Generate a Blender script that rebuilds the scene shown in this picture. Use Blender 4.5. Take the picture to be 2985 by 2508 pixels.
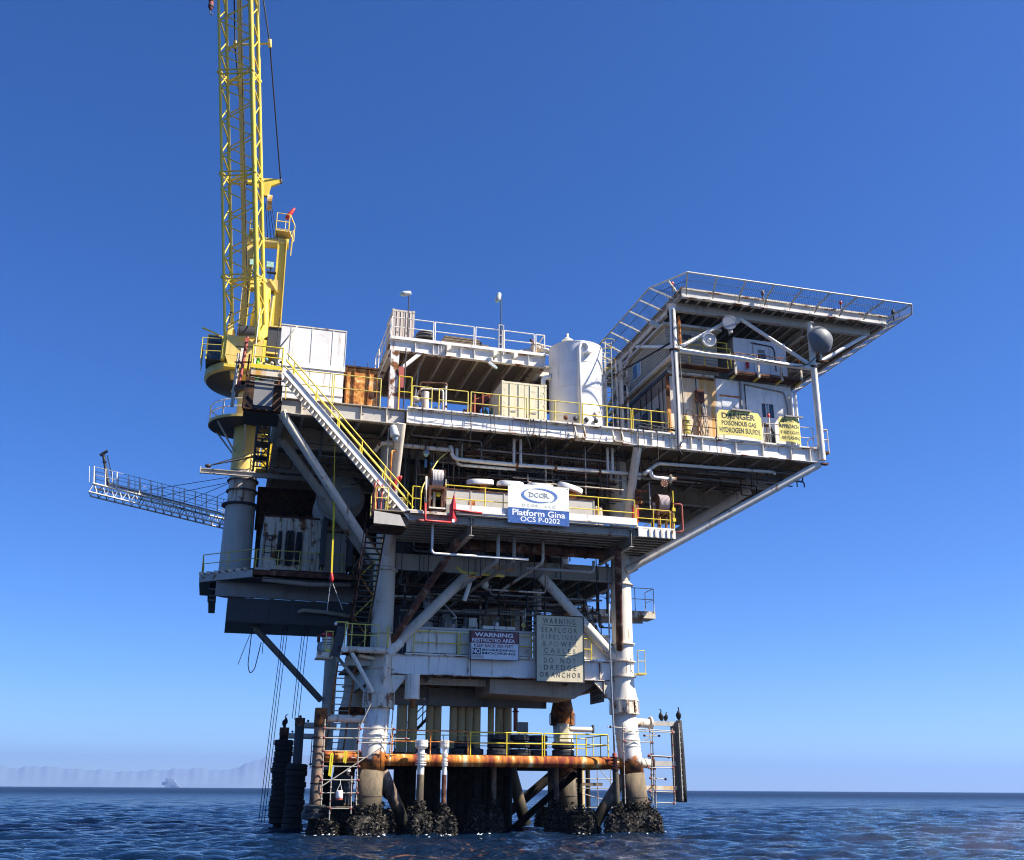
import bpy, bmesh, math, random
import numpy as np
from mathutils import Vector, Matrix
rnd = random.Random(7)
PI = math.pi
S = bpy.context.scene
for o in list(bpy.data.objects):
    bpy.data.objects.remove(o)

# ---------------------------------------------------------------- camera
# metres; x runs along the platform's front, y away from the sea boat, z up, sea level z = 0
YAW, PITCH, ROLL = math.radians(15.5), math.radians(19.25), math.radians(0.35)
cam = bpy.data.cameras.new('camera')
camo = bpy.data.objects.new('camera', cam)
S.collection.objects.link(camo)
CAMLOC = Vector((-8.3486, -56.3891, 2.3))
fh = Vector((math.sin(YAW), math.cos(YAW), 0))
rt = Vector((math.cos(YAW), -math.sin(YAW), 0))
upz = Vector((0, 0, 1))
fw = fh * math.cos(PITCH) + upz * math.sin(PITCH)
uu = -fh * math.sin(PITCH) + upz * math.cos(PITCH)
r2 = rt * math.cos(ROLL) + uu * math.sin(ROLL)
u2 = uu * math.cos(ROLL) - rt * math.sin(ROLL)
camo.matrix_world = Matrix((( r2.x, u2.x, -fw.x, CAMLOC.x), (r2.y, u2.y, -fw.y, CAMLOC.y), (r2.z, u2.z, -fw.z, CAMLOC.z), (0, 0, 0, 1)))
cam.sensor_fit = 'HORIZONTAL'
cam.sensor_width = 36.0
cam.lens = 36.0 * 3000.0 / 2985.0
cam.clip_start = 0.1
cam.clip_end = 60000
S.camera = camo

# ---------------------------------------------------------------- sky, sun, exposure
SUN_AZ = Vector((0.875, -0.485, 0)).normalized()
SUN_EL = math.radians(47)
world = bpy.data.worlds.new('World')
S.world = world
world.use_nodes = True
wn = world.node_tree
wn.nodes.clear()
sky = wn.nodes.new('ShaderNodeTexSky')
sky.sky_type = 'NISHITA'
sky.sun_disc = False
sky.sun_elevation = SUN_EL
sky.sun_rotation = math.atan2(SUN_AZ.x, SUN_AZ.y)
sky.altitude = 0
sky.air_density = 0.7
sky.dust_density = 0.1
sky.ozone_density = 8.0
bg = wn.nodes.new('ShaderNodeBackground')
bg.inputs['Strength'].default_value = 0.083
wo = wn.nodes.new('ShaderNodeOutputWorld')
hsv = wn.nodes.new('ShaderNodeHueSaturation')   # the camera's colour rendering of the blue, the same over the whole sky
hsv.inputs['Hue'].default_value = 0.510
hsv.inputs['Saturation'].default_value = 1.17
wn.links.new(sky.outputs[0], hsv.inputs['Color'])
wn.links.new(hsv.outputs[0], bg.inputs[0])
wn.links.new(bg.outputs[0], wo.inputs[0])
sl = bpy.data.lights.new('sun', 'SUN')
sl.energy = 5.0
sl.angle = math.radians(0.53)
sl.color = (1.0, 0.93, 0.81)
slo = bpy.data.objects.new('sun', sl)
S.collection.objects.link(slo)
sdir = Vector((SUN_AZ.x * math.cos(SUN_EL), SUN_AZ.y * math.cos(SUN_EL), math.sin(SUN_EL)))
slo.rotation_euler = sdir.to_track_quat('Z', 'Y').to_euler()
slo.location = (40, -40, 80)
S.view_settings.view_transform = 'Standard'
S.view_settings.look = 'None'
S.view_settings.exposure = 1.2
S.view_settings.gamma = 1.0
S.view_settings.use_curve_mapping = False
S.render.engine = 'CYCLES'
S.cycles.max_bounces = 6
S.cycles.diffuse_bounces = 3
S.cycles.transparent_max_bounces = 12
S.cycles.volume_bounces = 0
S.cycles.use_denoising = True
S.cycles.filter_width = 1.1

# ---------------------------------------------------------------- materials
def _mat(name):
    m = bpy.data.materials.new(name)
    m.use_nodes = True
    nt = m.node_tree
    nt.nodes.clear()
    out = nt.nodes.new('ShaderNodeOutputMaterial')
    b = nt.nodes.new('ShaderNodeBsdfPrincipled')
    nt.links.new(b.outputs[0], out.inputs[0])
    return m, nt, b

def N(nt, typ, **k):
    n = nt.nodes.new(typ)
    for a, v in k.items():
        setattr(n, a, v)
    return n

def ramp(nt, src, a, b):
    r = N(nt, 'ShaderNodeMapRange')
    r.interpolation_type = 'SMOOTHSTEP'
    r.inputs[1].default_value = a
    r.inputs[2].default_value = b
    nt.links.new(src, r.inputs[0])
    return r.outputs[0]

def mixc(nt, fac, a, b):
    m = N(nt, 'ShaderNodeMix', data_type='RGBA')
    for i, v in ((0, fac), (6, a), (7, b)):
        if hasattr(v, 'is_output'):
            nt.links.new(v, m.inputs[i])
        elif isinstance(v, (int, float)):
            m.inputs[i].default_value = v
        else:
            m.inputs[i].default_value = (*v, 1)
    return m.outputs[2]

def noise(nt, vec, scale, detail=6, rough=0.6):
    n = N(nt, 'ShaderNodeTexNoise')
    n.inputs['Scale'].default_value = scale
    n.inputs['Detail'].default_value = detail
    n.inputs['Roughness'].default_value = rough
    if vec is not None:
        nt.links.new(vec, n.inputs['Vector'])
    return n.outputs[0]

def coords(nt):
    g = N(nt, 'ShaderNodeNewGeometry')
    oi = N(nt, 'ShaderNodeObjectInfo')
    mu = N(nt, 'ShaderNodeVectorMath', operation='SCALE')
    cv = N(nt, 'ShaderNodeCombineXYZ')
    for i in range(3):
        nt.links.new(oi.outputs['Random'], cv.inputs[i])
    nt.links.new(cv.outputs[0], mu.inputs[0])
    mu.inputs['Scale'].default_value = 37.0
    ad = N(nt, 'ShaderNodeVectorMath', operation='ADD')
    nt.links.new(g.outputs['Position'], ad.inputs[0])
    nt.links.new(mu.outputs[0], ad.inputs[1])
    st = N(nt, 'ShaderNodeVectorMath', operation='MULTIPLY')
    nt.links.new(ad.outputs[0], st.inputs[0])
    st.inputs[1].default_value = (1.0, 1.0, 0.09)
    return g.outputs['Position'], ad.outputs[0], st.outputs[0]

RUST_D = (0.055, 0.022, 0.012)
RUST_L = (0.32, 0.115, 0.03)

def paint(name, base, rust=0.3, dirt=0.3, rough=0.45, dirtcol=None, streak=0.3, spec=0.4, metallic=0.0, band=None, rustl=RUST_L, streakcol=(0.33, 0.145, 0.045), sscale=4.5):
    """weathered paint: blotches of rust, rain streaks and grime; band=(z0,z1) is a rusted belt at that height"""
    m, nt, b = _mat(name)
    pos, v, st = coords(nt)
    dirtcol = dirtcol or tuple(c * 0.42 + 0.02 for c in base)
    n1 = noise(nt, v, 1.3, 8, 0.65)
    n2 = noise(nt, v, 5.0, 8, 0.7)
    ns = noise(nt, st, sscale, 5, 0.55)
    tone = mixc(nt, ramp(nt, n1, 0.35, 0.75), base, tuple(c * 0.86 for c in base))
    c = mixc(nt, N_mul(nt, ramp(nt, ns, 0.52 - 0.1 * dirt, 0.85), min(1, dirt * 1.5)), tone, dirtcol)
    c = mixc(nt, N_mul(nt, ramp(nt, n2, 0.55, 0.8), dirt), c, dirtcol)
    rcol = mixc(nt, ramp(nt, n2, 0.35, 0.65), RUST_D, rustl)
    lo = 0.82 - 0.38 * rust
    rmask = ramp(nt, n1, lo, lo + 0.10)
    fine = ramp(nt, n2, 0.80 - 0.25 * rust, 0.86 - 0.22 * rust)
    mx = N(nt, 'ShaderNodeMath', operation='MAXIMUM')
    nt.links.new(rmask, mx.inputs[0]); nt.links.new(fine, mx.inputs[1])
    sm = N_mul(nt, ramp(nt, ns, 0.72 - 0.14 * streak, 0.80 - 0.06 * streak), min(1, streak))
    c = mixc(nt, sm, c, streakcol)
    mask = mx.outputs[0]
    if rust <= 0:
        mask = N_mul(nt, mask, 0.0)
    if band:
        sx = N(nt, 'ShaderNodeSeparateXYZ'); nt.links.new(pos, sx.inputs[0])
        wob = N(nt, 'ShaderNodeMath', operation='MULTIPLY_ADD')
        nt.links.new(n1, wob.inputs[0]); wob.inputs[1].default_value = 1.8
        ofs = N(nt, 'ShaderNodeMath', operation='SUBTRACT'); nt.links.new(sx.outputs[2], ofs.inputs[0]); ofs.inputs[1].default_value = 0.9
        nt.links.new(ofs.outputs[0], wob.inputs[2])
        f = ramp(nt, wob.outputs[0], band[1] + 0.12, band[1] - 0.12)
        rr = mixc(nt, ramp(nt, n1, 0.40, 0.58), (0.40, 0.13, 0.022), (0.06, 0.028, 0.016))
        c = mixc(nt, f, c, rr)
    c = mixc(nt, mask, c, rcol)
    nt.links.new(c, b.inputs['Base Color'])
    b.inputs['Roughness'].default_value = rough
    rr2 = N(nt, 'ShaderNodeMapRange'); nt.links.new(mask, rr2.inputs[0])
    rr2.inputs[3].default_value = rough; rr2.inputs[4].default_value = 0.9
    nt.links.new(rr2.outputs[0], b.inputs['Roughness'])
    b.inputs['Metallic'].default_value = metallic
    b.inputs['Specular IOR Level'].default_value = spec
    bp = N(nt, 'ShaderNodeBump'); bp.inputs['Strength'].default_value = 0.25; bp.inputs['Distance'].default_value = 0.01
    nt.links.new(n2, bp.inputs['Height']); nt.links.new(bp.outputs[0], b.inputs['Normal'])
    return m

def N_mul(nt, a, k):
    m = N(nt, 'ShaderNodeMath', operation='MULTIPLY')
    nt.links.new(a, m.inputs[0])
    if hasattr(k, 'is_output'):
        nt.links.new(k, m.inputs[1])
    else:
        m.inputs[1].default_value = k
    return m.outputs[0]

def rustmat(name, a=RUST_D, b=RUST_L, c3=(0.5, 0.36, 0.18), pale=0.0, scale=2.2, stretch=(1, 1, 1), grit=0.6, wet=False):
    m, nt, p = _mat(name)
    pos, v, st = coords(nt)
    sc = N(nt, 'ShaderNodeVectorMath', operation='MULTIPLY'); nt.links.new(v, sc.inputs[0]); sc.inputs[1].default_value = stretch
    n1 = noise(nt, sc.outputs[0], scale, 8, 0.65)
    n2 = noise(nt, v, scale * 5, 6, 0.65)
    c = mixc(nt, ramp(nt, n1, 0.38, 0.62), a, b)
    c = mixc(nt, N_mul(nt, ramp(nt, n1, 0.56, 0.64), pale), c, c3)
    c = mixc(nt, N_mul(nt, ramp(nt, n2, 0.5, 0.75), grit), c, a)
    if wet:      # weed and wet staining that climbs from the tide line
        sx = N(nt, 'ShaderNodeSeparateXYZ'); nt.links.new(pos, sx.inputs[0])
        w = N(nt, 'ShaderNodeMath', operation='MULTIPLY_ADD'); nt.links.new(n1, w.inputs[0]); w.inputs[1].default_value = -2.2; nt.links.new(sx.outputs[2], w.inputs[2])
        c = mixc(nt, ramp(nt, w.outputs[0], 0.9, -0.1), c, (0.012, 0.012, 0.008))
    nt.links.new(c, p.inputs['Base Color'])
    p.inputs['Roughness'].default_value = 0.85
    p.inputs['Specular IOR Level'].default_value = 0.25
    bp = N(nt, 'ShaderNodeBump'); bp.inputs['Strength'].default_value = 0.5; bp.inputs['Distance'].default_value = 0.015
    nt.links.new(n2, bp.inputs['Height']); nt.links.new(bp.outputs[0], p.inputs['Normal'])
    return m

def plain(name, col, rough=0.5, metallic=0.0, var=0.25, scale=6.0, spec=0.4):
    m, nt, p = _mat(name)
    pos, v, st = coords(nt)
    n1 = noise(nt, v, scale, 6, 0.6)
    c = mixc(nt, ramp(nt, n1, 0.3, 0.7), col, tuple(x * (1 - var) for x in col))
    nt.links.new(c, p.inputs['Base Color'])
    p.inputs['Roughness'].default_value = rough
    p.inputs['Metallic'].default_value = metallic
    p.inputs['Specular IOR Level'].default_value = spec
    return m

M = {}
M['white'] = paint('white_paint', (0.84, 0.80, 0.72), 0.36, 0.2, 0.4, streak=0.8)
M['white2'] = paint('worn_white_paint', (0.80, 0.74, 0.62), 0.54, 0.35, 0.5, streak=0.95)
M['white3'] = paint('stained_white_paint', (0.72, 0.63, 0.49), 0.78, 0.5, 0.55, streak=1.2)
M['edge'] = paint('rust_eaten_white_edge', (0.78, 0.74, 0.67), 0.85, 0.35, 0.5, streak=0.6)
M['edgeg'] = paint('rust_eaten_grey_edge', (0.48, 0.44, 0.38), 0.68, 0.45, 0.6, streak=0.6)
M['rustbox'] = rustmat('bright_orange_rust', (0.33, 0.10, 0.028), (0.78, 0.36, 0.08), (0.86, 0.66, 0.40), 0.8, 3.2, (1, 1, 0.8), 0.35)  # bright orange rust with pale cream patches
M['leg'] = paint('leg_paint', (0.82, 0.77, 0.66), 0.38, 0.25, 0.42, streak=1.0, band=(0, 3.95))
M['legup'] = paint('column_paint', (0.68, 0.60, 0.48), 0.42, 0.35, 0.5, streak=0.8)  # duller white for shaded columns, the shade put into the colour
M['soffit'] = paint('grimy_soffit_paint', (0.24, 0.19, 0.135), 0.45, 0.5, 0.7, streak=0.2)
M['joist'] = paint('dull_brown_joist_paint', (0.37, 0.31, 0.235), 0.60, 0.5, 0.6, streak=0.6)  # dull brown base with grime blotches, streaks and rust
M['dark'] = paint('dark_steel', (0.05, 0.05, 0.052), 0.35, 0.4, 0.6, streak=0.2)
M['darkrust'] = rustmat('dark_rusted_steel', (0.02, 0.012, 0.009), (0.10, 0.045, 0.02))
M['grey'] = paint('grey_steel_paint', (0.25, 0.24, 0.225), 0.4, 0.4, 0.5, streak=0.5)
M['lgrey'] = paint('light_grey_paint', (0.53, 0.49, 0.42), 0.42, 0.35, 0.5, streak=0.7)
M['navy'] = paint('sooty_grey_pan_paint', (0.045, 0.045, 0.047), 0.3, 0.5, 0.6, streak=0.5)  # very dark grey base with streaks and rust blotches
M['yellow'] = paint('safety_yellow_paint', (0.80, 0.60, 0.035), 0.22, 0.12, 0.45, streak=0.1)
M['yellow2'] = paint('worn_yellow_paint', (0.72, 0.58, 0.12), 0.60, 0.35, 0.5, streak=0.4)
M['crane'] = paint('crane_yellow_paint', (0.80, 0.60, 0.075), 0.12, 0.3, 0.4, streak=0.3, dirtcol=(0.45, 0.31, 0.07))
M['crane2'] = paint('faded_crane_yellow_paint', (0.76, 0.56, 0.16), 0.28, 0.4, 0.45, streak=0.45, dirtcol=(0.45, 0.30, 0.1))
M['rust'] = rustmat('rust')
M['orange'] = rustmat('orange_rust_and_paint', (0.20, 0.035, 0.02), (0.72, 0.26, 0.035), (0.80, 0.64, 0.36), 0.9, 1.3, (1.5, 0.4, 0.35), 0.45)
M['flake'] = rustmat('flaking_orange_paint', (0.30, 0.095, 0.028), (0.72, 0.27, 0.045), (0.80, 0.56, 0.28), 0.7, 3.4, (1, 1, 0.8))
M['brown'] = rustmat('brown_rusted_paint', (0.07, 0.03, 0.018), (0.2, 0.085, 0.05), (0.42, 0.35, 0.28), 0.5, 2.0)
M['splash'] = rustmat('splash_zone_coating', (0.075, 0.062, 0.045), (0.17, 0.13, 0.085), (0.28, 0.2, 0.12), 0.25, 1.6, (1, 1, 0.35), wet=True)
M['pile'] = rustmat('weathered_pile', (0.06, 0.04, 0.03), (0.33, 0.24, 0.17), (0.3, 0.09, 0.03), 0.5, 1.3, (1, 1, 0.5), wet=True)
M['conductor'] = paint('ochre_conductor_paint', (0.62, 0.45, 0.23), 0.25, 0.35, 0.6, streak=0.5, dirtcol=(0.22, 0.14, 0.07))
M['growth'] = rustmat('shaded_marine_growth', (0.007, 0.006, 0.005), (0.022, 0.016, 0.011), (0.03, 0.024, 0.014), 0.2, 3.0)  # marine growth, with the shade under the landing put into its near-black
M['red'] = paint('red_paint', (0.50, 0.03, 0.03), 0.2, 0.2, 0.45)
M['redrust'] = paint('faded_red_pipe_paint', (0.45, 0.10, 0.07), 0.5, 0.3, 0.55)
M['rubber'] = plain('black_rubber', (0.018, 0.018, 0.019), 0.75, 0, 0.4, 8)
M['rubber2'] = plain('scuffed_black_rubber', (0.055, 0.055, 0.058), 0.5, 0, 0.8, 5)
M['cable'] = plain('steel_cable', (0.03, 0.03, 0.035), 0.6)
M['galv'] = plain('galvanised_steel', (0.45, 0.45, 0.44), 0.45, 0.6, 0.35, 7)
M['tube'] = paint('scaffold_tube', (0.40, 0.36, 0.30), 0.5, 0.3, 0.5, streak=0.3)
M['clamp'] = plain('red_oxide_clamp', (0.25, 0.06, 0.05), 0.7)
M['hose'] = plain('grey_fire_hose', (0.52, 0.47, 0.44), 0.8, 0, 0.2, 14)
M['hosep'] = plain('pink_grey_fire_hose', (0.45, 0.36, 0.35), 0.8, 0, 0.2, 14)
M['strap'] = plain('yellow_webbing', (0.75, 0.62, 0.03), 0.8, 0, 0.15)
M['stain'] = paint('ochre_stained_white_wall', (0.76, 0.70, 0.56), 0.12, 0.3, 0.5, streak=2.5, dirtcol=(0.60, 0.36, 0.10), streakcol=(0.60, 0.31, 0.06), sscale=1.7)
M['siding'] = paint('beige_siding', (0.46, 0.40, 0.30), 0.0, 0.2, 0.6, streak=0.05)
M['door'] = paint('door_white_paint', (0.80, 0.79, 0.76), 0.05, 0.1, 0.4, streak=0.1)
M['beige'] = paint('sun_bleached_container_paint', (0.74, 0.66, 0.44), 0.22, 0.22, 0.5, streak=0.4)
M['tan'] = paint('dusty_tan_container_paint', (0.55, 0.47, 0.40), 0.22, 0.3, 0.6, streak=0.3)
M['skip'] = paint('brick_orange_paint', (0.42, 0.10, 0.035), 0.3, 0.3, 0.6)
M['tank'] = paint('glossy_white_tank_paint', (0.84, 0.82, 0.78), 0.05, 0.14, 0.32, streak=0.25)
M['plank'] = plain('weathered_plank', (0.22, 0.17, 0.12), 0.85, 0, 0.5, 5)
M['orangepost'] = plain('orange_painted_post', (0.62, 0.25, 0.05), 0.5, 0, 0.15)
M['bluecap'] = plain('pale_blue_cap', (0.14, 0.32, 0.52), 0.5)
M['lime'] = plain('lime_green_hose', (0.22, 0.75, 0.03), 0.5)
M['lamp'] = paint('lamp_housing_grey', (0.55, 0.58, 0.57), 0.05, 0.2, 0.4)
M['glasslamp'] = plain('pale_green_lamp_lens', (0.45, 0.72, 0.58), 0.15, 0, 0.3)
M['redlens'] = plain('red_beacon_lens', (0.75, 0.08, 0.05), 0.25)
M['glass'] = plain('dark_window_glass', (0.02, 0.028, 0.035), 0.06, 0, 0.3, 2, 0.7)
M['glass2'] = plain('pale_window_blind_glass', (0.28, 0.36, 0.40), 0.12, 0, 0.2, 2, 0.6)
M['dish'] = plain('grey_dish_radome', (0.33, 0.34, 0.37), 0.5, 0, 0.2, 3)
M['dishdark'] = paint('charcoal_dish_radome', (0.16, 0.17, 0.18), 0.0, 0.4, 0.55, streak=0.2)
M['skin'] = plain('skin', (0.45, 0.26, 0.18), 0.6)
M['jeans'] = plain('dark_blue_denim', (0.035, 0.045, 0.065), 0.9)
M['shirt'] = plain('black_shirt', (0.018, 0.02, 0.026), 0.9)
M['hat'] = plain('white_hard_hat', (0.82, 0.82, 0.8), 0.35)
M['feather'] = plain('black_feathers', (0.012, 0.012, 0.014), 0.6)
M['beak'] = plain('dull_beak', (0.12, 0.09, 0.05), 0.6)
M['boot'] = plain('tan_boot', (0.14, 0.09, 0.05), 0.8)
M['mussel'] = rustmat('mussel_shell', (0.006, 0.006, 0.006), (0.05, 0.043, 0.034), (0.34, 0.30, 0.24), 0.4, 7.0)
M['foam'] = plain('sea_foam', (0.75, 0.8, 0.82), 0.9)
M['safesign'] = plain('grey_sign_face', (0.20, 0.21, 0.19), 0.6)
M['ink'] = plain('black_sign_paint', (0.02, 0.02, 0.018), 0.6)
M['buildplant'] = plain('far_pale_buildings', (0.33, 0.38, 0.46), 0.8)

# faded black lettering: the paint has flaked to let some of the board show
def fadedink(name, board, lo, hi, ink=(0.03, 0.028, 0.025), scale=1.6):
    m, nt, p = _mat(name)
    pos, v, st = coords(nt)
    g = noise(nt, pos, scale, 3, 0.5)
    n2 = noise(nt, pos, 14, 4, 0.6)
    ad = N(nt, 'ShaderNodeMath', operation='MULTIPLY_ADD'); nt.links.new(n2, ad.inputs[0]); ad.inputs[1].default_value = 0.35; nt.links.new(g, ad.inputs[2])
    c = mixc(nt, ramp(nt, ad.outputs[0], lo, hi), ink, board)
    nt.links.new(c, p.inputs['Base Color'])
    p.inputs['Roughness'].default_value = 0.6
    return m
M['inkdanger'] = fadedink('flaked_black_lettering', (0.62, 0.52, 0.14), 0.72, 1.0)
M['inkwarn'] = fadedink('bleached_black_lettering', (0.50, 0.45, 0.31), 0.60, 1.02, (0.04, 0.04, 0.035), 0.9)
M['signyel'] = plain('faded_yellow_board', (0.80, 0.66, 0.17), 0.55, 0, 0.12, 2)
M['signcream'] = paint('weathered_cream_board', (0.66, 0.58, 0.39), 0.0, 0.35, 0.6, streak=0.2)
M['signwhite'] = paint('scuffed_white_board', (0.72, 0.73, 0.74), 0.05, 0.15, 0.5, streak=0.08)
M['signmaroon'] = plain('faded_maroon_panel', (0.20, 0.065, 0.07), 0.55, 0, 0.2, 3)
M['maroonink'] = plain('maroon_lettering', (0.24, 0.06, 0.065), 0.55)
M['banner'] = plain('cream_banner_vinyl', (0.80, 0.80, 0.70), 0.45, 0, 0.04, 2)
M['bannerblue'] = plain('blue_banner_vinyl', (0.055, 0.14, 0.42), 0.4, 0, 0.35, 3)
M['logoblue'] = plain('logo_blue', (0.10, 0.20, 0.50), 0.5, 0, 0.1)
M['logogrey'] = plain('logo_grey', (0.22, 0.25, 0.30), 0.5, 0, 0.1)
M['palegrey'] = plain('pale_grey_lettering', (0.52, 0.52, 0.46), 0.5, 0, 0.1)
M['whiteink'] = plain('white_lettering', (0.82, 0.83, 0.85), 0.5, 0, 0.05)

# ---------------------------------------------------------------- building helpers
COL = S.collection
_ucache = {}
def unit(kind, mat, n=10):
    key = (kind, mat, n)
    if key in _ucache:
        return _ucache[key]
    bm = bmesh.new()
    if kind == 'cyl':
        bmesh.ops.create_cone(bm, cap_ends=True, segments=n, radius1=1, radius2=1, depth=1, matrix=Matrix.Translation((0, 0, 0.5)))
        for f in bm.faces:
            f.smooth = len(f.verts) == 4
    elif kind == 'box':
        bmesh.ops.create_cube(bm, size=1)
    elif kind == 'bbox':
        bmesh.ops.create_cube(bm, size=1)
        bmesh.ops.bevel(bm, geom=list(bm.edges), offset=0.03, segments=1, affect='EDGES')
    elif kind == 'sph':
        bmesh.ops.create_uvsphere(bm, u_segments=18, v_segments=10, radius=1)
        for f in bm.faces:
            f.smooth = True
    me = bpy.data.meshes.new(kind + '_' + mat)
    bm.to_mesh(me); bm.free()
    if kind == 'cyl':
        pass
    me.materials.append(M[mat])
    _ucache[key] = me
    return me

def attach(o, parent):
    if parent is not None:
        o.parent = parent
        o.matrix_parent_inverse = parent.matrix_basis.inverted()
    COL.objects.link(o)
    return o

def thing(name, label, cat, loc=(0, 0, 0), group=None, kind=None):
    o = bpy.data.objects.new(name, None)
    o.empty_display_size = 0.3
    o.matrix_basis = Matrix.Translation(loc)
    o['label'] = label
    o['category'] = cat
    if group:
        o['group'] = group
    if kind:
        o['kind'] = kind
    COL.objects.link(o)
    return o

def tag(o, label=None, cat=None, group=None, kind=None):
    if label: o['label'] = label
    if cat: o['category'] = cat
    if group: o['group'] = group
    if kind: o['kind'] = kind
    return o

def raw(parent, name, me, mtx):
    o = bpy.data.objects.new(name, me)
    o.matrix_basis = mtx
    return attach(o, parent)

def frame_z(a, b, up=(0, 0, 1)):
    a, b = Vector(a), Vector(b)
    z = (b - a)
    L = z.length
    z = z.normalized()
    up = Vector(up)
    if abs(z.dot(up)) > 0.98:
        up = Vector((0, 1, 0))
    x = up.cross(z).normalized()
    y = z.cross(x)
    m = Matrix((x, y, z)).transposed().to_4x4()
    m.translation = a
    return m, L

def tube(parent, name, a, b, r, mat, n=10):
    m, L = frame_z(a, b)
    return raw(parent, name, unit('cyl', mat, n), m @ Matrix.Diagonal((r, r, L, 1)))

def box(parent, name, lo, hi, mat, bev=False):
    lo, hi = Vector(lo), Vector(hi)
    c, s = (lo + hi) / 2, hi - lo
    return raw(parent, name, unit('bbox' if bev else 'box', mat), Matrix.Translation(c) @ Matrix.Diagonal((s.x, s.y, s.z, 1)))

def bar(parent, name, a, b, w, h, mat, up=(0, 0, 1)):
    m, L = frame_z(a, b, up)
    return raw(parent, name, unit('box', mat), m @ Matrix.Translation((0, 0, L / 2)) @ Matrix.Diagonal((w, h, L, 1)))

def ball(parent, name, c, r, mat):
    r = r if isinstance(r, (tuple, list)) else (r, r, r)
    return raw(parent, name, unit('sph', mat), Matrix.Translation(c) @ Matrix.Diagonal((*r, 1)))

def mesh_obj(parent, name, verts, faces, mat, smooth=False, origin=None):
    vs = [Vector(v) for v in verts]
    o0 = Vector(origin) if origin is not None else (vs[0].copy() if vs else Vector())
    me = bpy.data.meshes.new(name)
    me.from_pydata([v - o0 for v in vs], [], faces)
    mats = mat if isinstance(mat, (list, tuple)) else [mat]
    for k in mats:
        me.materials.append(M[k])
    if smooth:
        me.polygons.foreach_set('use_smooth', [True] * len(me.polygons))
    me.validate()
    me.update()
    return raw(parent, name, me, Matrix.Translation(o0))

class MB:
    """collects boxes, beams, tubes in one mesh: for ONE part"""
    def __init__(self):
        self.v, self.f = [], []
    def add(self, vs, fs):
        k = len(self.v)
        self.v += [Vector(x) for x in vs]
        self.f += [tuple(i + k for i in f) for f in fs]
    def box(self, lo, hi):
        (a, b, c), (d, e, f) = lo, hi
        self.add([(a, b, c), (d, b, c), (d, e, c), (a, e, c), (a, b, f), (d, b, f), (d, e, f), (a, e, f)],
                 [(3, 2, 1, 0), (4, 5, 6, 7), (0, 1, 5, 4), (1, 2, 6, 5), (2, 3, 7, 6), (3, 0, 4, 7)])
    def bar(self, a, b, w, h, up=(0, 0, 1)):
        m, L = frame_z(a, b, up)
        pts = [m @ Vector((sx * w / 2, sy * h / 2, z)) for z in (0, L) for sx, sy in ((-1, -1), (1, -1), (1, 1), (-1, 1))]
        self.add(pts, [(3, 2, 1, 0), (4, 5, 6, 7), (0, 1, 5, 4), (1, 2, 6, 5), (2, 3, 7, 6), (3, 0, 4, 7)])
    def tube(self, a, b, r, n=6):
        m, L = frame_z(a, b)
        pts = [m @ Vector((r * math.cos(2 * PI * i / n), r * math.sin(2 * PI * i / n), z)) for z in (0, L) for i in range(n)]
        self.add(pts, [(i, (i + 1) % n, n + (i + 1) % n, n + i) for i in range(n)] + [tuple(range(n - 1, -1, -1)), tuple(range(n, 2 * n))])
    def prism(self, poly, axis, a, b):
        """poly in the two other axes, extruded along axis from a to b"""
        n = len(poly)
        def P(p, t):
            q = list(p); q.insert(axis, t); return q
        vs = [P(p, a) for p in poly] + [P(p, b) for p in poly]
        self.add(vs, [(i, (i + 1) % n, n + (i + 1) % n, n + i) for i in range(n)] + [tuple(range(n - 1, -1, -1)), tuple(range(n, 2 * n))])
    def done(self, parent, name, mat, smooth=False):
        return mesh_obj(parent, name, self.v, self.f, mat, smooth)

def ibeam(parent, name, a, b, h, w, mat, t=0.035, tw=0.03):
    """a..b is the centre line at mid height"""
    m, L = frame_z(a, b)
    mb = MB()
    def bx(x0, x1, y0, y1, e=0.0):
        pts = [m @ Vector(p) for p in ((x0, y0, e), (x1, y0, e), (x1, y1, e), (x0, y1, e), (x0, y0, L - e), (x1, y0, L - e), (x1, y1, L - e), (x0, y1, L - e))]
        mb.add(pts, [(3, 2, 1, 0), (4, 5, 6, 7), (0, 1, 5, 4), (1, 2, 6, 5), (2, 3, 7, 6), (3, 0, 4, 7)])
    bx(-w / 2, w / 2, h / 2 - t, h / 2)
    bx(-w / 2, w / 2, -h / 2, -h / 2 + t)
    bx(-tw / 2, tw / 2, -h / 2 + t, h / 2 - t, 0.002)
    o = mb.done(parent, name, [mat, {'white': 'edge', 'white2': 'edge', 'lgrey': 'edgeg', 'joist': 'edgeg', 'legup': 'edgeg'}.get(mat, mat)])
    for k in range(12):
        o.data.polygons[k].material_index = 1
    return o

def sweep(pts, radii, n=10, closed_caps=True):
    """rings along a polyline with a radius per point"""
    pts = [Vector(p) for p in pts]
    vs, fs = [], []
    prev_x = None
    for i, p in enumerate(pts):
        d = (pts[min(i + 1, len(pts) - 1)] - pts[max(i - 1, 0)]).normalized()
        if prev_x is None:
            ref = Vector((0, 0, 1)) if abs(d.z) < 0.9 else Vector((1, 0, 0))
            x = ref.cross(d).normalized()
        else:
            x = (prev_x - d * prev_x.dot(d)).normalized()
        prev_x = x
        y = d.cross(x)
        r = radii[i] if isinstance(radii, (list, tuple)) else radii
        rx, ry = r if isinstance(r, (tuple, list)) else (r, r)
        vs += [p + x * (rx * math.cos(2 * PI * k / n)) + y * (ry * math.sin(2 * PI * k / n)) for k in range(n)]
    for i in range(len(pts) - 1):
        for k in range(n):
            a, b = i * n + k, i * n + (k + 1) % n
            fs.append((a, b, b + n, a + n))
    if closed_caps:
        fs.append(tuple(range(n - 1, -1, -1)))
        fs.append(tuple(range(len(vs) - n, len(vs))))
    return vs, fs

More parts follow.
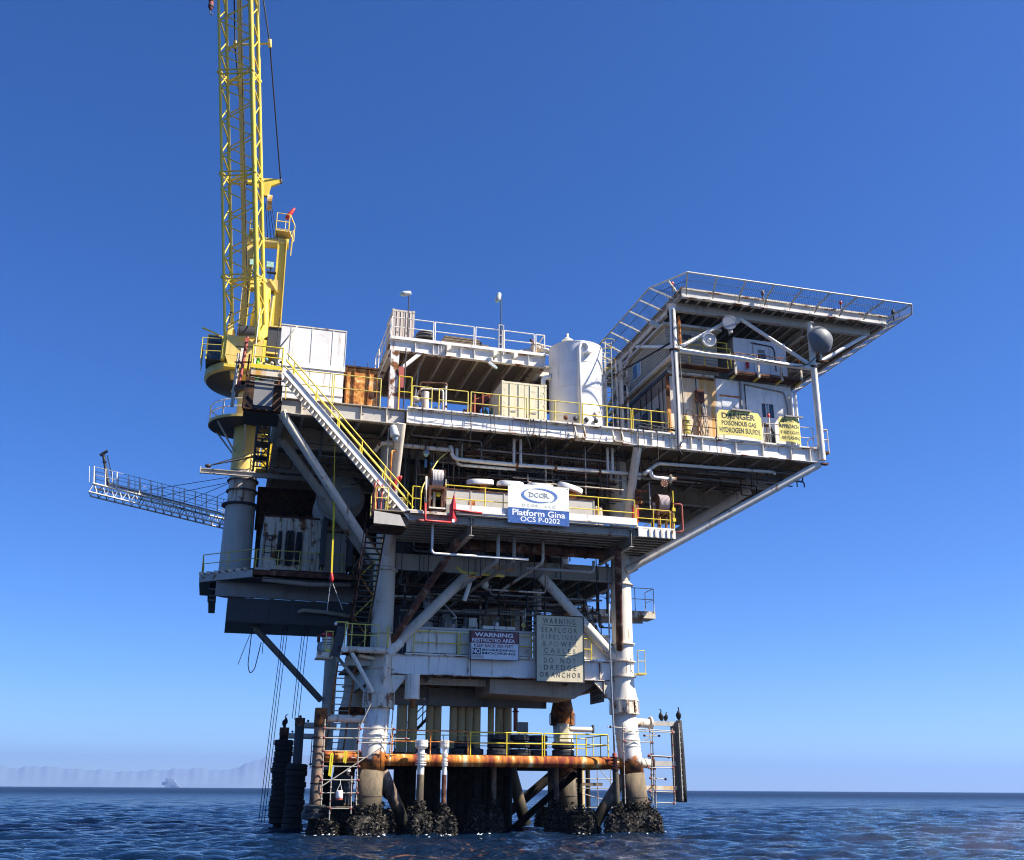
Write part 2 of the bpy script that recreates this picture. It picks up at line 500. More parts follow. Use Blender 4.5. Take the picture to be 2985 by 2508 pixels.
def rounded(pts, rad, k=4):
    pts = [Vector(p) for p in pts]
    if rad <= 0 or len(pts) < 3:
        return pts
    out = [pts[0]]
    for i in range(1, len(pts) - 1):
        a, b, c = pts[i - 1], pts[i], pts[i + 1]
        ra = min(rad, (a - b).length * 0.45, (c - b).length * 0.45)
        p0 = b + (a - b).normalized() * ra
        p2 = b + (c - b).normalized() * ra
        for j in range(k + 1):
            t = j / k
            out.append(p0 * (1 - t) ** 2 + b * 2 * t * (1 - t) + p2 * t * t)
    out.append(pts[-1])
    return out

def pipe(parent, name, pts, r, mat, n=10, bend=None):
    vs, fs = sweep(rounded(pts, bend if bend is not None else r * 3), r, n)
    return mesh_obj(parent, name, vs, fs, mat, smooth=True)

def lathe(parent, name, prof, mat, axis_pt, axis=(0, 0, 1), n=28, smooth=True):
    """prof: list of (radius, height) along the axis from axis_pt"""
    ax = Vector(axis).normalized()
    m, _ = frame_z(axis_pt, Vector(axis_pt) + ax)
    vs, fs = [], []
    for r, h in prof:
        for k in range(n):
            vs.append(m @ Vector((r * math.cos(2 * PI * k / n), r * math.sin(2 * PI * k / n), h)))
    for i in range(len(prof) - 1):
        for k in range(n):
            a, b = i * n + k, i * n + (k + 1) % n
            fs.append((a, b, b + n, a + n))
    fs.append(tuple(range(n - 1, -1, -1)))
    fs.append(tuple(range(len(vs) - n, len(vs))))
    o = mesh_obj(parent, name, vs, fs, mat, smooth, origin=axis_pt)
    if smooth:
        me = o.data
        ang = [False] * len(me.edges)
        try:
            me.set_sharp_from_angle(angle=math.radians(40))
        except Exception:
            pass
    return o

def text(parent, name, s, x0, x1, z0, z1, y, mat, bold=0.0, right=(1, 0, 0), up=(0, 0, 1), org=None, slope=0.0):
    """flat lettering stretched to fill x0..x1, z0..z1 on a face whose text runs along `right`"""
    cu = bpy.data.curves.new('lettering', 'FONT')
    cu.body = s
    cu.offset = bold
    cu.resolution_u = 3
    ob = bpy.data.objects.new('lettering', cu)
    COL.objects.link(ob)
    bpy.context.view_layer.update()
    me = bpy.data.meshes.new_from_object(ob)
    bpy.data.objects.remove(ob)
    xs = [v.co.x for v in me.vertices]; ys = [v.co.y for v in me.vertices]
    ax, bx_, ay, by = min(xs), max(xs), min(ys), max(ys)
    R_, U_ = Vector(right), Vector(up)
    o0 = Vector(org) if org is not None else Vector((0, y, 0))
    for v in me.vertices:
        u = x0 + (v.co.x - ax) / (bx_ - ax) * (x1 - x0)
        w = z0 + (v.co.y - ay) / max(by - ay, 1e-6) * (z1 - z0) + slope * (u - x0)
        v.co = R_ * u + U_ * w
    me.materials.clear()
    me.materials.append(M[mat])
    me.name = name
    return raw(parent, name, me, Matrix.Translation(o0))

def rail(name, label, sections, mat='yellow', r=0.027, h=1.15, base=0.1, spacing=1.6, mid=True, cat='railing', toe=None, group=None, parent=None):
    """a run of guard rail: sections is a list of polylines of floor points"""
    root = thing(name, label, cat, sections[0][0], group) if parent is None else parent
    for sec in sections:
        sec = [Vector(p) for p in sec]
        for i in range(len(sec) - 1):
            a, b = sec[i], sec[i + 1]
            L = (b - a).length
            k = max(1, round(L / spacing))
            for j in range(k + 1):
                if i > 0 and j == 0:
                    continue
                p = a.lerp(b, j / k)
                tube(root, 'post', p - Vector((0, 0, base)), p + Vector((0, 0, h)), r, mat, 8)
            Z = Vector((0, 0, 1))
            tube(root, 'top_rail', a + Z * h, b + Z * h, r, mat, 8)
            if mid:
                tube(root, 'mid_rail', a + Z * h * 0.52, b + Z * h * 0.52, r * 0.9, mat, 8)
            if toe:
                bar(root, 'toe_board', a + Z * 0.08, b + Z * 0.08, 0.02, 0.16, toe)
    return root

def shift(root, d):
    root.matrix_basis = Matrix.Translation(d) @ root.matrix_basis

def dup(root, mtx, label=None, group=None):
    """a copy of a thing with its parts and their sub-parts; mtx moves it in the world"""
    r = root.copy(); COL.objects.link(r)
    r.matrix_basis = mtx @ root.matrix_basis
    if label: r['label'] = label
    if group: r['group'] = group
    for ch in list(root.children):
        c = ch.copy(); COL.objects.link(c); c.parent = r
        for g in list(ch.children):
            d = g.copy(); COL.objects.link(d); d.parent = c
    return r
# ---------------------------------------------------------------- sea
def sea():
    rng = np.random.default_rng(5)
    r = [0.0, 4.0, 7.0, 10.0, 12.5]
    x = 14.0
    while x < 24000:
        r.append(x)
        x += 0.2 if x < 34 else (max(0.12, 0.0036 * x) if x < 150 else 0.009 * x)
    r = np.array(r)
    fine = np.linspace(-58, 58, 600)
    coarse = np.linspace(58, 302, 60)[1:-1]
    ang = np.radians(np.concatenate([fine, coarse])) + 0.0
    A, Rr = np.meshgrid(ang, r)
    base = YAW
    X = CAMLOC.x + Rr * np.sin(A + base)
    Y = CAMLOC.y + Rr * np.cos(A + base)
    Z = np.zeros_like(X)
    DX = np.zeros_like(X); DY = np.zeros_like(X)
    sp = np.where(Rr < 150, np.maximum(0.15, 0.0037 * Rr), 0.009 * Rr)
    main = math.radians(250)
    for i in range(110):
        lam = 0.6 * (7.0 / 0.6) ** (rng.random() ** 1.1)
        th = main + rng.normal(0, 0.48)
        k = 2 * PI / lam
        amp = 0.0080 * lam ** 0.78 * rng.uniform(0.5, 1.2)
        ph = rng.uniform(0, 2 * PI)
        w = np.clip(lam / sp / 3.0 - 0.4, 0, 1)
        kx, ky = math.cos(th) * k, math.sin(th) * k
        a = kx * X + ky * Y + ph
        Z += amp * w * np.sin(a)
        DX += -amp * w * math.cos(th) * np.cos(a) * 0.8
        DY += -amp * w * math.sin(th) * np.cos(a) * 0.8
    edge = np.clip((Rr - 6) / 8, 0, 1)
    Z *= edge
    X = X + DX * edge; Y = Y + DY * edge
    nr, na = X.shape
    co = np.stack([X, Y, Z], -1).reshape(-1, 3)
    i, j = np.meshgrid(np.arange(nr - 1), np.arange(na), indexing='ij')
    jn = (j + 1) % na
    q = np.stack([i * na + j, i * na + jn, (i + 1) * na + jn, (i + 1) * na + j], -1).reshape(-1, 4)
    q = q[:, ::-1]
    me = bpy.data.meshes.new('sea')
    me.vertices.add(len(co)); me.vertices.foreach_set('co', co.ravel())
    me.loops.add(q.size); me.loops.foreach_set('vertex_index', q.ravel().astype(np.int32))
    me.polygons.add(len(q)); me.polygons.foreach_set('loop_start', np.arange(0, q.size, 4, dtype=np.int32))
    me.polygons.foreach_set('use_smooth', np.ones(len(q), bool))
    me.update(calc_edges=True)
    m, nt, b = _mat('sea_water')
    g = N(nt, 'ShaderNodeNewGeometry')
    mp = N(nt, 'ShaderNodeVectorMath', operation='MULTIPLY'); nt.links.new(g.outputs['Position'], mp.inputs[0]); mp.inputs[1].default_value = (0.65, 1.7, 0.2)
    n1 = noise(nt, mp.outputs[0], 1.1, 5, 0.6)
    n2 = noise(nt, mp.outputs[0], 0.30, 4, 0.55)
    hh = N(nt, 'ShaderNodeMath', operation='MULTIPLY_ADD'); nt.links.new(n2, hh.inputs[0]); hh.inputs[1].default_value = 1.6; nt.links.new(n1, hh.inputs[2])
    bp = N(nt, 'ShaderNodeBump'); bp.inputs['Strength'].default_value = 1.0; bp.inputs['Distance'].default_value = 0.5
    nt.links.new(hh.outputs[0], bp.inputs['Height'])
    nt.links.new(bp.outputs[0], b.inputs['Normal'])
    b.inputs['Base Color'].default_value = (0.0022, 0.010, 0.028, 1)
    # wavelets too small to model roughen the open water away from the platform's lee
    ln = N(nt, 'ShaderNodeVectorMath', operation='LENGTH'); nt.links.new(g.outputs['Position'], ln.inputs[0])
    rg_ = N(nt, 'ShaderNodeMapRange'); nt.links.new(ln.outputs['Value'], rg_.inputs[0])
    rg_.inputs[1].default_value = 60; rg_.inputs[2].default_value = 500; rg_.inputs[3].default_value = 0.05; rg_.inputs[4].default_value = 0.42
    nt.links.new(rg_.outputs[0], b.inputs['Roughness'])
    b.inputs['IOR'].default_value = 1.333
    b.inputs['Specular IOR Level'].default_value = 0.5
    me.materials.append(m)
    o = bpy.data.objects.new('sea', me)
    COL.objects.link(o)
    o['kind'] = 'structure'
    o['label'] = 'choppy dark blue sea running out to the horizon'
    return o
sea()

# ---------------------------------------------------------------- far hills on the coast, left of the platform
def hills():
    rng = np.random.default_rng(3)
    D = 17000.0
    n = 240
    a0, a1 = math.radians(-31), math.radians(-3)
    prof = []
    ctrl = [(-31, 300), (-28, 320), (-25.5, 338), (-24.3, 298), (-23.7, 342), (-23.1, 329), (-21.8, 289), (-20.3, 278), (-19.5, 251), (-18.8, 282), (-17.6, 299), (-16.4, 330), (-15.3, 318), (-14.8, 290), (-14.0, 378), (-13.1, 509), (-12.7, 539), (-10, 600), (-6, 420), (-3, 30)]
    ca = [c[0] for c in ctrl]; ch = [c[1] for c in ctrl]
    vs, fs = [], []
    rows = 7
    for i in range(n):
        t = i / (n - 1)
        a = a0 + (a1 - a0) * t
        h = np.interp(math.degrees(a), ca, ch) + 14 * math.sin(a * 310) + 9 * math.sin(a * 730 + 1)
        for j in range(rows):
            s = j / (rows - 1)
            d = D + 3500 * s + 160 * math.sin(a * 60 + s * 3)
            z = h * math.sin(s * PI / 2) ** 1.2 - 1
            vs.append((CAMLOC.x + d * math.sin(a + YAW), CAMLOC.y + d * math.cos(a + YAW), z))
    for i in range(n - 1):
        for j in range(rows - 1):
            k = i * rows + j
            fs.append((k, k + rows, k + rows + 1, k + 1))
    M['hill'] = plain('haze_tinted_hillside', (0.185, 0.245, 0.325), 0.9, 0, 0.1, 0.002)  # distance haze is mixed into this pale blue base colour
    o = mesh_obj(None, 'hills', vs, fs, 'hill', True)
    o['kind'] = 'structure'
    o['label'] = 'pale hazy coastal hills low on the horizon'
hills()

def far(a_deg, d, z=0):
    a = math.radians(a_deg) + YAW
    return Vector((CAMLOC.x + d * math.sin(a), CAMLOC.y + d * math.cos(a), z))

# a power station on the far shore, left of the platform
t = thing('power_station', 'tiny pale power station on the far shore beneath the hills', 'power station', far(-17.7, 15000))
for k, (da, w, h0, h1) in enumerate([(0.0, 45, 100, 165), (0.10, 42, 100, 165), (0.20, 45, 95, 160), (0.3, 40, 90, 150), (0.12, 190, 40, 100), (0.25, 160, 10, 75), (0.03, 60, 0, 34), (0.42, 130, 0, 32)]):
    p = far(-17.5 + da, 15000)
    e = rt * (w / 2)
    q = fh * 60
    mb = MB()
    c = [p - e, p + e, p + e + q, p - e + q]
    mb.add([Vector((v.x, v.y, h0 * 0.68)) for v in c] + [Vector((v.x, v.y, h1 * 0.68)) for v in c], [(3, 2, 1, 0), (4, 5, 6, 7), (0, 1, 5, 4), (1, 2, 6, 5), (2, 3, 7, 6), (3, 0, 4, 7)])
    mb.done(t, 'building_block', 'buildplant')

# ---------------------------------------------------------------- haze over the sea
def haze():
    m = bpy.data.materials.new('haze_air'); m.use_nodes = True
    nt = m.node_tree; nt.nodes.clear()
    out = nt.nodes.new('ShaderNodeOutputMaterial')
    v = nt.nodes.new('ShaderNodeVolumePrincipled')
    v.inputs['Color'].default_value = (0.35, 0.56, 1.0, 1)
    v.inputs['Density'].default_value = HAZE
    v.inputs['Anisotropy'].default_value = 0.3
    nt.links.new(v.outputs[0], out.inputs['Volume'])
    L = 27000
    bm = bmesh.new()
    bmesh.ops.create_cube(bm, size=1, matrix=Matrix.Translation((0, 0, 346)) @ Matrix.Diagonal((2 * L, 2 * L, 700, 1)))
    me = bpy.data.meshes.new('haze'); bm.to_mesh(me); bm.free()
    me.materials.append(m)
    o = bpy.data.objects.new('haze', me)
    COL.objects.link(o)
    o['kind'] = 'stuff'
    o['label'] = 'thin blue sea haze in the air'
HAZE = 0.00006
haze()
# ---------------------------------------------------------------- jacket: legs and braces standing in the sea
def legx(side, z):   # x of a front leg's axis; side -1 = x 0, +1 = x 14
    off = 0.077 * max(0, 6.4 - z)
    return (0 - off) if side < 0 else (14 + off)
def legy(row, z):
    off = 0.077 * max(0, 6.4 - z)
    return -off if row == 0 else 11.2 + off
jk = thing('platform_jacket', 'white tubular jacket legs and braces carrying the whole platform out of the sea', 'oil platform jacket', (7, 5.6, 0))
tag(jk)
for row in (0, 1):
    for side in (-1, 1):
        P = lambda z: Vector((legx(side, z), legy(row, z), z))
        mt = 'leg' if row == 0 else ('leg' if side < 0 else 'rust')
        zs = [3.1, 3.9, 5.2, 6.35]
        vs, fs = sweep([P(z) for z in zs], [0.66, 0.66, 0.65, 0.64], 28)
        leg = mesh_obj(jk, 'leg', vs, fs, 'leg', True)
        if row == 0:
            for z in (4.62, 4.95, 5.3):
                lathe(leg, 'hoop', [(0.66, -.03), (0.69, -.03), (0.69, .03), (0.66, .03)], 'leg', P(z), n=24, smooth=False)
        vs, fs = sweep([P(z) for z in (-3, 0.5, 1.9, 3.15)], [0.70, 0.70, 0.69, 0.68], 28)
        sl_ = mesh_obj(jk, 'splash_sleeve', vs, fs, 'splash', True)
        lathe(sl_, 'weld_ring', [(0.69, -.03), (0.72, -.03), (0.72, .03), (0.69, .03)], 'splash', P(1.95), n=24, smooth=False)
        # crown shim collar between jacket leg and deck leg
        x0, y0 = legx(side, 6.4), legy(row, 6.4)
        c = lathe(jk, 'collar', [(0.62, 6.34), (0.84, 6.34), (0.84, 6.40), (0.80, 6.40), (0.80, 7.06), (0.84, 7.06), (0.84, 7.12), (0.6, 7.12)], 'white3' if row == 0 else 'rust', (x0, y0, 0), n=20, smooth=False)
        for k in range(10):
            a = k * 2 * PI / 10 + 0.2
            d = Vector((math.cos(a), math.sin(a), 0))
            cc = Vector((x0, y0, 0)) + d * 0.85
            bar(c, 'stiffener', cc + Vector((0, 0, 6.41)), cc + Vector((0, 0, 7.05)), 0.03, 0.14, 'white3' if row == 0 else 'rust', up=d.cross(Vector((0, 0, 1))))
        # deck leg
        m2 = 'legup' if row == 0 and side < 0 else 'white3'
        lathe(jk, 'deck_leg', [(0.78, 7.12), (0.62, 7.9), (0.60, 8.3), (0.60, 13.86)], 'legup' if side < 0 else ('white2' if row == 0 else 'rust'), (x0, y0, 0), n=28)
        for z in ((10.25, 9.25, 8.4, 13.7) if row == 0 else (9.25, 8.4)):
            lathe(jk, 'ring_flange', [(0.6, z - .03), (0.73, z - .03), (0.73, z + .03), (0.6, z + .03)], 'white3', (x0, y0, 0), n=24, smooth=False)
        lathe(jk, 'deck_leg', [(0.55, 13.9), (0.55, 21.2)], 'legup', (x0, y0, 0), n=24)
# rusted level brace pipes
zb = 3.72
fl, fr = Vector((legx(-1, zb), legy(0, zb), zb)), Vector((legx(1, zb), legy(0, zb), zb))
bl, br_ = Vector((legx(-1, zb), legy(1, zb), zb)), Vector((legx(1, zb), legy(1, zb), zb))
tube(jk, 'brace_pipe', fl, fr, 0.30, 'orange', 20)
tube(jk, 'brace_pipe', bl, br_, 0.28, 'growth', 16)
tube(jk, 'brace_pipe', fl, bl, 0.28, 'growth', 16)
tube(jk, 'brace_pipe', fr, br_, 0.28, 'orange', 16)
# splash zone diagonals
tube(jk, 'diagonal_brace', (0.35, -.15, 3.15), (2.6, 0.6, -1.2), 0.32, 'pile', 16)
tube(jk, 'diagonal_brace', (13.75, -.1, 3.0), (11.2, 0.5, -1.0), 0.32, 'pile', 16)
tube(jk, 'diagonal_brace', (12.2, 3.4, 3.2), (8.4, 6.4, -.6), 0.2, 'growth', 14)
tube(jk, 'diagonal_brace', (0.6, 11, 3.4), (7.2, 11.6, -1.5), 0.3, 'growth', 14)
tube(jk, 'diagonal_brace', (13.6, 11.5, 3.4), (7.4, 11.8, -1.5), 0.3, 'growth', 14)
# V braces and raking struts above
tube(jk, 'knee_brace', (4.75, 0, 13.8), (0.45, 0, 9.35), 0.29, 'legup', 18)
tube(jk, 'knee_brace', (9.1, 0, 13.95), (13.5, 0, 9.45), 0.29, 'white2', 18)
tube(jk, 'raking_strut', (3.2, -4.2, 14.75), (0.5, -.1, 9.75), 0.20, 'brown', 14)
tube(jk, 'raking_strut', (12.3, -4.0, 14.9), (13.65, -.45, 9.9), 0.20, 'brown', 14)
for a, b in (((0.15, 0, 9.2), (0.75, -.05, 10.2)),):
    tube(jk, 'node_can', (0.1, 0, 9.0), (1.0, -.02, 9.92), 0.36, 'white2', 18)
# struts to the upper deck
tube(jk, 'raking_strut', (13.95, 0.0, 14.6), (13.95, -3.4, 21.2), 0.26, 'legup', 18)
tube(jk, 'raking_strut', (0.0, 0.0, 13.9), (0.0, -3.6, 21.2), 0.26, 'legup', 18)
tube(jk, 'raking_strut', (-.5, 0.1, 14.4), (-6.45, -3.3, 21.3), 0.235, 'white2', 18)
tube(jk, 'raking_strut', (-.6, 1.2, 14.4), (-6.1, 0.4, 20.9), 0.24, 'joist', 18)
tube(jk, 'raking_strut', (14.2, -.45, 14.5), (25.85, -3.45, 21.2), 0.235, 'white2', 20)
tube(jk, 'raking_strut', (14.2, 9.5, 14.6), (23.4, 0.95, 20.6), 0.32, 'legup', 20)
tube(jk, 'raking_strut', (13.3, 5.2, 13.8), (14.0, 2.0, 9.4), 0.22, 'white2', 14)

# ---------------------------------------------------------------- conductors through the middle
xs = [(2.32, .31), (2.95, .29), (4.0, .24), (4.45, .24), (5.43, .24), (5.91, .24), (6.39, .24), (6.86, .24), (7.74, .19), (8.26, .25), (8.78, .26)]
words = ['first (leftmost)', 'second', 'third', 'fourth', 'fifth', 'sixth', 'seventh', 'eighth', 'ninth', 'tenth', 'eleventh (rightmost)']
for (x, r), wd in zip(xs, words):
    y = 6.0
    t = thing('conductor_pipe', 'beige well conductor pipe, %s in the row beneath the deck' % wd, 'well pipe', (x, y, 0), 'well conductor pipes behind the railing')
    tube(t, 'upper_casing', (x, y, 4.3), (x, y, 9.1), r, 'conductor', 18)
    tube(t, 'submerged_casing', (x, y, -2), (x, y, 4.3), r + 0.05, 'growth', 18)
for x, y in ((6.3, 8.2), (7.0, 8.4), (3.0, 8.2), (8.7, 8.0), (9.2, 8.6), (4.85, 8.4)):
    tube(jk, 'rear_pile', (x, y, -2), (x, y, 3.6), 0.33, 'growth', 14)
for x, y, m_ in ((8.95, 12.5, 'growth'), (9.75, 12.6, 'pile'), (13.1, 10.2, 'pile'), (12.9, 10.4, 'pile')):
    tube(jk, 'rear_pile', (x, y, -2), (x, y, 3.7), 0.2, m_, 12)
tube(jk, 'rear_pile', (9.7, 8.5, 3.5), (10.6, 8.2, 0.2), 0.36, 'splash', 16)

for x, y, m_ in ((5.9, 2.0, 'growth'), (6.93, 2.0, 'pile'), (10.57, 2.0, 'pile'), (12.3, 3.0, 'growth')):
    tube(jk, 'rear_pile', (x, y, -2), (x, y, 3.9), 0.14, m_, 12)
# ---------------------------------------------------------------- mussel clumps on everything at the waterline
def mussels(parent, cx, cy, r, h, rz=1.0, n=800, seed=1, core=None):
    rg = random.Random(seed)
    vs, fs = [], []
    rg2 = random.Random(seed + 100)
    # lumpy core
    nn, rows = 18, 7
    for j in range(rows):
        z = -0.8 + (h + 0.75) * j / (rows - 1)
        for k in range(nn):
            a = 2 * PI * k / nn
            q = r * (1 + 0.10 * math.sin(3 * a + seed) + 0.08 * math.sin(5 * a + 2 * z)) * (1 - 0.32 * max(0, z / h) ** 3) + rg.uniform(-.05, .05)
            vs.append((cx + q * math.cos(a), cy + q * math.sin(a) * rz, z))
    for j in range(rows - 1):
        for k in range(nn):
            a, b = j * nn + k, j * nn + (k + 1) % nn
            fs.append((a, b, b + nn, a + nn))
    fs.append(tuple(range(len(vs) - nn, len(vs))))
    for i in range(int(n * 1.5)):
        z = rg.uniform(-0.35, h * 1.0)
        a = rg.uniform(0, 2 * PI)
        q = r * (1 + 0.10 * math.sin(3 * a + seed) + 0.08 * math.sin(5 * a + 2 * z)) * (1 - 0.32 * max(0, z / h) ** 3)
        if z > h * 0.93:
            q *= rg.uniform(0.35, 1)
            z += rg.uniform(-.1, .22)
        z += .12 * math.sin(2 * a + seed) + .08 * math.sin(5 * a)
        if core and rg.random() < .28:      # stragglers thinning out up the steel
            q = core[2] + .03; z = h + .75 * rg.random() ** 2.2 - .15
            c = Vector((core[0] + q * math.cos(a), core[1] + q * math.sin(a), z))
        else:
            c = Vector((cx + q * math.cos(a), cy + q * math.sin(a) * rz, z))
        out = Vector((math.cos(a), math.sin(a), rg.uniform(-.5, .7))).normalized()
        side = Vector((-math.sin(a), math.cos(a), rg.uniform(-1.2, 1.2))).normalized()
        up_ = out.cross(side).normalized()
        l, w, d = rg.uniform(.05, .13), rg.uniform(.02, .045), rg.uniform(.05, .19)
        k = len(vs)
        vs += [c - side * l, c + up_ * w, c + side * l, c - up_ * w, c + out * d + side * l * rg.uniform(-.3, .3), c - out * .05]
        fs += [(k, k + 1, k + 4), (k + 1, k + 2, k + 4), (k + 2, k + 3, k + 4), (k + 3, k, k + 4)]
    o = mesh_obj(parent, 'mussel_crust', vs, fs, 'mussel')
    o['kind'] = 'stuff'
    return o
mussels(jk, -.50, -.52, 1.05, 1.05, n=1000, seed=2, core=(-.40, -.40, .69))
mussels(jk, 0.55, 0.3, 0.75, 1.35, n=450, seed=12)
mussels(jk, 14.55, -.50, 1.12, 1.25, n=1000, seed=3, core=(14.40, -.40, .69))
mussels(jk, -.45, 11.6, 0.95, 1.2, n=400, seed=4)
mussels(jk, 14.35, 11.7, 1.1, 1.4, n=500, seed=5)
mussels(jk, 12.9, 11.0, 0.75, 1.3, n=350, seed=25)
mussels(jk, 11.55, 0.45, 0.95, 1.25, n=700, seed=6)
mussels(jk, 2.3, 0.6, 0.7, 1.2, n=450, seed=7)
mussels(jk, 8.95, 12.5, 0.8, 1.4, n=350, seed=8)
mussels(jk, 9.75, 12.6, 0.75, 1.4, n=350, seed=9)
mussels(jk, 5.95, 2.0, 0.55, 1.25, n=400, seed=19, core=(5.9, 2.0, .14))
mussels(jk, 6.93, 2.0, 0.52, 1.2, n=400, seed=29, core=(6.93, 2.0, .14))
mussels(jk, 10.57, 2.0, 0.6, 1.35, n=400, seed=30, core=(10.57, 2.0, .14))

# ---------------------------------------------------------------- risers standing in front
def riser(x, y, r, ztop, label, body='splash', mus=(0.6, 1.2), seed=1):
    t = thing('flanged_riser', label, 'pipe riser', (x, y, 0), 'flanged risers standing in the water')
    tube(t, 'pipe', (x, y, -2), (x, y, 3.0), r * 1.05, body, 18)
    tube(t, 'white_spool', (x, y, 2.95), (x, y, ztop - 0.25), r, 'white', 18)
    for z, rr, th in ((3.45, 1.55, .05), (3.56, 1.55, .05), (3.7, 1.5, .05), (3.9, 1.5, .05), (4.0, 1.5, .05)):
        lathe(t, 'clamp_ring', [(r, z), (r * rr, z), (r * rr, z + th), (r, z + th)], 'white', (x, y, 0), n=20, smooth=False)
    f = lathe(t, 'top_flange', [(r, ztop - .42), (r * 1.35, ztop - .40), (r * 1.9, ztop - .30), (r * 1.9, ztop - .16), (r * 1.6, ztop - .15), (r * 1.9, ztop - .14), (r * 1.9, ztop), (0.02, ztop)], 'white', (x, y, 0), n=24, smooth=False)
    for k in range(12):
        a = k * PI / 6
        tube(f, 'bolt', (x + r * 1.72 * math.cos(a), y + r * 1.72 * math.sin(a), ztop - .34), (x + r * 1.72 * math.cos(a), y + r * 1.72 * math.sin(a), ztop + .04), 0.022, 'white3', 6)
    mussels(t, x + 0.05, y, mus[0], mus[1], n=560, seed=seed, core=(x, y, r))
    return t
riser(2.17, -1.2, 0.18, 4.68, 'thick white flanged riser on mussel crusted base in front of rusty pipe', mus=(0.62, 1.15), seed=21)
riser(3.42, -1.2, 0.115, 4.69, 'slim white flanged riser with brown foot beside the thick riser', 'brown', (0.58, 1.05), 22)
t = thing('bolted_riser', 'tall riser with long dark hose climbing beside the right front leg', 'pipe riser', (12.95, -1.0, 0), 'flanged risers standing in the water')
tube(t, 'pipe', (13.15, -1.0, -2), (12.98, -1.0, 3.4), 0.17, 'splash', 16)
tube(t, 'pink_spool', (12.98, -1.0, 3.3), (12.95, -1.0, 4.2), 0.13, 'redrust', 14)
for z in (3.35, 3.5, 3.65, 3.8, 3.95):
    lathe(t, 'clamp_ring', [(.13, z), (.24, z), (.24, z + .05), (.13, z + .05)], 'darkrust', (12.97, -1.0, 0), n=16, smooth=False)
pipe(t, 'riser_hose', [(12.95, -1.0, 4.1), (12.92, -1.0, 6.0), (12.85, -1.05, 8), (12.75, -1.2, 11), (12.7, -1.4, 14.6)], 0.055, 'galv', 8)
mussels(t, 13.1, -1.0, 0.72, 1.15, n=560, seed=23, core=(13.05, -1.0, .17))
def clutter(parent, name, n, xr, yr, zr, mats, rr=(0.03, 0.07), seed=1, along=0.7, hang=True):
    """runs of dark process pipe: each a part of the deck's piping"""
    rg = random.Random(seed)
    for i in range(n):
        y, z = rg.uniform(*yr), rg.uniform(*zr)
        r = rg.uniform(*rr)
        mat = rg.choice(mats)
        if rg.random() < along:
            a = rg.uniform(xr[0], xr[1] - 1.5); b = min(xr[1], a + rg.uniform(1.5, (xr[1] - xr[0]) * 0.7))
            pts = [(a, y, z), (b, y, z)]
            if rg.random() < 0.6:
                dz = rg.choice((-1, 1)) * rg.uniform(0.4, 1.4)
                zz = min(max(z + dz, zr[0] - .3), zr[1] + .3)
                pts.append((b, y, zz))
                if rg.random() < 0.5:
                    pts.append((min(b + rg.uniform(.5, 2), xr[1]), y, zz))
            if rg.random() < 0.5:
                pts.insert(0, (a, y, min(z + rg.uniform(.3, 1.2), zr[1] + .4)))
        else:
            x = rg.uniform(*xr)
            pts = [(x, y, zr[0] - rg.uniform(-.6, .4)), (x, y, zr[1] + 0.3)]
            if rg.random() < 0.4:
                pts.insert(0, (x + rg.choice((-1, 1)) * rg.uniform(.4, 1.5), y, pts[0][2]))
        pipe(parent, name, pts, r, mat, 6)

# ---------------------------------------------------------------- boat landing
ld = thing('boat_landing', 'low grated landing deck resting on the rusty level pipe above the water', 'landing deck', (7, 1.5, 4))
box(ld, 'grating', (0.6, -.25, 3.98), (13.4, 3.6, 4.05), 'darkrust')
for x in (1, 3.5, 6, 8.5, 11, 13.2):
    ibeam(ld, 'landing_joist', (x, -.2, 3.86), (x, 10.8, 3.86), 0.22, 0.12, 'darkrust')
box(ld, 'grating', (-2.9, -0.6, 3.55), (-0.9, 6.2, 3.62), 'darkrust')
box(ld, 'grating', (0.6, 3.62, 3.98), (13.4, 5.2, 4.04), 'darkrust')
rail('guard_rail', 'rusty red brown railing on the boat landing behind the two white risers', [[(0.78, -.28, 4.05), (4.87, -.28, 4.05)]], 'flake', 0.032, 1.18, 0.05, 2.05)
rail('guard_rail', 'bright yellow railing on the boat landing in front of the tyres', [[(5.0, -.30, 4.05), (9.02, -.30, 4.05)], [(9.15, -.30, 4.05), (12.85, -.30, 4.05)]], 'yellow', 0.035, 1.15, 0.08, 2.0)
rail('guard_rail', 'yellow railing along the far right end of the boat landing', [[(12.9, -.2, 4.05), (12.9, 3.5, 4.05)], [(11.5, 4.8, 4.05), (13.4, 4.8, 4.05)]], 'yellow', 0.03, 1.15, 0.08, 1.2)
rail('guard_rail', 'dim yellow railing at the back of the boat landing by the well pipes', [[(0.9, 3.5, 4.05), (11.2, 3.5, 4.05)]], 'yellow2', 0.025, 1.15, 0.08, 1.7)

# tyres heaped on the landing
def tyre_mesh(R=0.6, w=0.36):
    prof = [(R * .55, -w * .38), (R * .62, -w * .5), (R * .86, -w * .5), (R, -w * .34), (R, -w * .06), (R * .965, -w * .04), (R * .965, w * .04), (R, w * .06), (R, w * .34), (R * .86, w * .5), (R * .62, w * .5), (R * .55, w * .38)]
    n = 26
    vs, fs = [], []
    for k in range(n):
        a = 2 * PI * k / n
        for r, h in prof:
            vs.append((r * math.cos(a), r * math.sin(a), h))
    L = len(prof)
    for k in range(n):
        for j in range(L):
            a, b = k * L + j, k * L + (j + 1) % L
            c, d = ((k + 1) % n) * L + (j + 1) % L, ((k + 1) % n) * L + j
            fs.append((a, d, c, b))
    me = bpy.data.meshes.new('tyre'); me.from_pydata(vs, [], fs)
    me.polygons.foreach_set('use_smooth', [True] * len(fs)); me.update()
    me.set_sharp_from_angle(angle=math.radians(38))
    return me
TY = tyre_mesh(); TY.materials.append(M['rubber2'])
TYB = tyre_mesh(); TYB.materials.append(M['rubber'])
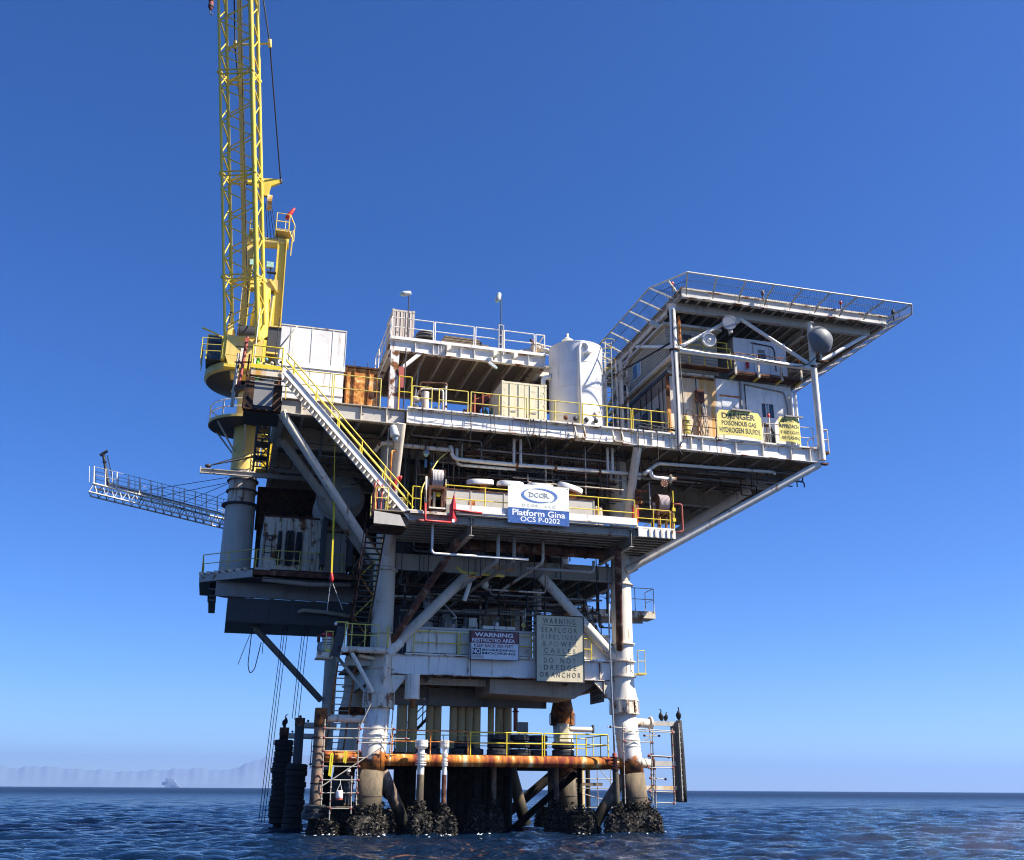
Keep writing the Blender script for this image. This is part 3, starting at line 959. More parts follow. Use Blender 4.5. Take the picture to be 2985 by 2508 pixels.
def tyre(x, y, z, label, s=1.0, me=TY, tilt=0, group='old tyres stacked on the boat landing'):
    o = bpy.data.objects.new('tyre', me)
    o.matrix_basis = Matrix.Translation((x, y, z)) @ Matrix.Rotation(rnd.uniform(0, 6), 4, 'Z') @ Matrix.Rotation(tilt, 4, 'X') @ Matrix.Diagonal((s, s, s, 1))
    COL.objects.link(o)
    return tag(o, label, 'tyre', group)
tyre(6.95, 1.4, 4.24, 'scuffed tyre at the bottom of the stack by the first yellow post')
tyre(6.98, 1.45, 4.64, 'scuffed grey tyre on top of the stack by the first yellow post', 0.99)
tyre(6.95, 1.5, 5.02, 'shiny worn tyre capping the stack by the first yellow post', 0.9)
tyre(8.3, 1.6, 4.24, 'scuffed tyre at the bottom of the stack under the grey junction box')
tyre(8.28, 1.6, 4.66, 'patchy tyre on top of the stack under the grey junction box', 0.97)
tyre(8.3, 1.66, 5.04, 'dusty tyre capping the stack under the grey junction box', 0.95)
tyre(9.5, 2.3, 4.24, 'plain black tyre at the bottom of the stack by the double yellow post')
tyre(9.52, 2.3, 4.64, 'black tyre in the middle of the stack by the double yellow post', 0.98)
tyre(9.55, 2.3, 5.04, 'ribbed black tyre capping the stack by the double yellow post', 0.98)
tyre(10.75, 1.3, 4.24, 'wide black tyre at the bottom of the stack right of the double post', 1.05)
tyre(10.75, 1.3, 4.66, 'wide black tyre on top of the stack right of the double post', 1.05)
tyre(3.1, 1.8, 4.24, 'black tyre at the bottom of the stack behind the thick white riser', 1.1)
tyre(3.1, 1.8, 4.64, 'black tyre on top of the stack behind the thick white riser', 1.0)
tyre(5.0, 2.0, 4.24, 'black tyre at the bottom of the stack behind the slim white riser', 1.1)
tyre(5.2, 2.0, 4.64, 'black tyre on top of the stack behind the slim white riser', 1.0)
tyre(5.6, 1.5, 4.24, 'black tyre lying right of the stack behind the slim white riser', 0.95)

t = thing('junction_box', 'grey steel junction box standing above the tyre stacks', 'junction box', (9.2, 4.2, 4.05))
box(t, 'cabinet', (8.9, 4.0, 5.45), (9.5, 4.35, 6.05), 'lgrey', True)
box(t, 'cabinet_door', (8.94, 3.975, 5.49), (9.46, 3.998, 6.01), 'grey')
tube(t, 'stand', (9.0, 4.2, 4.05), (9.0, 4.2, 5.45), 0.04, 'grey'); tube(t, 'stand', (9.4, 4.2, 4.05), (9.4, 4.2, 5.45), 0.04, 'grey')
t = thing('red_pipe_stub', 'short dull red vertical pipe above the grey junction box', 'pipe', (9.1, 5.4, 6))
tube(t, 'pipe', (9.12, 5.4, 5.6), (9.12, 5.4, 9.0), 0.13, 'redrust', 14)
lathe(t, 'flange', [(.13, 0), (.2, 0), (.2, .06), (.13, .06)], 'darkrust', (9.12, 5.4, 6.7), n=14, smooth=False)
t = thing('pump_housing', 'cream yellow cylinder standing in for the sunlit stub of the rear leg', 'pump', (13.4, 9.6, 4))
tube(t, 'casing', (13.5, 9.6, 3.9), (13.5, 9.6, 6.35), 0.38, 'beige', 20)  # sunlit end of the rear leg, its brightness put into the cream colour
box(t, 'motor_cover', (13.15, 9.2, 5.2), (13.75, 9.24, 6.2), 'beige')
tube(t, 'suction_pipe', (13.9, 9.4, 6.0), (15.4, 9.4, 6.0), 0.16, 'white2', 14)
tube(t, 'valve_stem', (15.5, 9.4, 5.8), (15.5, 9.4, 6.3), 0.09, 'dark', 10)

# ---------------------------------------------------------------- cellar deck
cd = thing('cellar_deck', 'cellar deck with the broad white front beam that carries the warning signs', 'deck', (7, 5, 9))
ibeam(cd, 'front_beam', (0.62, 0, 8.68), (13.38, 0, 8.68), 1.05, 0.32, 'white')
for x in (4.85, 12.55):
    box(cd, 'web_stiffener', (x - .015, -.15, 8.2), (x + .015, -.02, 9.16), 'white3')
box(cd, 'kick_ledge', (1.3, -.2, 9.21), (13.3, 0.12, 9.28), 'white2')
for a, b in ((1.4, 4.2), (4.24, 8.6), (8.64, 11.6), (11.64, 13.2)):
    box(cd, 'wall_panel', (a, 0.13, 9.36), (b, 0.17, 10.62), 'white2')
box(cd, 'capping', (1.35, 0.05, 10.63), (13.25, 0.3, 10.76), 'lgrey')
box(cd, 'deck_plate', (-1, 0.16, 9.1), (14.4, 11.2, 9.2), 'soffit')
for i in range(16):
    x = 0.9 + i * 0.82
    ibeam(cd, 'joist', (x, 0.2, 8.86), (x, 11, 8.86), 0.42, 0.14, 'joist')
ibeam(cd, 'cross_beam', (1.4, 5, 7.42), (10.9, 5, 7.42), 1.0, 0.4, 'grey')
for x in (1.5, 3.65, 7.1, 10.85):
    box(cd, 'web_stiffener', (x - .02, 4.75, 6.95), (x + .02, 4.985, 7.9), 'grey')
ibeam(cd, 'cross_beam', (0.4, 11.2, 8.3), (13.6, 11.2, 8.3), 1.0, 0.4, 'grey')
ibeam(cd, 'side_beam', (0, 0.7, 8.5), (0, 10.6, 8.5), 1.0, 0.3, 'lgrey')
ibeam(cd, 'side_beam', (14, 0.7, 8.5), (14, 10.6, 8.5), 1.0, 0.3, 'lgrey')
for x in (2.8, 10.8):
    ibeam(cd, 'hanger_beam', (x, 0.3, 8.1), (x, 5, 8.1), 0.5, 0.2, 'joist')
# gussets beside the legs
mb = MB(); mb.prism([(0.64, 8.1), (1.5, 8.1), (0.64, 6.9)], 1, -.03, .03); mb.done(cd, 'gusset', 'white2')
mb = MB(); mb.prism([(13.36, 8.1), (12.2, 8.1), (13.36, 6.95)], 1, -.03, .03); mb.done(cd, 'gusset', 'white2')
bar(cd, 'gusset_flange', (12.2, 0, 8.06), (13.36, 0, 6.9), 0.2, 0.04, 'white3')
box(cd, 'tail_beam', (12.75, -.14, 7.2), (13.35, .14, 8.12), 'white3')
# belly pan that hangs under the deck on the right
mb = MB(); mb.prism([(6.3, 7.35), (11.3, 7.2), (12.5, 8.0), (12.5, 8.12), (6.3, 8.12)], 1, 0.7, 4.2); mb.done(cd, 'belly_pan', 'joist')
mb = MB(); mb.prism([(1.2, 7.75), (6.2, 7.75), (6.2, 8.12), (1.2, 8.12)], 1, 1.2, 1.35); mb.done(cd, 'belly_pan', 'joist')
lathe(cd, 'drain_sump', [(0.40, 6.85), (0.40, 8.14)], 'white2', (1.78, -.05, 0), n=24)
lathe(cd, 'sump_nozzle', [(0.14, 6.4), (0.14, 6.85)], 'rust', (1.82, -.05, 0), n=12)
bar(cd, 'sump_bracket', (1.78, -.1, 6.88), (2.5, -.1, 6.88), 0.06, 0.05, 'white3')
rail('guard_rail', 'yellow railing along the white cellar deck beam behind the warning signs', [[(1.78, -.1, 9.25), (4.24, -.1, 9.25)], [(4.36, -.1, 9.25), (8.5, -.1, 9.25)], [(11.55, -.1, 9.25), (12.05, -.1, 9.25)]], 'yellow', 0.03, 1.22, 0.05, 2.4)
# process equipment on the cellar deck
def vessel(name, label, x, y, z0, z1, r, mat, cat='tank', dome=0.2):
    t = thing(name, label, cat, (x, y, z0))
    lathe(t, 'shell', [(r * .98, z0), (r, z0 + .03), (r, z1), (r * .8, z1 + dome * .7), (r * .3, z1 + dome), (0.02, z1 + dome)], mat, (x, y, 0), n=30)
    lathe(t, 'band', [(r, z1 - .25), (r + .03, z1 - .25), (r + .03, z1 - .17), (r, z1 - .17)], mat, (x, y, 0), n=30, smooth=False)
    return t
t = vessel('process_tank', 'rust streaked cream tank behind the restricted area sign', 7.9, 4.2, 9.2, 12.5, 1.35, 'stain')
for k in range(4):
    tube(t, 'riser_pipe', (7.4 + k * 0.13, 2.75, 9.3), (7.4 + k * 0.13, 2.75, 13.3), 0.028, 'dark', 8)
t = vessel('vent_stack', 'banded white vertical vent pipe rising beside the big warning sign', 9.65, 2.6, 9.2, 13.8, 0.24, 'white2', 'vent pipe', 0.02)
for z in (11.6, 12.1, 12.6, 13.1, 13.5):
    lathe(t, 'strap_band', [(.24, z), (.26, z), (.26, z + .07), (.24, z + .07)], 'dark', (9.65, 2.6, 0), n=20, smooth=False)
vessel('process_tank', 'small white separator pot above the wall panels left of centre', 4.5, 2.4, 9.2, 11.5, 0.22, 'white2')
vessel('process_tank', 'squat beige filter pot at the far left of the cellar deck', 3.0, 2.2, 9.2, 11.2, 0.26, 'tan')
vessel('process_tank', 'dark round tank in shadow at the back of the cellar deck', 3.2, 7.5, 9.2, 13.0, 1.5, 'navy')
t = thing('control_cabinet', 'pale grey control cabinet between the filter pots in the cellar deck', 'cabinet', (5.4, 2.4, 9.2))
box(t, 'cabinet', (5.15, 2.2, 9.2), (5.7, 2.6, 11.3), 'lgrey', True)
box(t, 'cabinet_door', (5.19, 2.175, 9.9), (5.66, 2.198, 11.2), 'white2')
t = thing('skid_tray', 'flat white trough lying on the wall top above the restricted area sign', 'tray', (6.6, 0.3, 10.8))
box(t, 'tray', (5.7, 0.1, 10.80), (7.6, 0.5, 10.98), 'white2', True)
ball(t, 'valve_head', (6.55, 0.25, 11.1), (0.1, 0.1, 0.14), 'white')
t = thing('equipment_box', 'white boxed machinery glimpsed through the gap left of the right front leg', 'machine box', (12.3, 3.5, 9.2))
box(t, 'housing', (11.2, 3.0, 9.2), (13.2, 4.5, 10.9), 'white', True)
box(t, 'housing_top', (12.0, 3.2, 10.91), (13.1, 4.3, 11.9), 'lgrey', True)
pp = thing('cellar_piping', 'tangle of dim process pipes hanging over the cellar deck in shadow', 'piping', (7, 4, 12))
clutter(pp, 'pipe', 58, (0.8, 13), (0.4, 6), (11.6, 13.6), ['dark', 'darkrust', 'grey', 'dark', 'joist'], (0.025, 0.07), 11, 0.75)
clutter(pp, 'pipe', 46, (0.8, 13), (0.6, 7), (9.4, 11.8), ['dark', 'darkrust', 'grey', 'joist', 'white3', 'brown'], (0.025, 0.06), 12, 0.35)
pipe(pp, 'pale_pipe', [(0.9, 2.2, 12.0), (0.9, 2.2, 12.75), (4.0, 2.2, 12.75), (7.2, 2.2, 12.75)], 0.07, 'white3', 8)
pipe(pp, 'pale_pipe', [(2.6, 2.0, 12.95), (6.0, 2.0, 12.95), (6.0, 2.0, 9.6)], 0.065, 'white3', 8)
pipe(pp, 'pale_pipe', [(8, 2.5, 12.8), (13, 2.5, 12.8)], 0.05, 'lgrey', 8)

rg = random.Random(44)
for k in range(16):
    x = rg.choice((rg.uniform(1.2, 8.4), rg.uniform(1.2, 8.4), rg.uniform(11.6, 13.0)))
    y, z0 = rg.uniform(.5, 1.8), 10.7
    h = rg.uniform(.4, 1.6)
    mt = rg.choice(['white3', 'tan', 'grey', 'dark', 'brown', 'lgrey'])
    if k % 3 == 0:
        lathe(pp, 'filter_pot', [(.02, z0), (.13, z0 + .02), (.14, z0 + h * .6), (.08, z0 + h * .72), (.03, z0 + h * .78)], mt, (x, y, 0), n=12)
    elif k % 3 == 1:
        pipe(pp, 'valve_spool', [(x, y, z0 - .6), (x, y, z0 + h), (x + rg.uniform(-.7, .7), y, z0 + h), (x + rg.uniform(-.7, .7), y, z0 + h + .8)], .05, mt, 8)
        ball(pp, 'hand_wheel', (x, y - .12, z0 + h * .7), (.14, .03, .14), rg.choice(['redrust', 'dark', 'yellow2']))
    else:
        box(pp, 'gauge_panel', (x, y, z0 + h * .4), (x + rg.uniform(.2, .5), y + .1, z0 + h), mt)
# ---------------------------------------------------------------- production deck
pd = thing('production_deck', 'shadowed middle production deck with grey front beam between the legs', 'deck', (7, 5, 14.5))
ibeam(pd, 'front_beam', (0.55, 0, 14.28), (13.45, 0, 14.28), 0.88, 0.3, 'joist')
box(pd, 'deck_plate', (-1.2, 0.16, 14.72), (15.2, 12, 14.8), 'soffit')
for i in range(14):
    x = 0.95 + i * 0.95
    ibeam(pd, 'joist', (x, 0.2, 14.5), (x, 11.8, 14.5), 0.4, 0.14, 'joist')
ibeam(pd, 'side_beam', (0, 0.6, 14.25), (0, 11, 14.25), 0.85, 0.3, 'joist')
ibeam(pd, 'side_beam', (14, 0.6, 14.25), (14, 11, 14.25), 0.85, 0.3, 'joist')
ibeam(pd, 'cross_beam', (0.5, 11.2, 14.25), (13.5, 11.2, 14.25), 0.85, 0.3, 'joist')
for x in (0.62, 2.2, 5.2, 7.9, 10.0, 12.6):
    box(pd, 'web_stiffener', (x - .015, -.14, 13.88), (x + .015, -.02, 14.68), 'joist')
# rear vessels, and dark sheets added to block the sky through the decks
for nm, lab, x0, x1, y, z0, z1, st in (('dark_backing', 'dark rusted sheeting added to close off the back of the production deck', -.8, 13.8, 10.6, 14.82, 21.0, 1.22), ('dark_backing', 'black sheeting added to close off the back of the cellar deck', -.4, 11.6, 10.4, 9.22, 13.8, 1.2)):
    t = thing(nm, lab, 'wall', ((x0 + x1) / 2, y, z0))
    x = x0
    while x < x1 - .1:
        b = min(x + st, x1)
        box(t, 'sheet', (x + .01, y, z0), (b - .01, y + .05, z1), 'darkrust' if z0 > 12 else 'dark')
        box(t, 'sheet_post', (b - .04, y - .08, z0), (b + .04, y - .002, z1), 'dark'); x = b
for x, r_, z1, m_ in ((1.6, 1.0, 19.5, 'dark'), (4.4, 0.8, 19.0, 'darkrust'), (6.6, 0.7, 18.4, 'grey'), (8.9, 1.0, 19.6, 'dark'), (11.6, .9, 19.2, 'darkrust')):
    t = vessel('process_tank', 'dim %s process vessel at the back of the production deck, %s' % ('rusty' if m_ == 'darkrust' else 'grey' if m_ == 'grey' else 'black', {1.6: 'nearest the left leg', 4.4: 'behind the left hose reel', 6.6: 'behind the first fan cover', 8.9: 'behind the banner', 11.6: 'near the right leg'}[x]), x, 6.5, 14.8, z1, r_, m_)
# far side walkway on the right
wk = thing('side_walkway', 'pale side walkway with stair beyond the right front leg', 'walkway', (18, 11, 14))
box(wk, 'floor', (14.6, 10.5, 13.62), (20.7, 12.0, 14.1), 'white3')
ib = ibeam(wk, 'bracket', (14.4, 11.2, 13.3), (20.0, 11.2, 13.5), 0.3, 0.15, 'joist')
for k in range(7):
    bar(wk, 'tread', (16.3 + k * 0.28, 10.6, 16.2 - k * 0.3), (16.3 + k * 0.28, 11.5, 16.2 - k * 0.3), 0.25, 0.04, 'grey')
bar(wk, 'stringer', (16.0, 10.55, 16.5), (18.4, 10.55, 14.1), 0.06, 0.25, 'white2', up=(0, 1, 0))
rail('guard_rail', 'pale railing round the side walkway beyond the right front leg', [[(16.4, 10.5, 14.1), (20.6, 10.5, 14.1), (20.6, 12, 14.1)]], 'white3', 0.03, 1.6, 0.05, 1.4)
for x in (17.1, 18.4):
    tube(wk, 'hanger', (x, 10.45, 13.8), (x, 10.45, 18.5), 0.07, 'dark', 8)
t = thing('gate', 'small yellow gate at the outer edge of the right front leg', 'gate', (14.7, -.8, 8.6))
for a, b in (((14.62, -.75, 8.62), (14.62, -.75, 9.85)), ((15.05, -.75, 8.62), (15.05, -.75, 9.85)), ((14.62, -.75, 9.85), (15.05, -.75, 9.85)), ((14.62, -.75, 9.25), (15.05, -.75, 9.25))):
    tube(t, 'bar', a, b, 0.025, 'yellow2', 8)
box(t, 'ledge', (14.6, -.85, 8.5), (15.1, -.2, 8.6), 'yellow2')

# ---------------------------------------------------------------- projecting front porch of the production deck
po = thing('front_porch', 'projecting front porch deck carrying the white and blue company banner', 'deck', (7.5, -2.5, 15.5))
box(po, 'deck_plate', (0.35, -5.15, 15.82), (15.2, 0.1, 15.9), 'soffit')
box(po, 'deck_plate', (-1.4, -5.1, 15.82), (0.32, -3.2, 15.88), 'soffit')
for i in range(9):
    y = -4.95 + i * 0.6
    for a, b in ((0.4, 3.55), (3.85, 12.55), (12.85, 15.15)):
        ibeam(po, 'joist', (a, y, 15.62), (b, y, 15.62), 0.36, 0.16, 'joist')
ibeam(po, 'carrier_girder', (3.7, -5.1, 15.32), (3.7, 0.1, 15.32), 1.0, 0.26, 'joist')
ibeam(po, 'carrier_girder', (12.7, -5.1, 15.32), (12.7, 0.1, 15.32), 1.0, 0.26, 'joist')
tube(po, 'rusty_header', (4.0, -1.5, 15.15), (12.4, -1.5, 15.15), 0.30, 'brown', 18)
for x in (5.3, 6.6, 8.0, 9.9, 11.3):
    lathe(po, 'header_ring', [(.30, -.03), (.345, -.03), (.345, .03), (.30, .03)], 'darkrust', (x, -1.5, 15.15), (1, 0, 0), 18, False)
# bright front edge
box(po, 'edge_beam', (2.5, -5.2, 16.08), (13.0, -5.02, 16.42), 'white')
box(po, 'edge_beam', (2.55, -5.26, 15.92), (13.1, -5.2, 15.985), 'white')
box(po, 'edge_pipe', (2.6, -5.3, 15.995), (13.0, -5.21, 16.06), 'white2')
box(po, 'edge_channel', (0.4, -4.86, 15.40), (13.0, -4.80, 15.80), 'white3')
box(po, 'edge_channel', (0.4, -5.24, 15.78), (2.5, -5.18, 15.92), 'white3')
box(po, 'edge_channel', (13.05, -5.26, 15.40), (15.25, -5.18, 15.86), 'white')
for x in (13.7, 14.05, 14.4, 14.75, 15.05):
    box(po, 'edge_bracket', (x - .04, -5.32, 15.42), (x + .04, -5.265, 15.86), 'white3')
box(po, 'edge_top', (13.02, -5.2, 15.9), (15.25, -4.95, 15.98), 'white')
ibeam(po, 'edge_channel', (15.2, -5.1, 15.62), (15.2, 0.1, 15.62), 0.4, 0.12, 'joist')
mb = MB(); mb.prism([(-1.45, 15.1), (0.2, 15.05), (-.1, 15.62), (-1.45, 15.75)], 1, -5.2, -5.12); mb.done(po, 'end_plate', 'lgrey')
box(po, 'landing_box', (-1.5, -5.1, 15.0), (0.3, -3.3, 15.08), 'darkrust')
box(po, 'stair_foot', (0.25, -5.2, 15.9), (1.05, -4.2, 15.97), 'white')
# porch clutter beneath
pipe(po, 'drain_pipe', [(1.75, -4.5, 15.45), (1.75, -4.5, 13.88), (7.0, -4.5, 13.88)], 0.065, 'white', 10, 0.2)
pipe(po, 'drain_pipe', [(5.55, -3.6, 15.4), (5.55, -3.6, 13.9), (4.6, -.6, 13.2), (3.9, 1.5, 12.6)], 0.10, 'lgrey', 10)
pipe(po, 'drain_pipe', [(6.5, -3.4, 15.4), (6.5, -3.4, 14.0), (5.2, 0, 13.1), (3.9, 2.4, 12.0)], 0.10, 'joist', 10)
pipe(po, 'drain_pipe', [(8.4, -2.6, 15.5), (8.4, -2.6, 14.2), (7.0, 0.2, 13.2), (6.5, 1.4, 12.7)], 0.085, 'white3', 10)
pipe(po, 'drain_pipe', [(7.6, -2.0, 13.95), (11.6, -2.0, 13.95), (11.6, -2.0, 14.6)], 0.085, 'lgrey', 10)
pipe(po, 'drain_pipe', [(5.6, -.8, 12.85), (8.0, -.8, 12.85), (9.1, -.8, 12.85), (9.1, -.8, 14.9)], 0.05, 'white3', 8)
pipe(po, 'drain_pipe', [(3.75, -1.4, 13.9), (4.1, -1.4, 13.6), (6.5, -1.4, 13.55)], 0.09, 'yellow2', 8)
tube(po, 'stub_pipe', (4.75, -.6, 13.25), (4.45, -.5, 12.2), 0.12, 'white2', 12)
ball(po, 'valve_ball', (5.85, 0.4, 13.35), (0.22, 0.2, 0.26), 'white2')
for x0, x1, y, z in ((4.2, 5.0, -2.2, 13.25), (5.1, 6.0, -2.5, 13.75), (6.3, 6.8, -2.4, 13.7)):
    bar(po, 'trapeze_bar', (x0, y, z), (x1, y, z), 0.06, 0.08, 'flake')
    for x in (x0 + .06, x1 - .06):
        tube(po, 'hanger_rod', (x, y, z), (x, y, 15.4), 0.025, 'dark', 6)
for x, z in ((0.9, 12.9), (2.4, 13.2), (10.2, 13.4), (12.4, 12.6), (1.9, 13.5), (8.6, 13.3)):
    tube(po, 'hanger_rod', (x, -.25, z), (x, -.25, 15.4), 0.03, 'dark', 6)
rail('guard_rail', 'yellow railing along the porch front edge behind the company banner', [[(2.3, -4.95, 16.0), (13.0, -4.95, 16.0)]], 'yellow', 0.032, 1.5, 0.05, 2.0)
rail('guard_rail', 'yellow railing at the right end of the porch behind the hose reel', [[(13.4, -4.3, 15.95), (13.4, -2.0, 15.95)], [(13.1, -4.95, 15.95), (15.1, -4.95, 15.95), (15.1, -1.0, 15.95)]], 'yellow', 0.028, 1.1, 0.05, 1.2)
rail('guard_rail', 'yellow gate rails at the stair foot on the left of the porch', [[(0.55, -4.9, 15.95), (1.0, -4.9, 15.95), (1.15, -4.0, 15.95)]], 'yellow', 0.03, 1.35, 0.05, 0.9)
rail('guard_rail', 'rusty red and yellow railing on the stair landing at the left porch end', [[(-1.4, -5.0, 15.9), (-.75, -5.0, 15.9)], [(-1.4, -5.0, 15.9), (-1.4, -3.4, 15.9)], [(-.6, -3.3, 15.9), (0.3, -3.3, 15.9)]], 'yellow2', .032, 1.15, .05, .8)
for x in (-1.5, -1.35, -1.1):
    tube(po, 'rusty_stub', (x, -4.9, 15.6), (x + .05, -4.9, 17.5 - abs(x + 1.35)), .05, 'redrust', 8)
t = thing('deck_rail_post', 'tall lone yellow post with clamp beside the right hose reel', 'post', (15.5, -4.75, 15.9))
tube(t, 'post', (15.42, -4.75, 15.7), (15.42, -4.75, 18.3), 0.04, 'yellow', 8)
for z in (16.6, 17.2):
    box(t, 'clamp', (15.33, -4.84, z - .1), (15.51, -4.66, z + .1), 'yellow')

# long grey trough tank and the four white capped stems
t = thing('trough_tank', 'long pale grey boxed tank standing behind the porch railing', 'tank', (7, -3, 16))
mb = MB(); mb.prism([(-3.1, 16.95), (-3.1, 17.8), (-1.9, 17.8), (-1.9, 16.2), (-2.9, 16.2)], 0, 2.7, 11.3); mb.done(t, 'body', 'lgrey')
for x in (2.72, 4.1, 6.0, 8.2, 9.6, 11.28):
    box(t, 'rib', (x - .03, -3.13, 16.96), (x + .03, -3.105, 17.8), 'lgrey')
box(t, 'top_flange', (2.68, -3.14, 17.81), (11.32, -1.88, 17.87), 'brown')
box(t, 'stain_plate', (4.0, -3.125, 16.97), (4.35, -3.104, 17.25), 'flake')
mb = MB(); mb.prism([(11.4, 16.3), (11.95, 16.3), (11.85, 17.5), (11.5, 17.6), (11.35, 16.9)], 1, -2.9, -2.4); mb.done(t, 'end_cover', 'white3')
def fan(x, z, tilt, label):
    t = thing('fan_cover', label, 'fan cover', (x, -2.5, z - 1), 'white fan covers on rusty stems')
    R = Matrix.Translation((x, -2.5, z)) @ Matrix.Rotation(tilt, 4, 'Y') @ Matrix.Rotation(math.radians(8), 4, 'X')
    n = 32
    vs, fs = [], []
    prof = [(0.93, -.15), (1.0, -.12), (1.0, .10), (0.96, .14), (0.5, .15)]
    for s_, h in prof:
        for k in range(n):
            a = 2 * PI * k / n
            ca, sa = math.cos(a), math.sin(a)
            vs.append(R @ Vector((0.76 * s_ * math.copysign(abs(ca) ** 0.75, ca), 0.55 * s_ * math.copysign(abs(sa) ** 0.75, sa), h)))
    for i in range(len(prof) - 1):
        for k in range(n):
            a, b = i * n + k, i * n + (k + 1) % n
            fs.append((a, b, b + n, a + n))
    fs += [tuple(range(n - 1, -1, -1)), tuple(range(len(vs) - n, len(vs)))]
    o = mesh_obj(t, 'cover', vs, fs, 'tank', True); o.data.set_sharp_from_angle(angle=math.radians(50))
    bar(t, 'stem', (x + 0.15, -2.5, 17.87), (x + 0.15, -2.5, z - .12), 0.36, 0.36, 'flake')
    box(t, 'motor', (x - .5, -2.75, z - .36), (x - .15, -2.3, z - .17), 'darkrust')
fan(4.75, 18.52, math.radians(-3), 'white oval fan cover on orange stem nearest the left hose reel')
fan(6.5, 18.55, math.radians(0), 'white oval fan cover just above the left end of the banner')
fan(8.25, 18.55, math.radians(2), 'white oval fan cover just above the right end of the banner')
fan(10.05, 18.62, math.radians(15), 'steeply tilted white oval fan cover right of the banner')

# ---------------------------------------------------------------- main deck
md = thing('main_deck', 'long white girder main deck running the full width of the platform', 'deck', (8, 2, 21.5))
GX0, GX1 = 0.2, 25.85
def girder(x0, x1, y, zb, zt, mat, name='front_girder'):
    ibeam(md, name, (x0, y, (zb + zt) / 2), (x1, y, (zb + zt) / 2), zt - zb, 0.36, mat, 0.04)
girder(0.28, GX1, -3.5, 21.24, 22.1, 'white')
girder(-6.45, 0.22, -3.25, 21.2, 22.1, 'lgrey')
for x in (0.3, 12.9, 13.9, 14.8, 16.0, 17.3, 18.0, 20.2, 22.0, 23.9, 25.2):
    box(md, 'web_stiffener', (x - .02, -3.67, 21.29), (x + .02, -3.52, 22.05), 'white2')
for x in (-5.4, -3.8, -2.2, -0.8):
    box(md, 'web_stiffener', (x - .02, -3.42, 21.25), (x + .02, -3.27, 22.05), 'white3')
for x0, x1 in ((0.3, 2.0), (2.05, 7.2), (7.25, 13.6), (13.65, 19.0), (19.05, 25.8)):
    box(md, 'kick_plate', (x0, -3.7, 22.105), (x1, -3.35, 22.2), 'white2')
for x in (10.3, 12.6):
    mb = MB()
    for s_ in (-1, 1):
        mb.prism([(-3.69, 22.0), (-4.02, 21.3), (-3.69, 21.2)], 0, x + s_ * .28 - .025, x + s_ * .28 + .025)
    mb.box((x - .25, -4.0, 21.22), (x + .25, -3.69, 21.27))
    mb.done(md, 'padeye_bracket', 'white3')
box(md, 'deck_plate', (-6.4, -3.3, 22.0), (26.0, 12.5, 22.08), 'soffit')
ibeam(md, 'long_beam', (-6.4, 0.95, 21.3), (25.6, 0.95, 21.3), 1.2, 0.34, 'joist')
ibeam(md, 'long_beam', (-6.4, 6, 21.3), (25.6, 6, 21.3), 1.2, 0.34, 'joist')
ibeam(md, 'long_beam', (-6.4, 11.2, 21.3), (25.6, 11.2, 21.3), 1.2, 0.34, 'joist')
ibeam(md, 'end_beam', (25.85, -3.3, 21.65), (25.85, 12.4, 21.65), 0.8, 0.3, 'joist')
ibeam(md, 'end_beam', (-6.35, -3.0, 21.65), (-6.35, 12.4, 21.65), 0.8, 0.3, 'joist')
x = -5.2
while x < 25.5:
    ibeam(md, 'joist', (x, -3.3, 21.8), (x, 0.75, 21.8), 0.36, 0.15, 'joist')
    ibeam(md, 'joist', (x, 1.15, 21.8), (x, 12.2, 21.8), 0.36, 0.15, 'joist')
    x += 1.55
# outboard lip at the right end
box(md, 'end_ledge', (25.95, -3.5, 21.95), (26.65, -1.2, 22.1), 'brown')
box(md, 'end_ledge', (25.9, -3.75, 21.15), (26.35, -3.45, 21.25), 'brown')
# piping under the main deck
up = thing('underdeck_piping', 'crowded dark pipework and conduit hung beneath the main deck', 'piping', (8, 0, 20))
clutter(up, 'pipe', 105, (0.4, 13.6), (-2.6, 3.2), (18.6, 21.0), ['dark', 'darkrust', 'dark', 'grey', 'joist', 'brown', 'white3'], (0.02, 0.055), 21, 0.66)
clutter(up, 'pipe', 48, (0.8, 13.5), (-.8, 5), (16.2, 20.6), ['dark', 'darkrust', 'grey', 'joist', 'lgrey', 'brown'], (0.025, 0.085), 22, 0.35)
clutter(up, 'pipe', 30, (14.5, 25), (-3.0, 0.3), (20.1, 20.9), ['dark', 'darkrust', 'grey'], (0.022, 0.05), 23, 0.7)
clutter(up, 'pipe', 16, (-6, 0), (-2, 3), (19.6, 20.9), ['dark', 'darkrust', 'grey'], (0.022, 0.05), 24, 0.7)
def conduit_bank(parent, x0, x1, y, z, n, seed, rise=0.0):
    rg = random.Random(seed)
    for k in range(n):
        a, b = x0 + rg.uniform(0, .5), x1 - rg.uniform(0, 1.2)
        yy, zz = y + k * .1, z + rg.uniform(-.02, .02)
        pts = [(a, yy, zz + rg.choice((.5, .9))), (a, yy, zz), ((a + b) / 2, yy, zz), ((a + b) / 2 + .4, yy, zz + rise), (b, yy, zz + rise)]
        if rg.random() < .5:
            pts.append((b, yy, zz + rise - rg.uniform(.3, 1.3)))
        pipe(parent, 'conduit', pts, rg.choice((.018, .024, .03)), rg.choice(('dark', 'darkrust', 'grey', 'brown', 'joist')), 5, .12)
conduit_bank(up, 1.0, 9.2, -2.0, 20.45, 7, 1, .12)
conduit_bank(up, 6.0, 13.6, -1.2, 20.2, 7, 2, -.15)
conduit_bank(up, 1.5, 8.0, -.6, 19.3, 6, 3, .2)
conduit_bank(up, 5.0, 13.3, 0.2, 18.9, 6, 4, .1)
conduit_bank(up, 14.6, 22.5, -1.6, 20.4, 5, 5, .1)
conduit_bank(pp, 1.0, 8.0, .6, 13.2, 6, 6, -.2)
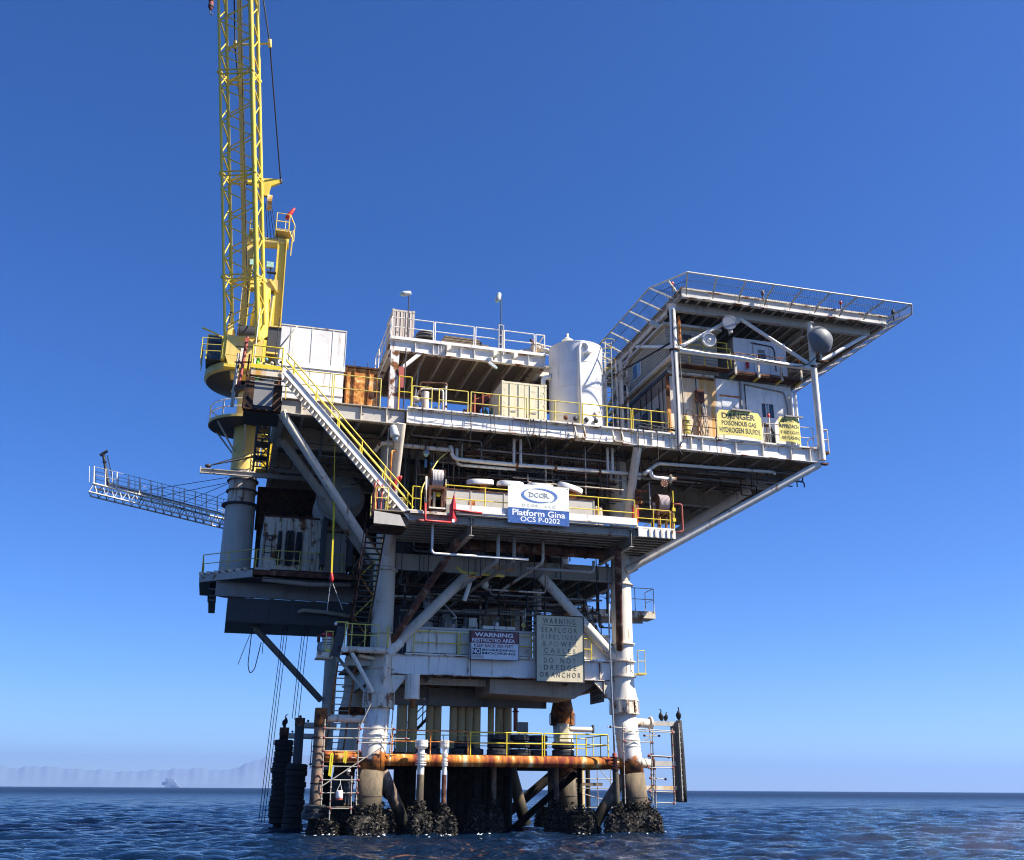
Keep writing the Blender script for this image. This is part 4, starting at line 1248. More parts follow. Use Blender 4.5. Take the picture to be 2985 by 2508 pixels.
conduit_bank(pp, 6.0, 13.0, .9, 12.6, 6, 7, .2)
conduit_bank(pp, 1.2, 6.5, 1.4, 12.0, 5, 8, .1)
rg = random.Random(91)
for k in range(13):        # trapeze hangers carrying the banks
    x = 1.0 + k * 1.02 + rg.uniform(-.1, .1)
    zb_ = rg.choice((20.35, 20.1, 19.2))
    for y in (-2.1, -1.15):
        tube(up, 'hanger_rod', (x, y, zb_), (x, y, 21.6), .022, rg.choice(('dark', 'darkrust')), 5)
    bar(up, 'hanger_bar', (x, -2.2, zb_), (x, -1.05, zb_), .05, .05, rg.choice(('darkrust', 'brown', 'dark')))
for k in range(9):         # angle-iron bracing, slanting
    x = rg.uniform(1, 12.5); y = rg.uniform(-1.5, 1.5)
    bar(up, 'angle_brace', (x, y, rg.uniform(19.8, 20.6)), (x + rg.choice((-1, 1)) * rg.uniform(.6, 1.3), y, 21.5), .06, .06, rg.choice(('joist', 'darkrust', 'brown')))
wp = thing('white_pipe_run', 'long white pipe run bending along beneath the main deck girder', 'pipe', (8, -2.5, 19.8))
pipe(wp, 'main_pipe', [(3.0, -1.0, 20.6), (3.05, -2.5, 20.55), (3.15, -2.5, 19.78), (6.9, -2.5, 19.76), (14.5, -2.5, 19.84)], 0.105, 'white2', 12, 0.35)
pipe(wp, 'second_pipe', [(3.45, -2.2, 20.5), (3.45, -2.2, 19.55), (6.9, -2.25, 19.55)], 0.09, 'white2', 12, 0.3)
for x in (6.72, 7.12, 12.42, 12.72):
    tube(wp, 'riser_leg', (x, -2.5, 19.8), (x, -2.5, 21.3), 0.085, 'white2', 12)
for x in (6.9, 9.2, 11.9):
    lathe(wp, 'flange', [(.1, -.05), (.19, -.05), (.19, .05), (.1, .05)], 'rust', (x, -2.5, 19.77), (1, 0, 0), 14, False)
pipe(wp, 'right_pipe', [(14.6, -2.5, 19.86), (15.6, -2.5, 20.62), (23.2, -2.5, 20.75), (23.9, -1.5, 21.0)], 0.10, 'white2', 12, 0.2)
pipe(wp, 'left_pipe', [(-1.2, -2.2, 19.9), (-.9, -2.4, 20.35), (3.0, -2.4, 20.3)], 0.12, 'white3', 12, 0.2)
for x in (-1.0, 1.6):
    lathe(wp, 'flange', [(.12, -.05), (.2, -.05), (.2, .05), (.12, .05)], 'rust', (x, -2.4, 20.34), (1, 0, 0), 14, False)
t = thing('vent_elbow', 'white elbow pipe ending in a rusty blind flange right of the porch', 'pipe elbow', (15.5, -3, 19.5))
pipe(t, 'pipe', [(14.5, -3.0, 19.7), (14.85, -3.0, 20.1), (14.95, -3.0, 19.56), (16.1, -3.0, 19.56)], 0.11, 'white', 12, 0.3)
lathe(t, 'flange', [(.11, 0), (.26, 0), (.26, .07), (.13, .07), (.13, .4), (0.01, .4)], 'white3', (16.1, -3.0, 19.56), (1, 0, 0), 18, False)
lathe(t, 'blind_flange', [(.24, 0), (.24, .1), (.02, .1)], 'brown', (15.65, -3.1, 19.2), (0, -1, 0), 18, False)
for k in range(8):
    a = k * PI / 4
    tube(t, 'bolt', (15.65 + .19 * math.cos(a), -3.22, 19.2 + .19 * math.sin(a)), (15.65 + .19 * math.cos(a), -3.1, 19.2 + .19 * math.sin(a)), 0.025, 'white3', 6)
t = thing('valve_cluster', 'rusty brown valve stack hanging below the elbow pipe by the right strut', 'valve', (14.3, -2.4, 18))
tube(t, 'stem', (14.35, -2.4, 17.6), (14.35, -2.4, 19.9), 0.09, 'darkrust', 10)
for z, r_ in ((17.75, .2), (18.1, .26), (18.45, .17), (18.8, .22), (19.6, .15)):
    lathe(t, 'valve_body', [(.06, -.1), (r_, -.08), (r_, .08), (.06, .1)], 'rust' if z < 19 else 'white3', (14.35, -2.4, z), n=12, smooth=False)
pipe(t, 'branch', [(14.35, -2.4, 18.9), (14.8, -2.4, 18.9), (15.3, -2.0, 19.0)], 0.07, 'rust', 8)
tube(t, 'pale_rod', (14.95, -2.6, 17.7), (14.95, -2.6, 19.3), 0.04, 'lgrey', 8)

# yellow guard rails of the main deck front edge
rail('guard_rail', 'yellow railing along the main deck edge between rusty box and white tank', [[(0.56, -3.5, 22.1), (1.66, -3.5, 22.1)], [(2.07, -3.5, 22.1), (3.73, -3.5, 22.1)], [(3.9, -3.5, 22.1), (7.18, -3.5, 22.1)], [(7.37, -3.5, 22.1), (10.38, -3.5, 22.1)]], 'yellow2', 0.034, 1.4, 0.15, 1.65)
rail('guard_rail', 'bright yellow railing in front of the white tank and gap', [[(10.56, -3.5, 22.1), (13.56, -3.5, 22.1)]], 'yellow', 0.036, 1.42, 0.2, 1.5)
rail('guard_rail', 'yellow railing left of the deckhouse with cables draped over it', [[(13.68, -3.5, 22.1), (16.0, -3.5, 22.1)]], 'yellow', 0.034, 1.42, 0.2, 1.2)
rail('guard_rail', 'rusty bare railing in front of the stained deckhouse wall', [[(16.85, -3.5, 22.1), (17.85, -3.5, 22.1)], [(18.0, -3.5, 22.1), (19.05, -3.5, 22.1)]], 'brown', 0.03, 1.42, 0.2, 1.0)
rail('guard_rail', 'pale weathered railing at the right end of the main deck', [[(22.2, -3.5, 22.1), (22.45, -3.5, 22.1)], [(22.45, -3.5, 22.1), (25.6, -3.5, 22.1)], [(25.95, -3.5, 22.1), (26.62, -3.5, 22.1), (26.62, -1.2, 22.1)]], 'white3', 0.03, 1.4, 0.2, 1.4)
rail('guard_rail', 'yellow railing in front of the white panel house and rusty box', [[(-6.3, -3.4, 22.1), (-3.85, -3.4, 22.1)], [(-3.75, -3.4, 22.1), (-1.2, -3.4, 22.1)]], 'yellow2', 0.032, 1.65, 0.1, 2.4)
rail('guard_rail', 'short tall yellow railing beside the white column of the roof deck', [[(-0.2, -3.5, 22.1), (0.5, -3.5, 22.1)]], 'yellow', 0.034, 1.9, 0.1, 0.7)
# ---------------------------------------------------------------- roof deck over the middle of the main deck
rd = thing('roof_deck', 'raised white roof deck on columns above the beige container', 'deck', (7, 2, 27))
ibeam(rd, 'front_beam', (-.3, 0, 27.36), (9.4, 0, 27.36), 0.72, 0.3, 'white')
box(rd, 'edge_plate', (-.3, -.2, 27.73), (9.4, 0.1, 27.92), 'white')
ibeam(rd, 'front_beam', (9.4, 1.5, 27.36), (14.0, 1.5, 27.36), 0.72, 0.3, 'white')
ibeam(rd, 'side_beam', (9.3, 0.2, 27.36), (9.3, 7.4, 27.36), 0.72, 0.26, 'white2')
ibeam(rd, 'side_beam', (-.15, 0.2, 27.36), (-.15, 7.5, 27.36), 0.72, 0.3, 'white2')
ibeam(rd, 'side_beam', (13.9, 1.7, 27.36), (13.9, 7.5, 27.36), 0.72, 0.3, 'white2')
ibeam(rd, 'rear_beam', (-.3, 7.6, 27.36), (14.0, 7.6, 27.36), 0.72, 0.3, 'joist')
box(rd, 'deck_plate', (-.3, 0.12, 27.74), (9.4, 7.7, 27.82), 'soffit')
box(rd, 'deck_plate', (9.41, 1.4, 27.74), (14.0, 7.7, 27.82), 'soffit')
for i in range(12):
    x = 0.9 + i * 1.1
    ibeam(rd, 'joist', (x, 0.2 if x < 9 else 1.7, 27.52), (x, 7.5, 27.52), 0.4, 0.14, 'joist')
for x, y, m_ in ((-.02, 0, 'white'), (13.7, 1.5, 'white'), (0, 7.4, 'joist'), (13.7, 7.4, 'joist')):
    ibeam(rd, 'column', (x, y, 22.1), (x, y, 27.0), 0.5, 0.5, m_)
bar(rd, 'knee_brace', (0.25, 0, 25.75), (1.5, 0, 27.0), 0.22, 0.22, 'white')
for x in (1.2, 2.28, 4.0, 4.85, 6.6, 8.3):
    box(rd, 'web_stiffener', (x - .015, -.15, 27.04), (x + .015, -.02, 27.7), 'white')
for x in (2.62, 2.78, 2.94, 3.1):
    box(rd, 'web_stiffener', (x - .015, -.15, 27.04), (x + .015, -.02, 27.7), 'white')
for x in (3.2, 6.1, 7.4):
    mb = MB(); mb.prism([(x - .12, 27.62), (x + .12, 27.62), (x + .12, 27.4), (x - .12, 27.25)], 1, -.45, -.16); mb.done(rd, 'padeye', 'white2')
rail('guard_rail', 'white railing along the front edge of the raised roof deck', [[(-.28, -.05, 27.9), (2.28, -.05, 27.9)], [(2.38, -.05, 27.9), (4.8, -.05, 27.9)], [(4.92, -.05, 27.9), (6.6, -.05, 27.9)], [(6.74, -.05, 27.9), (8.66, -.05, 27.9)], [(8.78, -.05, 27.9), (9.35, -.05, 27.9), (9.35, 1.45, 27.9), (11.3, 1.45, 27.9)], [(11.42, 1.45, 27.9), (13.9, 1.45, 27.9)]], 'white', 0.036, 1.3, 0.15, 2.5)
rail('guard_rail', 'white side railing at the left end of the raised roof deck', [[(-.3, 0.2, 27.9), (-.3, 6.5, 27.9)]], 'white', 0.034, 1.3, 0.15, 1.6)
t = thing('red_post_guard', 'faded red vertical plate fixed to the white roof column', 'plate', (0.5, -.3, 22.5))
box(t, 'plate', (0.24, -.36, 22.9), (0.36, -.27, 25.9), 'redrust'); box(t, 'wide_plate', (0.37, -.34, 24.6), (0.55, -.28, 25.9), 'redrust')
t = thing('cable_ladder', 'thin dark conduit climbing beside the white roof column', 'conduit', (0.62, -.2, 22.1))
tube(t, 'conduit', (0.62, -.22, 22.1), (0.62, -.22, 27.2), 0.04, 'dark', 8)
tube(t, 'conduit', (1.25, 0.8, 22.2), (1.65, 0.8, 26.8), 0.05, 'grey', 8)

def container(name, label, x0, x1, y0, y1, z0, z1, mat, corr_front=True, cat='container', doors=True, side_left=True):
    t = thing(name, label, cat, ((x0 + x1) / 2, (y0 + y1) / 2, z0))
    box(t, 'shell', (x0 + .05, y0 + .05, z0 + .06), (x1 - .05, y1 - .05, z1 - .04), mat)
    p = 0.12
    for x in (x0, x1 - p):
        for y in (y0, y1 - p):
            box(t, 'corner_post', (x, y, z0), (x + p, y + p, z1), mat)
            box(t, 'corner_casting', (x - .012, y - .012, z1 - .13), (x + p + .012, y + p + .012, z1 + .03), mat)
    for z in (z0, z1 - .12):
        box(t, 'end_sill', (x0 + p, y0 + .004, z), (x1 - p, y0 + .1, z + .12), mat)
        box(t, 'side_rail', (x0 + .004, y0 + p, z), (x0 + .1, y1 - p, z + .12), mat)
    if doors:
        w = (x1 - x0 - 2 * p) / 2
        for k in (0, 1):
            a = x0 + p + k * w
            d = box(t, 'door', (a + .015, y0 + .012, z0 + .14), (a + w - .015, y0 + .046, z1 - .14), mat)
            for q in (0.28, 0.72):
                tube(d, 'lock_rod', (a + w * q, y0 - .01, z0 + .1), (a + w * q, y0 - .01, z1 - .1), 0.022, mat, 8)
            bar(d, 'handle', (a + w * .28, y0 - .03, z0 + 0.9), (a + w * .62, y0 - .03, z0 + 0.9), 0.03, 0.03, 'galv')
            for q in (.2, .5, .8):
                box(d, 'hinge', (a + (0.0 if k == 0 else w - .06), y0 - .01, z0 + q * (z1 - z0)), (a + (.06 if k == 0 else w), y0 + .012, z0 + q * (z1 - z0) + .07), mat)
    if side_left:
        mb = MB()
        y = y0 + p + .05
        while y < y1 - p - .1:
            mb.prism([(x0 + .05, y), (x0 + .012, y + .04), (x0 + .012, y + .12), (x0 + .05, y + .16)], 2, z0 + .12, z1 - .12)
            y += .27
        mb.done(t, 'corrugation', mat)
    return t
t = container('shipping_container', 'beige shipping container with lock rods standing under the roof deck', 5.95, 8.66, -2.6, 0.4, 22.1, 24.78, 'beige')
for s_, a, b, z0, z1 in (('DESU 100167.1', 7.7, 8.5, 24.22, 24.32), ('GZG1', 8.05, 8.42, 24.04, 24.14), ('MAX GR', 7.95, 8.4, 23.65, 23.73), ('TARE', 7.95, 8.27, 23.48, 23.56), ('NET', 7.95, 8.2, 23.31, 23.39)):
    text(t, 'lettering', s_, a, b, z0, z1, -2.592, 'palegrey')
t = container('shipping_container', 'dusty tan container box standing on top of the roof deck', -.12, 1.25, 0.9, 3.2, 27.83, 30.2, 'tan', doors=True)
t = red_skip = thing('red_skip', 'open rusty orange skip with green bottles beside the beige container', 'skip', (5.9, 0.5, 22.1))
box(t, 'left_wall', (4.95, -.9, 22.1), (5.03, 2.2, 24.4), 'skip'); box(t, 'rear_wall', (5.04, 2.1, 22.1), (6.15, 2.2, 24.9), 'skip')
box(t, 'post', (5.0, -1.0, 22.1), (5.1, -.91, 24.75), 'skip'); box(t, 'post', (5.5, -1.0, 22.1), (5.58, -.91, 24.85), 'skip')
bar(t, 'hood', (5.02, 0.6, 24.45), (6.1, 0.6, 24.95), 3.0, 0.05, 'skip', up=(0, 0, 1))
for x in (5.55, 5.95):
    tb = thing('gas_bottle', 'green gas bottle in the orange skip, %s' % ('left of the pair' if x < 5.7 else 'nearest the beige container'), 'gas bottle', (x, -.3, 22.1), 'green gas bottles')
    M.setdefault('green', plain('green_bottle_paint', (0.06, 0.22, 0.10), 0.4))
    lathe(tb, 'cylinder', [(.16, 22.1), (.16, 23.55), (.10, 23.72), (.05, 23.78), (.05, 23.9)], 'green', (x, -.3, 0), n=16)
shift(red_skip, (-.1, 0.9, 0))
# pipe skid left of the container
t = thing('pump_skid', 'rusty piping skid with vertical barrel strainer by the yellow rail', 'pump skid', (1.4, -2.6, 22.1))
tube(t, 'barrel', (1.45, -2.6, 22.1), (1.45, -2.6, 23.55), 0.22, 'tan', 18)
pipe(t, 'loop_pipe', [(1.2, -2.3, 23.2), (1.2, -2.3, 24.25), (2.75, -2.3, 24.35), (2.75, -2.3, 24.0)], 0.045, 'brown', 8)
pipe(t, 'loop_pipe', [(1.0, -2.0, 23.4), (1.3, -2.0, 24.0), (2.6, -2.0, 24.05), (2.6, -2.0, 22.2)], 0.06, 'white2', 8)
tube(t, 'standpipe', (2.66, -2.5, 22.1), (2.66, -2.5, 24.1), 0.06, 'white2', 10)
ball(t, 'motor', (0.95, -2.5, 23.1), (0.3, 0.2, 0.2), 'tan'); ball(t, 'motor', (0.95, -2.5, 22.6), (0.28, 0.2, 0.2), 'dark')
for k in range(5):
    ball(t, 'valve', (1.9 + 0.2 * k, -2.5 + 0.1 * (k % 2), 22.4 + 0.15 * ((k * 7) % 5)), 0.09, rnd.choice(['dark', 'tan', 'brown']))
# white storage tank
t = storage = thing('storage_tank', 'tall white cylindrical tank with a curved overflow pipe', 'tank', (10.85, -1.6, 22.1))
TX, TYY, TR = 10.87, -1.6, 1.67
lathe(t, 'shell', [(TR, 21.66), (TR, 24.4), (TR, 27.6), (TR + .02, 27.62), (TR + .02, 27.68), (TR - .05, 27.7), (0.6, 27.82), (0.05, 27.84)], 'tank', (TX, TYY, 0), n=56)
for z in (22.9, 24.72, 26.3):
    lathe(t, 'weld_seam', [(TR, z), (TR + .014, z + .01), (TR + .014, z + .035), (TR, z + .045)], 'white2', (TX, TYY, 0), n=48, smooth=False)
pipe(t, 'overflow_pipe', [(10.5, -3.32, 21.8), (10.5, -3.32, 27.15), (10.62, -3.32, 27.45), (10.9, -3.34, 27.5), (11.1, -3.36, 27.2), (10.98, -3.36, 26.85), (10.8, -3.3, 26.75)], 0.115, 'tank', 12, 0.22)
lathe(t, 'pipe_flange', [(.12, 0), (.24, 0), (.24, .08), (.12, .08)], 'tank', (11.05, -3.36, 26.9), (0.3, 0, -1), 16, False)
lathe(t, 'roof_nozzle', [(.28, 27.8), (.28, 28.25), (.36, 28.27), (.36, 28.35), (.2, 28.45), (.1, 28.55), (.08, 28.8), (0.01, 28.8)], 'white2', (10.35, -1.6, 0), n=20, smooth=False)
lathe(t, 'roof_vent', [(.22, 27.75), (.22, 27.95), (.30, 27.97), (.26, 28.25), (0.02, 28.3)], 'bluecap', (12.0, -1.3, 0), n=18)
pipe(t, 'side_elbow', [(8.72, -1.7, 24.9), (8.72, -1.7, 25.62), (9.3, -1.7, 25.68)], 0.15, 'tank', 12, 0.25)
lathe(t, 'side_flange', [(.15, 0), (.23, 0), (.23, .07), (.15, .07)], 'white2', (9.1, -1.7, 25.67), (1, 0, 0), 16, False)
lathe(t, 'base_nozzle', [(.1, 0), (.17, .02), (.17, .1), (.02, .1)], 'white3', (11.6, -3.18, 23.1), (0.2, -1, 0), 12, False)
for x in (9.6, 10.2, 10.9, 11.5):
    ball(t, 'base_valve', (x, -3.3, 22.55), (0.14, 0.12, 0.16), rnd.choice(['dark', 'brown', 'white3']))
shift(storage, (0.33, 1.0, 0.45))
t = caged = thing('caged_ladder', 'yellow runged ladder standing between the white tank and deckhouse', 'ladder', (12.9, -.7, 22.1))
for x in (12.75, 13.15):
    tube(t, 'stile', (x, -.75, 22.1), (x, -.75, 28.9), 0.035, 'white2', 8)
z = 22.5
while z < 28.8:
    tube(t, 'rung', (12.75, -.75, z), (13.15, -.75, z), 0.022, 'yellow2', 6)
    z += .33
for z in (26.9, 27.6, 28.3, 28.9):
    pts = [(12.95 + 0.42 * math.cos(a), -.75 - .45 * math.sin(a), z) for a in [PI * k / 8 for k in range(9)]]
    pipe(t, 'cage_hoop', pts, 0.02, 'yellow', 6, 0)
for x in (13.55, 13.85, 14.25):
    tube(t, 'standpipe', (x, -.5, 22.1), (x, -.5, 27.8), 0.13 if x == 13.85 else 0.07, 'white3', 12)
shift(caged, (0.3, -.2, 0))
# things lying on the roof deck
t = thing('black_drum', 'black wrapped drum behind the white rail next to the tan box', 'drum', (1.95, 0.9, 27.83))
ball(t, 'drum', (1.95, 0.9, 28.55), (0.62, 0.5, 0.34), 'rubber2')
box(t, 'cradle', (1.4, 0.5, 27.83), (2.5, 1.3, 28.2), 'dark')
for z in (28.4, 28.6, 28.75):
    lathe(t, 'band', [(.60 - (z - 28.4) * .35, z), (.64 - (z - 28.4) * .35, z), (.64 - (z - 28.4) * .35, z + .04), (.60 - (z - 28.4) * .35, z + .04)], 'grey', (1.95, 0.9, 0), n=20, smooth=False)
t = thing('stacked_plates', 'low stack of dark weathered plates lying on the roof deck', 'plates', (4.2, 0.9, 27.83))
for k in range(5):
    box(t, 'plate', (2.7 + .1 * k, 0.5, 27.9 + .16 * k), (5.9 - .15 * k * (k > 2), 1.6, 27.9 + .16 * k + .12), 'plank')
t = thing('gate_valve', 'large rusty valve with pipe stub at the roof edge beside the tank', 'valve', (9.0, 0.4, 27.9))
ball(t, 'body', (8.95, 0.3, 28.45), (0.42, 0.35, 0.35), 'stain')
lathe(t, 'flange', [(.2, 0), (.42, 0), (.42, .1), (.2, .1)], 'rust', (8.75, 0.3, 28.65), (0.6, -.5, 0.5), 16, False)
tube(t, 'pipe_stub', (9.1, 0.2, 28.4), (9.9, -.2, 28.0), 0.17, 'white3', 14)
tube(t, 'pipe_stub', (8.5, 0.4, 28.2), (7.7, 0.4, 27.95), 0.2, 'tan', 12)
def pole_lamp(x, y, z0, z1, head, label):
    t = thing('pole_lamp', label, 'lamp', (x, y, z0), 'floodlights on poles')
    tube(t, 'pole', (x, y, z0), (x, y, z1), 0.035, 'dark', 8)
    m = Matrix.Translation((x - .22, y - .12, z1 - .12)) @ Matrix.Rotation(math.radians(head), 4, 'Y')
    vs, fs = sweep([m @ Vector(p) for p in ((0, 0, .32), (0, 0, .25), (0, 0, -.1), (0, 0, -.28))], [.1, .14, .17, .13], 14)
    mesh_obj(t, 'head', vs, fs, 'lamp', True)
    ball(t, 'lens', m @ Vector((0, 0, -.27)), (0.12, 0.12, 0.1), 'glasslamp')
    bar(t, 'arm', (x, y, z1 - .03), (x - .22, y - .1, z1 + .03), 0.05, 0.04, 'lamp')
    return t
pole_lamp(0.68, -.12, 27.9, 30.9, 75, 'slim pole lamp in front of the tan box on the roof deck')
t = pole_lamp(6.5, -.12, 27.9, 31.45, 15, 'tall pole lamp with drooping head in the middle of the roof rail')
for x in (6.36, 6.66):
    tube(t, 'guard_frame', (x, -.16, 27.5), (x, -.16, 29.5), 0.035, 'lgrey', 8)
for z in (28.2, 28.8, 29.5):
    bar(t, 'guard_bar', (6.36, -.16, z), (6.66, -.16, z), 0.05, 0.05, 'lgrey')
t = thing('floodlight', 'small floodlight hung below the roof deck beam', 'lamp', (6.2, -.1, 26.7))
bar(t, 'body', (5.7, -.3, 26.85), (6.15, -.3, 26.55), 0.16, 0.16, 'lamp'); ball(t, 'lens', (6.17, -.3, 26.53), 0.09, 'glasslamp')
t = thing('floodlight', 'fat grey floodlight on a pole beneath the girder beside the white stair', 'lamp', (-.6, -4, 20.5))
tube(t, 'pole', (-.75, -3.9, 16.0), (-.72, -3.9, 20.75), 0.04, 'grey', 8)
m = Matrix.Translation((-.42, -4.0, 20.45)) @ Matrix.Rotation(math.radians(-12), 4, 'Y')
vs, fs = sweep([m @ Vector(p) for p in ((0, 0, .45), (0, 0, .4), (0, 0, -.1), (0, 0, -.2))], [.12, .18, .26, .26], 18)
mesh_obj(t, 'head', vs, fs, 'lamp', True); ball(t, 'lens', m @ Vector((0, 0, -.28)), (.16, .16, .22), 'glass2')
t = thing('floodlight', 'little silver bell lamp hanging left of the hose reel under the deck', 'lamp', (1.55, -2.6, 20))
lathe(t, 'shade', [(.05, .3), (.12, .24), (.22, .02), (.22, 0)], 'galv', (1.6, -2.7, 19.85), n=18); ball(t, 'bulb', (1.6, -2.7, 19.83), .14, 'glasslamp')
tube(t, 'stem', (1.6, -2.7, 20.1), (1.6, -2.7, 20.6), 0.03, 'dark', 6)

# ---------------------------------------------------------------- white panel house and rusty box, left on the main deck
t = thing('panel_house', 'tall white panelled steel house behind the yellow stair on the left', 'equipment house', (-4.9, 2, 22.1))
X0, X1, Y0 = -6.72, -2.98, -.5
seams = [X0, -6.15, -4.95, -3.75, X1]
for i in range(4):
    a, b = seams[i], seams[i + 1]
    box(t, 'panel', (a + .012, Y0, 25.42), (b - .012, Y0 + .06, 27.62), 'white')
    box(t, 'panel', (a + .012, Y0, 22.12), (b - .012, Y0 + .06, 25.08), 'white')
    box(t, 'seam', (b - .02, Y0 - .025, 25.42), (b + .02, Y0 - .002, 27.62), 'white2')
box(t, 'core', (X0 + .02, Y0 + .07, 22.1), (X1 - .02, 4.8, 27.55), 'white2')
box(t, 'waist_band', (X0 - .03, Y0 - .05, 25.1), (X1 + .05, Y0 + .05, 25.4), 'white')
box(t, 'base_band', (X0 - .03, Y0 - .05, 23.55), (X1, Y0 - .003, 23.75), 'white')
box(t, 'roof_edge', (X0 - .03, Y0 - .03, 27.63), (X1 + .03, Y0 + .12, 27.7), 'white3')
pipe(t, 'conduit', [(-6.75, -.6, 26.1), (-6.1, -.6, 27.2), (-5.85, -.58, 27.6)], 0.035, 'lgrey', 8)
t = thing('rusty_box', 'heavily rusted orange steel box standing right of the white panel house', 'steel box', (-1.95, 1, 22.1))
box(t, 'body', (-2.85, -.4, 22.1), (-1.0, 2.0, 25.45), 'rustbox')
for x in (-2.85, -2.4, -1.55, -1.06):
    box(t, 'rib', (x, -.5, 22.1), (x + .07, -.41, 25.5), 'rust')
box(t, 'top_flange', (-2.9, -.52, 25.46), (-.95, 2.0, 25.56), 'darkrust')
ball(t, 'patch', (-1.3, -.42, 23.9), (.2, .03, .25), 'darkrust')
for x in (-2.4, -1.6):
    tube(t, 'lifting_lug', (x, -.3, 25.5), (x, -.3, 25.95), 0.03, 'dark', 6)

# ---------------------------------------------------------------- deckhouse under the helideck
dh = thing('deckhouse', 'white two storey deckhouse with rust stained front under the helideck', 'deckhouse', (21, 3, 22.62))
HX0, HX1, HY = 17.25, 25.75, -1.0
FR = [(17.25, 18.3), (18.3, 19.4), (19.4, 20.5), (20.5, 22.05), (22.05, 23.3), (23.3, 24.75), (24.75, 25.75)]
for i, (a, b) in enumerate(FR):
    mt = 'stain' if b <= 20.6 else 'white'
    if a == 23.3:     # bay with the sliding window
        box(dh, 'wall_panel', (a + .006, HY, 22.62), (b - .006, HY + .1, 24.95), mt)
        box(dh, 'wall_panel', (a + .006, HY, 25.87), (b - .006, HY + .1, 27.2), mt)
        box(dh, 'wall_panel', (a + .006, HY, 24.952), (23.56, HY + .1, 25.868), mt)
        box(dh, 'wall_panel', (24.46, HY, 24.952), (b - .006, HY + .1, 25.868), mt)
    else:
        box(dh, 'wall_panel', (a + .006, HY, 22.62), (b - .006, HY + .1, 27.2), mt)
box(dh, 'core', (HX0 + .08, HY + .35, 22.62), (HX1 - .02, 9.0, 27.2), 'white2')
w = box(dh, 'window', (23.56, HY + .06, 24.952), (24.46, HY + .1, 25.868), 'dark')
for i, (a, b, m_) in enumerate(((23.6, 23.86, 'glass'), (23.9, 24.05, 'glass2'), (24.09, 24.42, 'glass'))):
    box(w, 'pane', (a, HY + .03, 25.0), (b, HY + .055, 25.82), m_)
for x in (23.565, 23.87, 24.065, 24.43):
    box(w, 'frame', (x - .015, HY - .01, 24.95), (x + .02, HY + .05, 25.87), 'white')
d = box(dh, 'door', (20.85, HY - .03, 23.0), (22.0, HY - .004, 26.0), 'door')
box(d, 'lintel', (20.7, HY - .06, 26.05), (22.15, HY - .005, 26.13), 'flake')
box(dh, 'downpipe_cover', (22.1, HY - .1, 24.4), (22.22, HY - .005, 27.2), 'grey')
box(dh, 'top_band', (HX0 - .03, HY - .04, 27.21), (20.4, HY + .05, 27.36), 'white3')
box(dh, 'top_band', (HX0 - .03, HY - .05, 27.0), (20.4, HY - .005, 27.14), 'rust')
# left side panels with dark joints
y = HY + .36
k = 0
while y < 8.8:
    box(dh, 'side_panel', (HX0, y, 22.62), (HX0 + .08, min(y + 1.15, 9.0), 27.1), 'lgrey')
    y += 1.17
box(dh, 'side_band', (HX0 - .12, HY, 27.1), (HX0 + .1, 9.0, 27.35), 'dark')
box(dh, 'side_soffit', (HX0 - .06, HY + .1, 26.35), (HX0 - .003, 9.0, 27.09), 'soffit')
op = box(dh, 'corner_post', (HX0 - .16, HY - .12, 22.62), (HX0 + .06, HY - .003, 25.6), 'orangepost')
box(dh, 'corner_post_top', (HX0 - .16, HY - .12, 25.61), (HX0 + .06, HY - .003, 27.1), 'rust')
for x, r_ in ((25.62, .09), (25.9, .1)):
    tube(dh, 'downpipe', (x, HY - .2, 22.62), (x, HY - .2, 26.7), r_, 'white', 12)
pipe(dh, 'conduit', [(22.4, HY - .08, 27.0), (25.2, HY - .08, 26.75), (25.35, HY - .08, 25.9), (25.35, HY - .08, 25.1), (25.5, HY - .08, 24.9)], 0.04, 'grey', 8, 0.2)
for x, z0 in ((22.45, 24.3), (19.1, 22.7)):
    tube(dh, 'conduit', (x, HY - .07, z0), (x, HY - .07, 27.0), 0.035, 'dark', 8)
for y_, z0, z1 in ((-.4, 22.65, 27), (0.2, 22.65, 26.6), (1.4, 22.65, 27), (2.2, 23, 27), (3.2, 22.65, 26.9)):
    tube(dh, 'conduit', (HX0 - .1, y_, z0), (HX0 - .1, y_, z1), 0.035, 'dark', 8)
box(dh, 'switch_box', (HX0 - .22, 0.3, 24.2), (HX0 - .02, 1.1, 25.3), 'dark')
box(dh, 'side_door_frame', (HX0 - .05, 2.3, 22.65), (HX0 - .003, 3.1, 25.8), 'dark')
t = brk = thing('breaker_box', 'rusty brown electrical box with bundled cables on the stained wall', 'electrical box', (19.1, -1.1, 23))
box(t, 'box', (19.0, HY - .32, 25.4), (19.5, HY - .005, 26.2), 'brown', True)
rg = random.Random(4)
for k in range(9):
    x = 19.2 + rg.uniform(-.05, .3)
    pts = [(x, HY - .2, 25.4)]
    z = 25.4
    while z > 23.0:
        z -= rg.uniform(.3, .6)
        pts.append((x + rg.uniform(-.16, .16) + .1, HY - .25 + rg.uniform(-.08, .08), z))
    pipe(t, 'cable', pts, 0.026, rg.choice(['grey', 'dark', 'tan', 'lgrey']), 5, 0.15)
tube(t, 'yellow_conduit', (19.22, HY - .15, 22.7), (19.22, HY - .15, 24.8), 0.035, 'yellow', 8)
